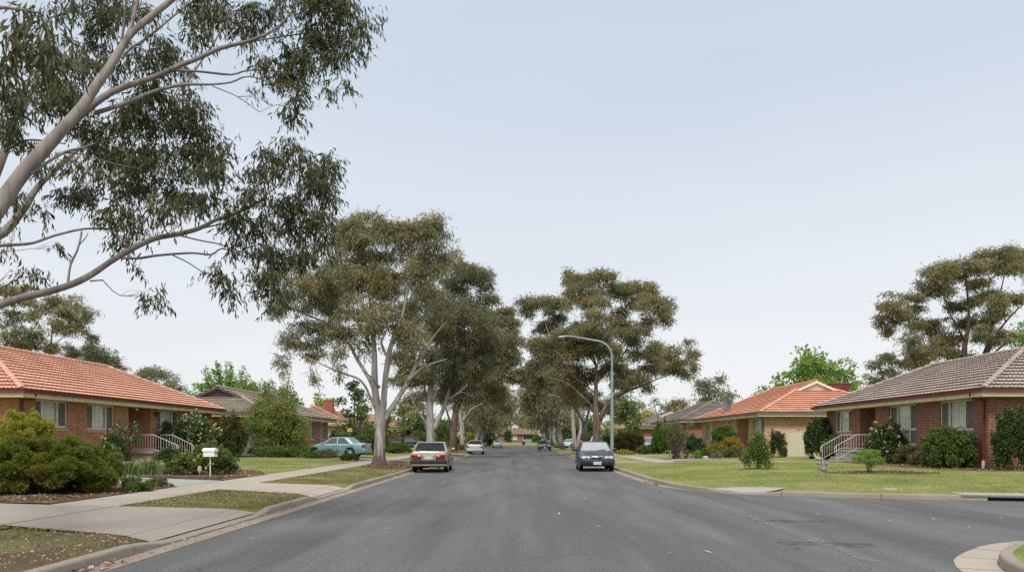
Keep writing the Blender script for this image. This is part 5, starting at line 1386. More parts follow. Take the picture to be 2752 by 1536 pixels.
OVC = [(430, 60, 150, 70), (420, 180, 120, 100), (330, 300, 150, 100), (560, 300, 110, 80), (700, 200, 110, 90), (620, 60, 90, 60), (780, 300, 110, 80), (180, 420, 160, 90), (60, 520, 90, 120),
 (300, 450, 140, 80), (100, 620, 120, 80), (560, 480, 130, 90), (700, 470, 120, 80), (820, 440, 105, 60), (900, 560, 95, 90), (780, 560, 130, 90), (640, 600, 140, 90), (480, 600, 130, 90), (950, 690, 100, 90), (1000, 760, 70, 90),
 (820, 700, 140, 90), (680, 720, 140, 90), (520, 740, 140, 80), (380, 790, 120, 80), (600, 850, 150, 80), (760, 860, 140, 80), (900, 830, 120, 85), (420, 890, 110, 70), (300, 900, 70, 50), (500, 970, 110, 60), (620, 1020, 90, 60),
 (760, 950, 110, 60), (900, 900, 80, 50), (540, 1100, 50, 55), (180, 740, 70, 60, .6), (80, 880, 90, 60, .6), (160, 950, 60, 50, .6), (60, 1000, 50, 40, .6), (30, 1135, 40, 35, .7),
 (160, 1230, 80, 35, .7), (100, 1245, 18, 35), (262, 1120, 40, 35, .7), (690, 1335, 65, 45, .8), (725, 1372, 35, 35), (625, 1225, 18, 35, .7),
 (1040, 970, 90, 55), (1140, 890, 100, 70), (1250, 720, 90, 60), (1310, 645, 50, 45), (1200, 800, 90, 65), (1330, 720, 90, 85), (1400, 800, 110, 100), (1485, 770, 55, 90), (1460, 900, 75, 110), (1350, 920, 100, 90), (1210, 1000, 110, 70),
 (1350, 1040, 110, 80), (1455, 1040, 75, 80), (1080, 1060, 90, 60), (1150, 1150, 120, 60, .8), (1300, 1170, 120, 80), (1420, 1130, 85, 90), (1000, 1270, 65, 50), (1040, 1335, 40, 45), (1150, 1260, 100, 75, .8), (1250, 1280, 90, 65), (1235, 1365, 40, 35), (980, 1195, 35, 40), (1190, 705, 28, 40, .8),
 (900, 100, 80, 70, .8), (880, 165, 50, 40), (980, 60, 110, 60), (1100, 60, 110, 70), (1150, 150, 80, 60, .8), (1250, 60, 100, 60, .8), (1400, 60, 130, 70), (1550, 60, 110, 70), (1640, 90, 65, 80), (1500, 160, 130, 85), (1615, 205, 55, 70), (1400, 200, 120, 85),
 (1300, 250, 110, 70), (1450, 270, 85, 75), (1560, 285, 50, 50), (1180, 290, 100, 55), (1320, 330, 100, 60), (1350, 400, 60, 50), (1500, 400, 45, 38), (1580, 388, 28, 38), (1330, 480, 80, 50), (1140, 405, 18, 32), (460, -40, 200, 60), (900, -40, 200, 60), (1400, -50, 220, 60)]
bx, by = wx(-250, 8.4), 8.4
OV = px_limbs(OVL, cz1, 10.6)
OV.append(([(-7.6, 7.2, zL(-7.6, 7.2) - .1), (-7.55, 7.3, 1.2), OV[0][0][0]], [.36, .30, OV[0][1][0]]))
for k in (13, 21, 22, 23): OV.append(([OV[0][0][0], tuple((np.array(OV[0][0][0]) + OV[k][0][0]) / 2), OV[k][0][0], OV[k][0][1]], [min(.22, OV[k][1][0] * 1.15), OV[k][1][0] * 1.05, OV[k][1][0], OV[k][1][1]]))
tree('gum_tree', 'near gum with smooth grey limbs overhanging the street from the left edge', (-7.6, 7.2, zL(-7.6, 7.2)), OV, px_clumps(OVC, cz1, 12.1, 1.0, 5), 'bark_n', 'gumn', 21, dens=0.88, leaf=.105, aspect=.21, droop=.85, sprig=7, sub=.36, twig=.55, sides=12, flat=.9, cat='gum tree')
# foliage of a second near bough in the top left corner (bigger, closer leaves)
OV2 = px_clumps([(100, 110, 110, 110), (60, 280, 80, 80), (200, 230, 80, 90), (30, 430, 50, 70), (180, 60, 100, 60)], cz1, 7.6, .4, 8)
l2 = px_limbs([(-1.5, .2, [(-420, 700, 60), (-200, 300, 40), (-60, 60, 24), (60, 40, 14), (180, 60, 8)])], cz1, 7.4)
l2.append(([(-6.3, 3.6, .1), (-6.25, 3.7, 2.0), l2[0][0][0]], [.2, .17, l2[0][1][0]]))
tree('gum_tree', 'close gum sprays of large hanging leaves in the top left corner', (-6.3, 3.6, .16), l2, OV2, 'bark_n', 'gumn', 22, dens=1.34, leaf=.13, aspect=.20, droop=1.0, sprig=8, sub=.36, twig=.5, cat='gum tree')

# ---------------------------------------------------------------- left street gums
cz2 = lambda x, y: (655.2 + x * .4687, 496.1 + y * .4687, .4687)
TL1 = [
 (0, 0, [(637, 1432, 104), (637, 1420, 84), (638, 1380, 68), (640, 1330, 60), (644, 1250, 56), (645, 1195, 60), (630, 1120, 44), (617, 1050, 40), (612, 950, 36), (612, 850, 32), (605, 750, 24), (592, 600, 18), (576, 450, 11), (562, 300, 6)]),
 (0, 1.2, [(617, 1070, 26), (600, 1010, 22), (570, 950, 21), (520, 870, 20), (470, 780, 14), (380, 690, 11), (250, 630, 8), (150, 590, 4)]), (-.1, -1.5, [(615, 1130, 16), (580, 1050, 14), (560, 1010, 14), (520, 970, 12), (430, 940, 10), (340, 900, 8), (230, 850, 4)]),
 (0, -.8, [(650, 1200, 40), (660, 1120, 36), (665, 1040, 34), (680, 900, 31), (705, 780, 26), (760, 640, 18), (790, 500, 12), (830, 420, 6)]), (0, .8, [(658, 1200, 36), (690, 1150, 31), (730, 1090, 29), (790, 990, 25), (840, 890, 18), (900, 790, 12), (955, 715, 7), (1000, 665, 3)]),
 (.2, -.4, [(785, 990, 14), (860, 920, 11), (940, 885, 7), (1000, 868, 3)]), (-.4, -1.2, [(690, 880, 12), (655, 800, 14), (650, 770, 10), (690, 690, 7)]), (0, -1, [(640, 1020, 14), (590, 960, 8), (545, 930, 5)]), (0, .8, [(705, 790, 12), (745, 740, 10), (790, 715, 6)]),
 (.3, 1.0, [(610, 820, 14), (500, 640, 9), (420, 500, 6), (360, 440, 4)]), (.2, -1, [(720, 740, 12), (700, 560, 9), (690, 380, 6), (680, 260, 4)]), (.3, 1.2, [(770, 620, 10), (860, 430, 7), (930, 330, 4)]),
]
TC1 = [(560, 110, 110, 65), (475, 165, 75, 80), (680, 130, 100, 65), (830, 125, 80, 50), (930, 215, 95, 90), (965, 310, 75, 55), (700, 215, 130, 55), (560, 225, 110, 55), (820, 215, 110, 60), (480, 260, 70, 50), (880, 300, 90, 50),
 (480, 430, 110, 65), (330, 470, 115, 75), (210, 500, 100, 75), (95, 590, 60, 55), (420, 560, 120, 75), (560, 470, 110, 85), (700, 510, 100, 85), (300, 610, 130, 55), (640, 630, 110, 75), (520, 640, 110, 60),
 (310, 735, 90, 45), (160, 790, 65, 65), (130, 865, 45, 45), (290, 825, 70, 45), (430, 750, 100, 65), (560, 740, 90, 55), (285, 965, 28, 28), (420, 970, 18, 28), (780, 640, 100, 75), (800, 750, 100, 65), (400, 850, 60, 40), (690, 400, 60, 40), (800, 440, 70, 60), (360, 390, 60, 40), (450, 330, 70, 60, .7), (540, 330, 90, 50, .6), (640, 335, 90, 50, .6), (740, 320, 90, 50, .6), (830, 360, 80, 50, .7), (900, 400, 70, 45, .7), (560, 400, 100, 50, .6), (650, 450, 100, 45, .6), (400, 350, 60, 50, .7), (260, 430, 80, 50, .7), (150, 545, 70, 45, .7), (430, 230, 50, 60), (960, 400, 50, 45, .7), (240, 690, 80, 50, .7), (880, 520, 70, 60, .6), (700, 710, 90, 50, .6)]
tb = (wx(953, 39.2), 39.2, zL(-7.1, 39.2) - .03)
tree('gum_tree', 'largest left street gum, pale grey forked trunk behind the beige sedan', tb, px_limbs(TL1, cz2, 39.2), px_clumps([(c[0], c[1] + max(0, 260 - c[1]) * .3, *c[2:]) for c in TC1], cz2, 39.2, 3.0, 3), 'bark_w', 'gum2', 31, dens=0.91, fillin=2, leaf=0.145, aspect=.26, sprig=4, droop=.55, sub=.42, flat=.95, sides=12, twig=1.2, group='gum trees lining the street', cat='gum tree')
TL2 = [(0, 0, [(912, 1338, 60), (912, 1320, 50), (912, 1290, 46), (912, 1250, 47), (909, 1150, 40), (910, 1080, 36), (920, 980, 30), (940, 850, 22), (960, 700, 14), (1000, 560, 8)]), (0, -1.5, [(896, 1240, 22), (880, 1200, 17), (850, 1155, 15), (825, 1110, 12), (800, 1040, 6)]), (0, 1.5, [(925, 1250, 28), (950, 1195, 26), (978, 1145, 24), (1005, 1060, 22), (1022, 970, 19), (1060, 850, 14), (1120, 700, 8)]),
 (.5, -1.0, [(1008, 1085, 12), (1060, 1050, 10), (1110, 1005, 6)]), (0, 1, [(905, 1150, 14), (890, 1090, 12), (878, 1000, 9)]), (0, -1, [(915, 1120, 20), (935, 1060, 16), (950, 985, 12)])]
TC2 = [(1130, 450, 120, 85), (1000, 480, 100, 75), (1200, 555, 65, 65), (1000, 600, 120, 85), (1120, 640, 130, 85), (900, 700, 120, 95), (1050, 750, 150, 75), (1185, 700, 80, 90), (1190, 790, 70, 70), (960, 860, 130, 75), (1130, 870, 120, 75), (780, 880, 100, 65), (860, 960, 130, 60), (1020, 970, 130, 60), (1080, 400, 70, 45), (900, 560, 70, 60), (1160, 960, 60, 50), (760, 980, 70, 40)]
tb = (wx(1082.5, 59.5), 59.5, zL(-6.9, 59.5) - .03)
tree('gum_tree', 'second left street gum with several cut pale limbs above the beige sedan', tb, px_limbs(TL2, cz2, 59.5), px_clumps(TC2, cz2, 59.5, 4.0, 4), 'bark_w', 'gumd', 32, dens=1.09, fillin=2, leaf=0.181, aspect=.27, sprig=4, droop=.55, sub=.42, flat=.95, twig=1.4, group='gum trees lining the street', cat='gum tree')
TL3 = [(0, 0, [(1032, 1362, 56), (1032, 1345, 46), (1034, 1300, 40), (1037, 1230, 40), (1045, 1160, 34), (1060, 1060, 26), (1090, 900, 18), (1140, 740, 10)]), (0, -2, [(1030, 1240, 16), (1010, 1180, 13), (985, 1090, 9), (960, 1000, 6)]), (0, 2, [(1045, 1180, 18), (1080, 1090, 13), (1160, 960, 9), (1260, 800, 5)])]
TC3 = [(1310, 640, 75, 55), (1340, 705, 45, 55), (1250, 690, 70, 70), (1200, 900, 120, 95), (1290, 840, 75, 75), (1080, 1000, 120, 55), (1150, 1040, 90, 55), (1100, 900, 100, 80), (1000, 1050, 80, 50), (1240, 780, 80, 60), (1330, 900, 55, 45), (1380, 960, 45, 35), (1300, 950, 90, 40)]
tb = (wx(1139.5, 80), 80, zL(-6.9, 80) - .03)
tree('gum_tree', 'third left street gum with a rusty brown trunk', tb, px_limbs(TL3, cz2, 80), px_clumps(TC3, cz2, 80, 4.0, 6), 'bark_r', 'gum', 33, dens=1.77, fillin=2, leaf=0.218, aspect=.3, sprig=4, droop=.5, sub=.42, flat=.95, twig=1.6, group='gum trees lining the street', cat='gum tree')
TL4 = [(0, 0, [(1083, 1350, 40), (1083, 1330, 30), (1082, 1270, 26), (1080, 1220, 26), (1068, 1150, 16), (1062, 1080, 10)]), (0, 1, [(1082, 1225, 18), (1098, 1160, 14), (1120, 1090, 9), (1140, 1020, 6)]), (0, -2, [(1090, 1200, 12), (1130, 1140, 9), (1180, 1110, 6), (1240, 1085, 4), (1275, 1070, 3)])]
TC4 = [(1090, 1060, 70, 45), (1180, 1040, 80, 45), (1150, 980, 80, 50), (1240, 1000, 60, 40), (1060, 1000, 60, 45), (1220, 930, 70, 50)]
tb = (wx(1163, 95), 95, zL(-6.9, 95) - .03)
tree('gum_tree', 'fourth left street gum, slim pale fork left of the silver sedan', tb, px_limbs(TL4, cz2, 95), px_clumps(TC4, cz2, 95, 3.5, 7), 'bark_w', 'gumd', 34, dens=1.77, fillin=2, leaf=0.255, aspect=.3, sprig=4, droop=.5, sub=.42, flat=.95, twig=1.6, group='gum trees lining the street', cat='gum tree')

# ---------------------------------------------------------------- right street gums
cz3 = lambda x, y: (1263.7 + x * .358, 655.2 + y * .358, .358)
TR1 = [(0, 0, [(662, 1292, 74), (662, 1275, 62), (662, 1220, 56), (662, 1160, 60), (658, 1090, 48), (656, 1000, 34), (658, 880, 28), (662, 780, 22), (645, 690, 15), (605, 590, 8)]), (0, -2, [(640, 1060, 22), (610, 1000, 19), (560, 955, 17), (480, 880, 14), (400, 838, 9), (320, 822, 5)]), (0, 2, [(682, 1110, 30), (715, 1040, 25), (750, 1000, 24), (800, 960, 22), (880, 915, 18), (980, 880, 13), (1080, 835, 9), (1190, 795, 5)]),
 (0, 1.5, [(668, 850, 16), (720, 790, 15), (780, 735, 14), (850, 660, 12), (900, 570, 9), (960, 500, 6), (1040, 400, 4)]), (0, 1, [(675, 1170, 26), (705, 1100, 20), (745, 1030, 14), (790, 880, 8)]), (-.3, -2, [(640, 920, 10), (570, 860, 8), (500, 815, 7), (430, 700, 4)]), (0, -1.5, [(660, 770, 10), (690, 640, 8), (740, 480, 6), (700, 300, 4)]), (0, .5, [(655, 740, 10), (580, 590, 8), (560, 400, 5), (600, 250, 3)]), (1.5, 2, [(1000, 875, 6), (1060, 880, 5), (1105, 862, 3)])]
TCR1 = [(580, 130, 115, 50), (690, 110, 100, 45), (790, 195, 130, 55), (560, 225, 120, 55), (480, 220, 50, 80), (930, 200, 105, 50), (1030, 215, 65, 65), (1080, 330, 85, 80), (1145, 405, 55, 60), (1010, 440, 85, 45), (660, 290, 110, 45), (900, 290, 90, 50),
 (660, 400, 120, 45), (560, 480, 130, 55), (800, 450, 130, 65), (640, 530, 150, 55), (870, 520, 100, 55), (450, 520, 110, 55), (430, 650, 150, 75), (620, 650, 150, 75), (760, 640, 100, 65), (480, 760, 150, 75), (600, 830, 120, 55), (860, 780, 90, 55),
 (980, 670, 110, 60), (1100, 640, 85, 60), (1200, 640, 85, 50), (1320, 655, 45, 50), (1080, 750, 120, 50), (1220, 740, 90, 50), (1345, 740, 28, 45), (960, 820, 90, 45), (870, 880, 75, 55), (730, 760, 90, 60), (940, 570, 60, 45)]
tb = (wx(1501, 68), 68, zR(6.9, 68) - .03)
tree('gum_tree', 'largest right street gum, rusty trunk and layered crown behind the lamp', tb, px_limbs(TR1, cz3, 68), px_clumps(TCR1, cz3, 68, 4.2, 13), 'bark_r', 'gum2', 41, dens=1.61, fillin=2, leaf=0.200, aspect=.30, sprig=4, droop=.45, sub=.42, flat=.95, sides=12, twig=1.5, group='gum trees lining the street', cat='gum tree')
TR2 = [(0, 0, [(510, 1338, 50), (508, 1320, 40), (505, 1260, 34), (498, 1160, 32), (490, 1060, 26), (505, 960, 22), (520, 860, 16), (400, 560, 8)]), (0, 1, [(525, 1335, 34), (535, 1260, 28), (550, 1180, 24), (545, 1100, 18), (560, 1000, 12), (600, 900, 7)]), (0, -2, [(490, 1120, 16), (460, 1060, 14), (425, 990, 11), (390, 955, 9), (320, 938, 5)]), (-.5, -2, [(500, 900, 12), (420, 700, 9), (330, 520, 7), (290, 400, 4)])]
TCR2 = [(290, 310, 115, 55), (390, 315, 75, 55), (180, 385, 55, 55), (310, 480, 90, 55), (300, 700, 90, 75), (220, 760, 80, 55), (390, 430, 70, 50), (160, 830, 55, 35), (340, 600, 80, 55), (230, 600, 60, 50), (330, 830, 90, 50), (430, 870, 80, 45), (250, 880, 60, 35), (480, 930, 80, 40)]
tb = (wx(1447, 86), 86, zR(6.3, 86) - .03)
tree('gum_tree', 'right street gum with twin pale trunks from one base', tb, px_limbs(TR2, cz3, 86), px_clumps(TCR2, cz3, 86, 4.0, 14), 'bark_w', 'gum', 42, dens=1.61, fillin=2, leaf=0.243, aspect=.30, sprig=4, droop=.45, sub=.42, flat=.95, twig=1.6, group='gum trees lining the street', cat='gum tree')
TR3 = [(0, 0, [(578, 1330, 44), (578, 1300, 34), (580, 1230, 30), (585, 1160, 28), (600, 1080, 18), (620, 1000, 10)]), (0, -1, [(580, 1170, 20), (545, 1090, 16), (510, 1030, 12), (480, 950, 9), (455, 880, 5)])]
tb = (wx(1471, 75.5), 75.5, zR(6.4, 75) - .03)
tree('gum_tree', 'grey forked gum trunk between the twin-trunk gum and the rusty gum', tb, px_limbs(TR3, cz3, 75.5), px_clumps([(560, 930, 90, 55), (470, 900, 80, 50), (620, 960, 80, 45), (520, 1000, 60, 30)], cz3, 75.5, 2.5, 15), 'bark_g', 'gumd', 43, dens=1.77, fillin=2, leaf=0.218, aspect=.30, sprig=4, droop=.45, flat=.95, twig=1.5, group='gum trees lining the street', cat='gum tree')

# ---------------------------------------------------------------- generic trees
def gum_at(name, label, x, y, z, H, sp, seed, bark='bark_g', leafm='gum', low=.38, ncl=16, leaf=.4, lean=0, dens=1.7, group=None, rt=None, ry=None, **kw):
    r = np.random.default_rng(seed); rt = rt or H * .028; fz = z + H * r.uniform(.16, .26); limbs = []
    f = np.array([x + lean * H * .1, y, fz]); limbs.append(([(x, y, z - .1), (x, y, z + .25), (x + lean * H * .05, y, (z + fz) / 2), tuple(f)], [rt * 1.6, rt * 1.15, rt, rt * .95]))
    cl = []
    for i in range(ncl):
        a = r.uniform(0, 6.28); t = (i + .5) / ncl; h = low + (1 - low) * (t ** .8); rad = sp * math.sin(math.pi * min(.97, max(.12, .25 + .7 * (h - low) / (1 - low)))) ** .7 * r.uniform(.35, 1.0)
        s = sp * r.uniform(.26, .44); cl.append((x + lean * H * .2 * h + rad * math.cos(a), y + (ry or 1) * rad * math.sin(a), z + H * h - s * .4, s, s, s * .55))
    k = 4
    for i in range(k):
        c = cl[int(ncl * (.3 + .68 * i / (k - 1))) - 1]; tip = np.array(c[:3]); m = (f + tip) / 2 + np.array([r.normal() * .05 * H, r.normal() * .05 * H, -.02 * H])
        limbs.append(([tuple(f - [0, 0, .3]), tuple(lerp(f, m, .5) + np.array([0, 0, .02 * H])), tuple(m), tuple(tip)], [rt * .72, rt * .55, rt * .4, rt * .15]))
    kw = {**dict(aspect=.3, sprig=4, droop=.45, flat=.7, twig=H / 9), **kw}
    return tree(name, label, (x, y, z), limbs, cl, bark, leafm, seed, dens=dens, leaf=leaf, group=group, **kw)
def green_at(name, label, px, Y, top, w, leafm, seed, leaf=.22, base=None, bark='bark_d', dens=.8, ncl=14, low=.3, up=0, group=None, trunk=None, **kw):
    """broad-leaved tree given by its picture column, distance, top row and width"""
    x = wx(px, Y); z = zG(x, Y) if base is None else base; H = wz(top, Y) - z; sp = w / 2 / F * Y
    r = np.random.default_rng(seed); cl = []; f = np.array([x, Y, z + H * low * .7]); rt = trunk or H * .025
    limbs = [([(x, Y, z - .1), (x, Y, z + H * low * .35), tuple(f)], [rt * 1.3, rt, rt * .9])]
    for i in range(ncl):
        a = r.uniform(0, 6.28); t = (i + .5) / ncl; h = low + (1 - low) * t; q = math.sin(math.pi * (.22 + .70 * t)) ** .8; s = sp * r.uniform(.30, .48); rad = max(0, sp * q * r.uniform(.5, 1.0) - s * .5)
        cl.append((x + rad * math.cos(a), Y + rad * math.sin(a), z + H * h - s * (.5 if t > .8 else .2), s, s, s * (.8 + up)))
    for i in range(5):
        c = cl[int((ncl - 1) * (.2 + .8 * i / 4))]; tip = np.array(c[:3]); limbs.append(([tuple(f - [0, 0, .1]), tuple(lerp(f, tip, .5) + np.array([0, 0, .06 * H])), tuple(tip)], [rt * .6, rt * .4, rt * .12]))
    kw = {**dict(aspect=.62, sprig=0, droop=.15, spread=.7, flat=.9, sub=.45, twig=.9), **kw}
    return tree(name, label, (x, Y, z), limbs, cl, bark, leafm, seed, dens=dens, leaf=leaf, group=group, **kw)

# the rest of the avenue
grp = 'gum trees lining the street'
avenue = [(-6.9, 119.8, 12.5, 4.2, 'fifth left street gum, slim and pale above the silver sedan'), (-6.8, 134, 12, 4.2, 'sixth left street gum, pale trunk in the distant row'), (-6.9, 150, 12.5, 4.6, 'seventh left street gum of the distant row'),
          (-6.9, 167, 12, 4.6, 'last left street gum before the cross street'),
          (5.95, 105, 13, 4.8, 'right street gum with grey trunk just behind the second lamp pole'), (6.2, 127, 12.5, 4.6, 'right street gum leaning beside the slate sedan'), (6.1, 147, 12, 4.5, 'right street gum between the far lamp and the corner'), (6.0, 168, 12.5, 4.6, 'last right street gum before the cross street')]
for i, (x, y, H, sp, lb) in enumerate(avenue):
    gum_at('gum_tree', lb, x, y, zG(x, y) - .02, H, sp, 60 + i, ['bark_w', 'bark_w', 'bark_g', 'bark_g'][i % 4], ['gum', 'gumd', 'gum2', 'gumd'][i % 4], leaf=.5, group=grp, low=.32, lean=(.5 if x < 0 else -.5), ncl=15)
far = [(-26, 205, 15, 6, 'gum beyond the cross street, left of the far house'), (-13, 262, 17, 7, 'tall gum standing behind the left end of the far house'), (-3, 300, 17, 7, 'pale gum rising behind the middle of the far house roof'), (6, 268, 15, 6.5, 'gum behind the right end of the far house'),
       (16, 214, 15, 6, 'gum beyond the cross street, right of the far house'), (27, 200, 14, 6, 'outermost right gum beyond the cross street'), (-14.5, 197, 11, 4, 'gum at the far left corner before the end house'), (13, 196, 11, 4, 'gum at the far right corner before the end house')]
for i, (x, y, H, sp, lb) in enumerate(far):
    gum_at('gum_tree', lb, x, y, zG(x, y), H, sp, 80 + i, 'bark_g', ['gumd', 'gum', 'oliveb'][i % 3], leaf=.75, group='gum trees beyond the end of the street', ncl=13, low=.25)

# ---------------------------------------------------------------- gums behind the houses
cz4 = lambda x, y: (2153 + x * .27333, 599.1 + y * .27333, .27333)
YB = 66.0
BL = [(0, 0, [(1010, 1600, 80), (1005, 1200, 60), (1000, 1000, 50), (1030, 850, 36), (1038, 720, 28), (1035, 600, 20), (1012, 400, 12), (1000, 290, 6)]), (0, 1, [(1010, 1300, 60), (1180, 1080, 44), (1240, 850, 34), (1280, 680, 22), (1330, 500, 14), (1370, 320, 6)]), (0, -1, [(1100, 1250, 40), (1230, 1020, 30), (1330, 830, 20), (1480, 660, 13), (1560, 590, 7)]), (0, -2, [(1005, 960, 22), (950, 840, 18), (880, 720, 14), (800, 520, 9), (700, 380, 5)]), (0, 1.5, [(960, 1000, 20), (800, 880, 16), (560, 740, 10), (420, 640, 5)]),
      (0, 2, [(1150, 1180, 26), (1300, 1030, 20), (1400, 950, 14), (1500, 820, 8)])]
BC = [(1250, 165, 170, 60), (1420, 155, 130, 60), (1000, 235, 150, 60), (800, 265, 120, 60), (680, 335, 95, 70), (1540, 215, 100, 90), (1330, 250, 150, 70), (1130, 260, 110, 50), (900, 330, 110, 50), (620, 440, 55, 45), (700, 475, 110, 55), (500, 555, 120, 55), (330, 615, 110, 50), (230, 750, 45, 65), (400, 695, 120, 55), (560, 640, 90, 45), (850, 480, 70, 45), (880, 620, 80, 45), (1000, 640, 80, 55),
      (1200, 545, 110, 65), (1330, 600, 110, 70), (1450, 560, 80, 55), (1250, 700, 140, 65), (650, 820, 150, 80), (820, 920, 140, 70), (520, 940, 110, 60), (1000, 790, 100, 65), (1180, 850, 90, 70), (1300, 910, 100, 70), (700, 1040, 150, 70), (900, 1050, 110, 55), (1100, 440, 80, 50), (600, 1080, 120, 50), (300, 860, 60, 40)]
tb = (wx(2429, YB), YB, zR(38, YB))
tree('gum_tree', 'very large gum with many stems rising behind the brown tiled right house', tb, px_limbs(BL, cz4, YB), px_clumps(BC, cz4, YB, 4.0, 23), 'bark_d', 'gum2', 51, dens=1.55, fillin=3, leaf=0.206, aspect=.32, sprig=4, droop=.4, flat=.95, twig=1.4, cat='gum tree')
BC2 = [(300, 1085, 110, 45), (200, 1150, 95, 35), (130, 1285, 55, 45), (330, 1230, 110, 65), (480, 1150, 95, 65), (230, 1300, 60, 55), (560, 1090, 80, 50)]
tb = (wx(2235, 72), 72, zR(34, 72))
tree('gum_tree', 'lower ragged gum left of the very large one behind the right house', tb, [([tb, (tb[0], 72, 3.5), (tb[0] - .2, 72, 6.5)], [.25, .2, .1])], px_clumps(BC2, cz4, 72, 2.0, 24), 'bark_g', 'gum', 52, dens=1.20, fillin=2, leaf=0.206, aspect=.32, sprig=4, droop=.5, flat=.95, twig=1.3, cat='gum tree')
cz5 = lambda x, y: (x * .2544, 692.7 + y * .2544, .2544)
YL = 72.0
CL = [(-40, 180, 100, 60), (100, 150, 120, 55), (280, 120, 60, 40), (560, 265, 125, 65), (420, 330, 110, 60), (250, 260, 100, 55), (780, 325, 85, 55), (860, 390, 55, 55), (120, 400, 115, 60), (330, 390, 80, 50), (560, 505, 130, 65), (760, 540, 85, 55), (880, 590, 55, 50), (330, 640, 105, 90), (130, 560, 90, 50), (60, 650, 75, 75), (500, 720, 95, 70), (200, 700, 80, 60), (690, 420, 70, 45), (-60, 500, 90, 80), (640, 340, 80, 45)]
LL_ = [(0, 0, [(185, 1300, 50), (185, 900, 36), (170, 740, 28), (150, 560, 20), (150, 380, 12), (120, 220, 6)]), (0, 1, [(190, 1000, 36), (480, 780, 22), (505, 660, 18), (520, 500, 12), (560, 320, 6)]), (0, -1, [(490, 740, 16), (560, 660, 12), (650, 600, 9), (750, 625, 5)]), (0, -1, [(180, 860, 20), (290, 600, 12), (380, 440, 7), (430, 330, 4)])]
tb = (wx(47, YL), YL, zL(-45, YL))
tree('gum_tree', 'tall olive gum behind the orange roof at the left edge', tb, px_limbs(LL_, cz5, YL), px_clumps(CL, cz5, YL, 3.5, 26), 'bark_g', 'gum2', 53, dens=1.36, fillin=2, leaf=0.218, aspect=.32, sprig=4, droop=.4, flat=.95, twig=1.4, cat='gum tree')
CL2 = [(720, 780, 95, 55), (890, 715, 55, 55), (880, 830, 140, 65), (1040, 815, 95, 50), (1150, 865, 65, 60), (1190, 930, 45, 45), (760, 880, 120, 60)]
tb = (wx(232, 78), 78, zL(-44, 78))
tree('gum_tree', 'low rounded gum just right of the tall one behind the orange roof', tb, [([tb, (tb[0], 78, 4), (tb[0] + .5, 78, 7)], [.3, .22, .1])], px_clumps(CL2, cz5, 78, 2.2, 27), 'bark_g', 'gumd', 54, dens=1.64, fillin=2, leaf=0.218, aspect=.32, sprig=4, droop=.4, flat=.95, twig=1.4, cat='gum tree')
cz6 = lambda x, y: (x * .26044, 842.5 + y * .26044, .26044)
CL3 = [(1510, 355, 110, 45), (1400, 400, 80, 50), (1600, 420, 80, 50), (1480, 450, 90, 45), (1660, 475, 50, 45), (1360, 470, 60, 40), (1720, 520, 60, 40)]
tb = (wx(395, 95), 95, zL(-45, 95))
tree('gum_tree', 'small dome-shaped gum over the far slope of the orange roof', tb, [([tb, (tb[0], 95, 4), (tb[0], 95, 8)], [.3, .22, .1])], px_clumps(CL3, cz6, 95, 2.2, 28), 'bark_g', 'gumd', 55, dens=1.09, fillin=2, leaf=0.255, aspect=.32, sprig=4, droop=.4, flat=.95, twig=1.4, cat='gum tree')

# feathery fresh green tree behind the grey brown roof: many upright shoots
def shoots_tree(label, px, Y, top, w, leafm, seed, n=38):
    x = wx(px, Y); z = zG(x, Y); H = wz(top, Y) - z; r = np.random.default_rng(seed); limbs = [([(x, Y, z), (x, Y, z + H * .35)], [.2, .16])]; cl = []; sp = w / 2 / F * Y
    for i in range(n):
        a = r.uniform(0, 6.28); q = r.uniform(.1, 1) ** .6; tip = (x + sp * q * math.cos(a), Y + sp * q * math.sin(a), z + H * (1.0 - .42 * q * q) * r.uniform(.86, 1.0))
        f = (x, Y, z + H * .33); m = (lerp(f[0], tip[0], .5), lerp(f[1], tip[1], .5), lerp(f[2], tip[2], .42))
        limbs.append(([f, m, tip], [.07, .04, .012]))
        for t in (.3, .5, .68, .84, .97): 
            s = sp * .10 * (1.25 - .65 * t); cl.append((lerp(m[0], tip[0], t) , lerp(m[1], tip[1], t), lerp(m[2], tip[2], t), s, s, s * 1.6, .8))
    for i in range(9):
        a = r.uniform(0, 6.28); cl.append((x + sp * .45 * math.cos(a), Y + sp * .5 * math.sin(a), z + H * r.uniform(.45, .62), sp * .3, sp * .3, sp * .28, .8))
    return tree('deciduous_tree', label, (x, Y, z), limbs, cl, 'bark_d', leafm, seed, dens=.62, leaf=.22, aspect=.7, sprig=0, droop=.1, spread=.6, nsub=5, sub=.5, twig=.4, subtw=False)
shoots_tree('feathery fresh green tree of upright shoots behind the grey brown roof', 566, 92, 908, 210, 'lime', 71)
green_at('deciduous_tree', 'rounded mid green tree over the ridge of the grey brown roof', 725, 96, 972, 90, 'green', 72, .3)
green_at('deciduous_tree', 'yellow-tinged round tree left of the tall red chimney', 812, 120, 993, 100, 'yellowg', 73, .36, dens=.6)
green_at('deciduous_tree', 'dark leafy tree right of the tall red chimney', 893, 84, 958, 95, 'deep', 74, .28, low=.12, ncl=18)
green_at('deciduous_tree', 'bushy green tree between the salmon house and the pale gum', 905, 74, 1010, 70, 'green', 75, .24, low=.1)
green_at('deciduous_tree', 'slim dark-trunked tree with yellow-green leaves before the charcoal coupe', 1013, 76, 1010, 84, 'oliveg', 76, .24, low=.42, dens=.45, trunk=.17)
green_at('deciduous_tree', 'leafy green tree between the teal sedan and the charcoal coupe', 972, 86, 1040, 70, 'green', 90, .26, low=.1)
green_at('deciduous_tree', 'dark green tree behind the charcoal coupe', 1045, 118, 1040, 110, 'deep', 77, .36, low=.1, ncl=16)
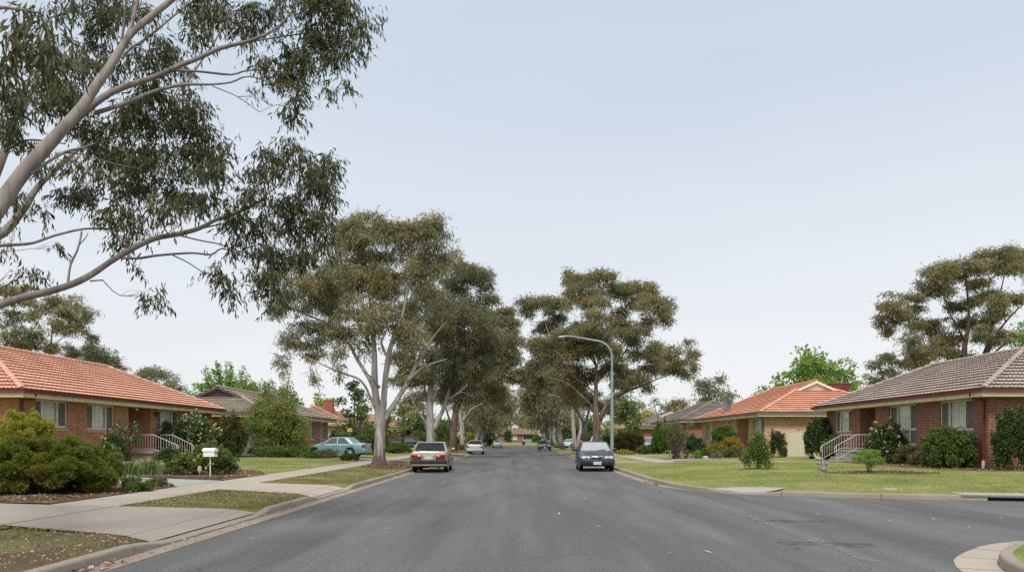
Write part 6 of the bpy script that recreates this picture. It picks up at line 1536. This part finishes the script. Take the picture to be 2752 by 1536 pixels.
green_at('deciduous_tree', 'mid green tree behind the second left street gum', 1120, 122, 1055, 90, 'green', 78, .36, low=.1)
green_at('deciduous_tree', 'shady tree behind the left avenue trunks', 1190, 150, 1062, 100, 'deep', 79, .45, low=.1)
green_at('deciduous_tree', 'fresh green spreading tree above the terracotta ridge and burgundy chimney', 2030, 84, 896, 235, 'lime', 81, .34, low=.30, ncl=20, up=.1)
green_at('deciduous_tree', 'fresh green tree tip right of the burgundy chimney', 2150, 88, 958, 70, 'lime', 82, .34)
green_at('deciduous_tree', 'bright green tree over the ridge at the right edge', 2588, 52, 806, 130, 'lime', 83, .22, low=.3, ncl=18)
green_at('deciduous_tree', 'bright green tree right of the lamp pole', 1578, 90, 1008, 85, 'green', 84, .3, low=.12, ncl=18)
green_at('deciduous_tree', 'yellow-green shrub tree left of the lamp pole', 1526, 88, 1058, 60, 'yellowg', 85, .28, low=.08)
green_at('deciduous_tree', 'dark tree behind the grey forked gum trunks', 1440, 138, 1050, 110, 'deep', 86, .45, low=.08, ncl=16)
green_at('deciduous_tree', 'green tree filling in behind the rusty street gum', 1490, 112, 1045, 80, 'green', 87, .38, low=.08)
green_at('deciduous_tree', 'shady tree behind the slate sedan', 1395, 172, 1062, 80, 'deep', 88, .5, low=.08)
green_at('deciduous_tree', 'dull green tree tip over the grey roof ridge', 1830, 112, 990, 60, 'greyg', 89, .4)
for i, (px, Y, top, w, lb, lm) in enumerate([(1795, 118, 941, 110, 'round-headed gum over the grey tiled right roof', 'gumd'), (1652, 128, 996, 46, 'small pale gum behind the fourth right house', 'greyg'), (1705, 124, 1000, 84, 'broad olive gum behind the fourth right house', 'gum2'), (1630, 122, 1030, 60, 'mustard green round tree by the white roof patch', 'yellowg'),
                                            (700, 150, 1012, 90, 'distant gum beyond the grey brown roof', 'gumd'), (1590, 150, 1030, 90, 'distant gum behind the bright green tree', 'gumd'), (2300, 100, 930, 140, 'distant gum showing over the brown roof', 'gumd')]):
    x = wx(px, Y); z = zG(x, Y); gum_at('gum_tree', lb, x, Y, z, wz(top, Y) - z, w / 2 / F * Y, 95 + i, 'bark_g', lm, leaf=.45, ncl=14, low=.4, cat='gum tree')
# ================================================================ SHRUBS
def bush(name, label, px, Y, top, w, leafm, seed, leaf=.07, dens=1.0, style='round', dr=.8, flowers=None, group=None, stems=6, bark='bark_d', cat='shrub', base=None, aspect=.55, ncl=None, x=None, zt=None):
    x = wx(px, Y) if x is None else x; z = zG(x, Y) if base is None else base; H = (wz(top, Y) if zt is None else zt) - z; rx = w / 2 / F * Y; ry = rx * dr; r = np.random.default_rng(seed)
    cl = []
    kw = dict(droop=.1, spread=.8, flat=1.0, sub=.5, up=.5, aspect=aspect)
    if style == 'round':
        n = ncl or int(np.clip(9 + 6 * rx, 9, 22)); ga = 2.39996
        for i in range(n):
            t = (i + .5) / n; a = i * ga + r.uniform(-.4, .4); ph = math.asin(min(1, t ** .8)) ; q = math.cos(ph) ** .8; s = r.uniform(.30, .46)
            cl.append((x + rx * (1 - s * .85) * q * math.cos(a), Y + ry * (1 - s * .85) * q * math.sin(a), z + H * (.12 + .88 * (math.sin(ph) * (1 - s * .8) + .02)), rx * s, ry * s, max(H * s * .62, rx * s * .5)))
        cl.append((x, Y, z + H * .45, rx * .62, ry * .62, H * .42))
    elif style == 'clip':      # dense clipped dome
        n = ncl or 26; ga = 2.39996
        for i in range(n):
            t = i / (n - 1); a = i * ga; q = min(1, 1.12 * math.sqrt(max(0, 1 - max(0, t * 1.08 - .12) ** 3))); s = r.uniform(.24, .34)
            cl.append((x + rx * (1 - s) * q * math.cos(a), Y + ry * (1 - s) * q * math.sin(a), z + H * (.10 + .90 * t * (1 - s * .55)), rx * s * 1.1, ry * s * 1.1, H * s * .55))
        cl.append((x, Y, z + H * .5, rx * .75, ry * .75, H * .42)); kw.update(up=.3, sub=.45)
    elif style == 'open':      # twiggy vase
        n = ncl or 26
        for i in range(n):
            a = r.uniform(0, 6.28); e = r.uniform(.15, 1) ** .6; hh = r.uniform(.45, .95); q = e * (.35 + .65 * hh); s = r.uniform(.16, .26)
            cl.append((x + rx * q * math.cos(a) * (1 - s * .5), Y + ry * q * math.sin(a), z + H * hh, rx * s, ry * s, H * s * .55, .7))
        kw.update(sub=.55, up=.2, spread=.5, droop=-.5)
    elif style == 'umbrella':
        n = ncl or 16
        for i in range(n):
            a = i * 2.4; q = math.sqrt((i + .5) / n); s = r.uniform(.22, .34); cl.append((x + rx * (1 - s * .7) * q * math.cos(a), Y + ry * q * math.sin(a), z + H * (.84 - .32 * q * q + r.uniform(-.08, .08)), rx * s, ry * s, H * s * .5))
        for i in range(5): cl.append((x + rx * r.uniform(-.35, .35), Y + ry * r.uniform(-.35, .35), z + H * r.uniform(.25, .5), rx * .22, ry * .22, H * .14, .5))
    elif style == 'conifer':
        n = ncl or 30; ga = 2.39996
        for i in range(n):
            t = (i + .5) / n; a = i * ga + r.uniform(-.4, .4); ph = math.asin(min(1, t ** .9)); q = math.cos(ph) ** .7; s = r.uniform(.20, .30)
            cl.append((x + rx * (1 - s * .8) * q * math.cos(a), Y + ry * (1 - s * .8) * q * math.sin(a), z + H * (.10 + .9 * math.sin(ph) * (1 - s * .5)), rx * s, ry * s, H * s * .75))
        cl.append((x, Y, z + H * .42, rx * .7, ry * .7, H * .38)); kw.update(droop=-.55, spread=.95, sub=.42, up=.35)
    if style in ('round', 'clip', 'conifer'):   # stray shoots break the outline
        for i in range(12 if style == 'round' else 7):
            c = cl[int(r.integers(0, len(cl) - 1))]; v = np.array([c[0] - x, c[1] - Y, (c[2] - z - H * .35) * 1.2]); v /= max(1e-6, np.linalg.norm(v)); k = r.uniform(.30, .5); o = r.uniform(.75, 1.25)
            cl.insert(0, (c[0] + v[0] * c[3] * o, c[1] + v[1] * c[4] * o, max(z + H * .08, c[2] + v[2] * c[5] * o), c[3] * k, c[4] * k, c[5] * k * 1.3, .55))
    T = thing(name, (x, Y, z), label, cat, group)
    V, subs = crown(r, cl, dens * (1.7 if style != 'open' else 1.0), leaf, **kw)
    np_mesh('foliage', V, np.arange(len(V)).reshape(-1, 4), M[leafm], T, (x, Y, z))
    mb = MB(); rs = max(.012, rx * .025); k = 0
    for i in range(stems if style != 'open' else len(cl)):
        c = cl[int(r.integers(0, len(cl)))] if style != 'open' else cl[i]
        a = r.uniform(0, 6.28); f = (x + rx * .08 * math.cos(a), Y + ry * .08 * math.sin(a), z - .05)
        p = wiggle(r, f, np.array(c[:3]), 4, .07); mb.tube(p, [rs, rs * .8, rs * .6, rs * .4, rs * .2], 5, cap=False)
    mb.build('stem', M[bark], T, (x, Y, z), smooth=180)
    if flowers:
        fm, nf, fs, hmin = flowers; W = []
        P, _ = [], 0
        for i in range(nf):
            ci = cl[int(r.integers(0, len(cl) - 1))]; d = unit(r.normal(size=3) + [0, -.5, .5]); p = np.array(ci[:3]) + d * np.array(ci[3:6]) * 1.28
            if p[2] < z + H * hmin: continue
            m = 9; dd = unit(r.normal(size=(m, 3)) + d * .6); W.append(leaf_quads(np.repeat(p[None], m, 0), dd, np.full(m, fs) * r.uniform(.7, 1.2, m), np.full(m, fs * .7), r))
        if W: W = np.concatenate(W); np_mesh('flowers', W, np.arange(len(W)).reshape(-1, 4), M[fm], T, (x, Y, z))
    return T

def straps(label, px, Y, top, w, seed, mat='strap', n=340, group=None, x=None):
    x = wx(px, Y) if x is None else x; z = zG(x, Y); H = wz(top, Y) - z; rx = w / 2 / F * Y; r = np.random.default_rng(seed); V = []; Q = []
    for i in range(n):
        a = r.uniform(0, 6.28); L = H * r.uniform(.75, 1.25); out = rx * r.uniform(.2, 1.1); b = np.array([x + r.normal() * rx * .2, Y + r.normal() * rx * .2, z]); wd = .016 * r.uniform(.7, 1.4); s = np.array([-math.sin(a), math.cos(a), 0]) * wd
        k0 = len(V); m = 5
        for j in range(m + 1):
            t = j / m; p = b + np.array([math.cos(a), math.sin(a), 0]) * out * t ** 1.4 + np.array([0, 0, L * (t * 1.25 - .55 * t ** 2.6)]); ww = s * (1 - t ** 2 * .95)
            V += [p - ww, p + ww]
        for j in range(m): Q.append((k0 + 2 * j, k0 + 2 * j + 1, k0 + 2 * j + 3, k0 + 2 * j + 2))
    return tag(np_mesh('strappy_plant', np.array(V), np.array(Q), M[mat], None, (x, Y, z)), label, 'plant', group)

# ---- left front garden
bush('conifer_shrub', 'large low spreading dark olive conifer by the footpath', 118, 17.9, 1107, 345, 'conif', 1, .07, 1.7, 'conifer', .95, aspect=.24, ncl=60)
bush('shrub', 'yellow-green shrub behind the spreading conifer', 52, 23.5, 1046, 190, 'yellowg', 2, .07, .9, 'conifer', .7, aspect=.3)
bush('rose_bush', 'pale flowering rose against the brick wall right of the conifer', 268, 26.0, 1112, 75, 'green', 3, .06, .6, 'round', .8, flowers=('petalw', 26, .05, .3))
bush('climbing_rose', 'sparse dark rose climbing the white porch post', 322, 35.0, 1062, 78, 'deep', 4, .07, .4, 'open', .6, flowers=('petalw', 16, .045, .1))
bush('shrub', 'dark shrub on the brick wall left of the porch', 284, 34.5, 1083, 62, 'deep', 5, .07, .6, 'round', .6)
straps('left one of two arching strappy plants by the green concrete drive', 322, 22.6, 1150, 84, 6, group='arching strappy plants')
straps('right one of two arching strappy plants, below the porch', 372, 24.6, 1145, 84, 7, group='arching strappy plants')
straps('low pale grassy tuft between the conifer and the mulch', 330, 19.3, 1188, 75, 8, 'greyg', 200)
bush('ground_cover', 'low fine-leaved ground cover at the corner of the green drive', 395, 20.2, 1200, 62, 'oliveb', 9, .05, .8, 'round', .8, cat='ground cover')
bush('ground_cover', 'low bright green ground cover right of the conifer foot', 345, 18.4, 1214, 80, 'green', 10, .05, .7, 'round', .7, cat='ground cover', aspect=.25)
bush('shrub', 'soft grey-green low shrub right of the strappy plants', 428, 26.8, 1166, 60, 'greyg', 11, .06, .8, 'round', .8, aspect=.3)
bush('shrub', 'dark rounded shrub below the white porch rail', 425, 34.0, 1124, 62, 'deep', 12, .07, .9, 'round', .8)
bush('shrub', 'yellow flowering shrub left of the letterbox', 468, 26.2, 1138, 84, 'clip', 13, .07, .9, 'round', .8, flowers=('petaly', 40, .05, .45))
bush('shrub', 'broad mid green shrub right behind the letterbox', 545, 27.0, 1126, 104, 'clip', 14, .07, 1.0, 'round', .8, ncl=20)
bush('shrub', 'airy pale-tipped shrub behind the letterbox shrubs', 528, 31.0, 1110, 76, 'oliveb', 15, .06, .6, 'round', .7, flowers=('petalw', 50, .03, .5))
bush('shrub', 'dark green shrub in front of the porch side window', 437, 42.5, 1053, 84, 'deep', 16, .09, .8, 'round', .7)
bush('shrub', 'white flowering shrub at the far window of the orange brick house', 498, 44.5, 1046, 104, 'clip', 17, .10, .8, 'round', .7, flowers=('petalw', 190, .085, .4))
bush('shrub', 'tall dark shrub with reddish top at the house end', 576, 49.0, 1042, 84, 'redtop', 18, .09, 1.0, 'round', .8, ncl=22)
bush('large_shrub', 'large loose light green shrub before the grey brown roofed house', 690, 52.5, 1000, 172, 'oliveg', 19, .12, .36, 'round', .75, ncl=30, stems=16)
bush('shrub', 'feathery olive shoots at the top of the large loose shrub', 700, 53.0, 966, 130, 'oliveg', 20, .11, .55, 'open', .8, ncl=44)
bush('shrub', 'low dark shrub row under the large loose shrub', 690, 50.2, 1128, 130, 'clip', 21, .08, .8, 'round', .5)
bush('shrub', 'bright green low shrub before the teal sedan', 786, 49.0, 1134, 54, 'green', 22, .07, .8, 'round', .8, aspect=.3)
bush('shrub', 'brownish twiggy shrub at the teal sedan door', 824, 49.3, 1128, 52, 'browny', 23, .07, .6, 'round', .8)
bush('shrub', 'small bright tufted shrub below the teal sedan rear wheel', 879, 45.3, 1141, 50, 'green', 24, .07, 1.0, 'conifer', .8, aspect=.2)
bush('hedge', 'clipped hedge bush behind the teal sedan', 912, 64.0, 1094, 64, 'oliveb', 25, .10, 1.0, 'clip', .8, cat='hedge')
bush('hedge', 'darker hedge bush left of the pale gum trunk', 940, 60.0, 1096, 52, 'deep', 26, .10, 1.0, 'clip', .8, cat='hedge')
bush('shrub', 'low mounded green shrub right of the pale gum trunk', 1000, 68.0, 1117, 78, 'clip', 27, .10, 1.0, 'conifer', .7, aspect=.25)
bush('shrub', 'round dark bush at the corner of the grey brown roofed house', 842, 76.0, 1084, 30, 'deep', 28, .12, 1.0, 'clip', .9)
for i, (px, Y, top, w, lm, lb) in enumerate([(866, 70, 1086, 46, 'green', 'bright shrub beneath the yellow sign'), (1058, 108, 1082, 56, 'clip', 'rounded shrub behind the beige sedan roof'), (1118, 112, 1062, 52, 'clip', 'clipped dark green shrub between the second and third left gums'),
                                           (1098, 100, 1108, 40, 'browny', 'low bronze shrub behind the second left gum'), (1150, 118, 1098, 40, 'green', 'shrub left of the fourth left gum'), (1184, 128, 1086, 26, 'yellowg', 'yellow-green shrub right of the fourth left gum'),
                                           (1150, 92, 1117, 34, 'oliveb', 'low hedge between the third and fourth left gums'), (1244, 172, 1095, 16, 'yellowg', 'small yellow-green shrub beside the far pale hatch'), (1231, 152, 1106, 12, 'deep', 'dark shrub touching the far pale hatch'),
                                           (1278, 232, 1078, 20, 'deep', 'dark bush against the far end house'), (1352, 225, 1092, 26, 'clip', 'green bush right of the far end house'), (1205, 160, 1095, 40, 'deep', 'dark undergrowth behind the distant left trunks')]):
    bush('shrub', lb, px, Y, top, w, lm, 130 + i, .16 if Y < 140 else .28, .8, 'round', .8)

# ---- right front gardens
bush('shrub', 'dark leafy shrub against the end wall at the right edge', 2560, 29.3, 1030, 120, 'deep', 40, .085, 1.1, 'round', .45, ncl=26)
bush('shrub', 'big clipped green shrub below the right-hand window', 2388, 31.6, 1072, 124, 'clip', 41, .07, 1.1, 'clip', .75, ncl=34)
bush('shrub', 'small weedy shrub between the big clipped shrub and the camellia', 2316, 34.0, 1130, 56, 'oliveb', 42, .06, .7, 'round', .7, flowers=('petalw', 10, .035, .5))
bush('shrub', 'bronze low shrub under the two-tier window', 2282, 36.0, 1120, 62, 'browny', 43, .06, .8, 'round', .7, flowers=('petalw', 8, .04, .5))
bush('camellia', 'pink flowering camellia beside the porch of the dark brick house', 2234, 37.5, 1062, 100, 'deep', 44, .085, .9, 'round', .75, flowers=('petalp', 95, .085, .25), ncl=22)
bush('shrub', 'young lime green shrub in a round mulch patch on the lawn', 2184, 28.5, 1128, 86, 'lime', 45, .06, .55, 'umbrella', .8, ncl=16)
bush('shrub', 'yellow-green shrub left of the white stair rail', 2095, 44.5, 1096, 64, 'clip', 46, .07, .8, 'round', .8, flowers=('petaly', 22, .05, .4))
bush('shrub', 'tall clipped dark shrub at the far corner of the dark brick house', 2062, 46.6, 1053, 76, 'deep', 47, .08, 1.15, 'clip', .9, ncl=36)
bush('shrub', 'loose green shrub standing alone on the right lawn', 1906, 33.5, 1092, 76, 'clip', 48, .085, .40, 'round', .85, flowers=('petaly', 10, .05, .4), ncl=20)
bush('shrub', 'dark pointed shrub beside the cream steel fence', 1957, 50.5, 1083, 44, 'deep', 49, .08, 1.0, 'round', .85)
bush('shrub', 'golden yellow feathery shrub', 1838, 51.2, 1102, 66, 'golden', 50, .08, .9, 'conifer', .8, aspect=.3)
bush('shrub', 'small golden shrub left of the larger golden one', 1796, 51.8, 1116, 34, 'golden', 51, .08, .8, 'conifer', .8, aspect=.3)
bush('shrub', 'olive green mounded shrub before the golden shrub', 1843, 49.6, 1122, 48, 'oliveb', 52, .07, .9, 'round', .8)
bush('shrub', 'round clipped green ball bush at the terracotta house veranda', 1822, 55.5, 1066, 64, 'clip', 53, .085, 1.2, 'clip', .95, ncl=36)
bush('shrub', 'bright green low shrub in the mulch bed', 1755, 49.4, 1132, 20, 'lime', 54, .06, .9, 'round', .9)
bush('shrub', 'small rounded green shrub right of the bright low one', 1774, 50.0, 1126, 28, 'clip', 55, .06, 1.0, 'round', .9)
bush('shrub', 'grey-green low shrub in the middle of the mulch bed', 1804, 49.0, 1136, 28, 'greyg', 56, .06, .8, 'round', .9)
bush('shrub', 'dark green shrub left of the round ball bush', 1748, 56.0, 1094, 56, 'deep', 57, .085, .9, 'round', .9)
bush('shrub', 'twiggy open vase-shaped shrub by the footpath', 1701, 51.0, 1062, 84, 'oliveb', 58, .085, .55, 'open', .9, ncl=60, bark='bark_g')
bush('shrub', 'tall dense green shrub behind the twiggy vase shrub', 1662, 66.0, 1062, 46, 'green', 59, .10, 1.1, 'round', .9, ncl=22)
bush('hedge', 'rounded clipped bronze-green hedge right of the lamp pole', 1582, 74.0, 1087, 78, 'browny', 60, .11, 1.2, 'clip', .7, ncl=34, cat='hedge')
bush('shrub', 'low dark green shrub right of the clipped hedge', 1640, 68.0, 1118, 60, 'clip', 61, .09, .9, 'round', .7)
bush('ground_cover', 'low yellow-green ground cover at the foot of the hedge', 1572, 66.0, 1131, 44, 'yellowg', 62, .08, .7, 'round', .6, cat='ground cover')
bush('shrub', 'leafy green shrub at the twiggy shrub foot', 1617, 66.5, 1122, 36, 'green', 63, .08, .8, 'round', .7)
bush('shrub', 'thin brown shrub in the mulch near the ball bush', 1726, 50.2, 1132, 26, 'browny', 64, .06, .5, 'open', .8)
for i, (px, Y, top, w, lm, lb) in enumerate([(1530, 78, 1092, 40, 'clip', 'green shrub behind the navy sedan roof'), (1480, 98, 1092, 40, 'oliveb', 'shrub between the rusty gum and the forked gum'), (1424, 130, 1098, 40, 'clip', 'dark shrub beside the far white car'),
                                           (1388, 150, 1096, 30, 'deep', 'dark shrub behind the slate sedan'), (1455, 105, 1104, 36, 'deep', 'shaded shrub behind the twin-trunk gum'), (1406, 120, 1118, 26, 'green', 'bright weedy grass clump near the second lamp')]):
    bush('shrub', lb, px, Y, top, w, lm, 160 + i, .16, .8, 'round', .8)
# ================================================================ LIGHT, SKY, CAMERA
W = bpy.data.worlds.new('World'); SC.world = W; W.use_nodes = True
nt = W.node_tree; nt.nodes.clear(); N = nt.nodes.new; Lk = nt.links.new
out = N('ShaderNodeOutputWorld'); bg = N('ShaderNodeBackground'); Lk(bg.outputs[0], out.inputs[0])
SUN_EL, SUN_AZ = R(52), R(190)
sky = N('ShaderNodeTexSky'); sky.sky_type = 'NISHITA'; sky.sun_disc = False; sky.sun_elevation = SUN_EL; sky.sun_rotation = SUN_AZ
sky.air_density = 1.0; sky.dust_density = 4.0; sky.ozone_density = 1.5
tc = N('ShaderNodeTexCoord'); sp = N('ShaderNodeSeparateXYZ'); Lk(tc.outputs['Generated'], sp.inputs[0])
# thin high overcast: pale at the horizon, bluer higher up, extra brightness added overhead, above the camera's view, to light the scene
rp = N('ShaderNodeValToRGB'); Lk(sp.outputs[2], rp.inputs[0]); e = rp.color_ramp.elements
stops = SKY_STOPS if 'SKY_STOPS' in globals() else [(0.0, (.850, .862, .880)), (.10, (.835, .855, .880)), (.28, (.715, .765, .835)), (.50, (.580, .665, .780)), (.62, (.75, .80, .86)), (.85, (1.0, 1.0, 1.0))]
while len(e) < len(stops): e.new(.5)
for q, (p, c) in zip(e, stops): q.position = p; q.color = (*c, 1)
mp = N('ShaderNodeMapping'); mp.inputs['Scale'].default_value = (1, 1, 5); Lk(tc.outputs['Generated'], mp.inputs[0])
nz = N('ShaderNodeTexNoise'); nz.inputs['Scale'].default_value = 1.3; nz.inputs['Detail'].default_value = 5; Lk(mp.outputs[0], nz.inputs[0])
r2 = N('ShaderNodeValToRGB'); Lk(nz.outputs['Fac'], r2.inputs[0]); r2.color_ramp.elements[0].position = .35; r2.color_ramp.elements[0].color = (.95, .96, .972, 1); r2.color_ramp.elements[1].position = .7; r2.color_ramp.elements[1].color = (1.035, 1.03, 1.022, 1)
mu = N('ShaderNodeMix'); mu.data_type = 'RGBA'; mu.blend_type = 'MULTIPLY'; mu.inputs[0].default_value = 1; Lk(rp.outputs[0], mu.inputs[6]); Lk(r2.outputs[0], mu.inputs[7])
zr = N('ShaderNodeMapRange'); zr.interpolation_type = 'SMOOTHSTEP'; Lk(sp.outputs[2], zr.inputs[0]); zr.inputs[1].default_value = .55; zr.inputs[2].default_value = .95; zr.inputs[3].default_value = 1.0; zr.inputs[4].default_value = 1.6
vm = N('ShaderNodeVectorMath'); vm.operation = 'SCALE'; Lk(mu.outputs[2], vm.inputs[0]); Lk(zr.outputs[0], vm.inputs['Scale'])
sc2 = N('ShaderNodeVectorMath'); sc2.operation = 'SCALE'; Lk(sky.outputs[0], sc2.inputs[0]); sc2.inputs['Scale'].default_value = .01
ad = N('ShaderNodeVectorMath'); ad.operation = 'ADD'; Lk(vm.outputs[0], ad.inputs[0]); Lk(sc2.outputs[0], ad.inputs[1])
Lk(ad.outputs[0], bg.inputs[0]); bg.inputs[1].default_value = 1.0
sd = bpy.data.lights.new('sun', 'SUN'); sd.energy = 2.6; sd.angle = R(14); sd.color = (1.0, .955, .89)
so = bpy.data.objects.new('sun', sd); COL.objects.link(so)
dv = Vector((math.sin(SUN_AZ) * math.cos(SUN_EL), math.cos(SUN_AZ) * math.cos(SUN_EL), math.sin(SUN_EL)))
so.rotation_euler = dv.to_track_quat('Z', 'Y').to_euler(); so.location = (0, 0, 40)
cd = bpy.data.cameras.new('camera'); cam = bpy.data.objects.new('camera', cd); COL.objects.link(cam); SC.camera = cam
cam.location = (0, 0, CZ); cam.rotation_euler = (R(90), 0, 0)
cd.sensor_width = 36; cd.sensor_fit = 'HORIZONTAL'; cd.lens = F / 2576 * 36; cd.clip_start = .1; cd.clip_end = 4000
cd.shift_x = (1288 - CX) / 2576; cd.shift_y = (HY - 719) / 2576
SC.view_settings.view_transform = 'Standard'; SC.view_settings.look = 'None'; SC.view_settings.exposure = 0.0; SC.view_settings.gamma = 1.0
SC.cycles.max_bounces = 6; SC.cycles.transparent_max_bounces = 12; SC.cycles.diffuse_bounces = 3; SC.cycles.glossy_bounces = 3; SC.cycles.transmission_bounces = 4
SC.cycles.sample_clamp_indirect = 6; SC.cycles.use_denoising = False
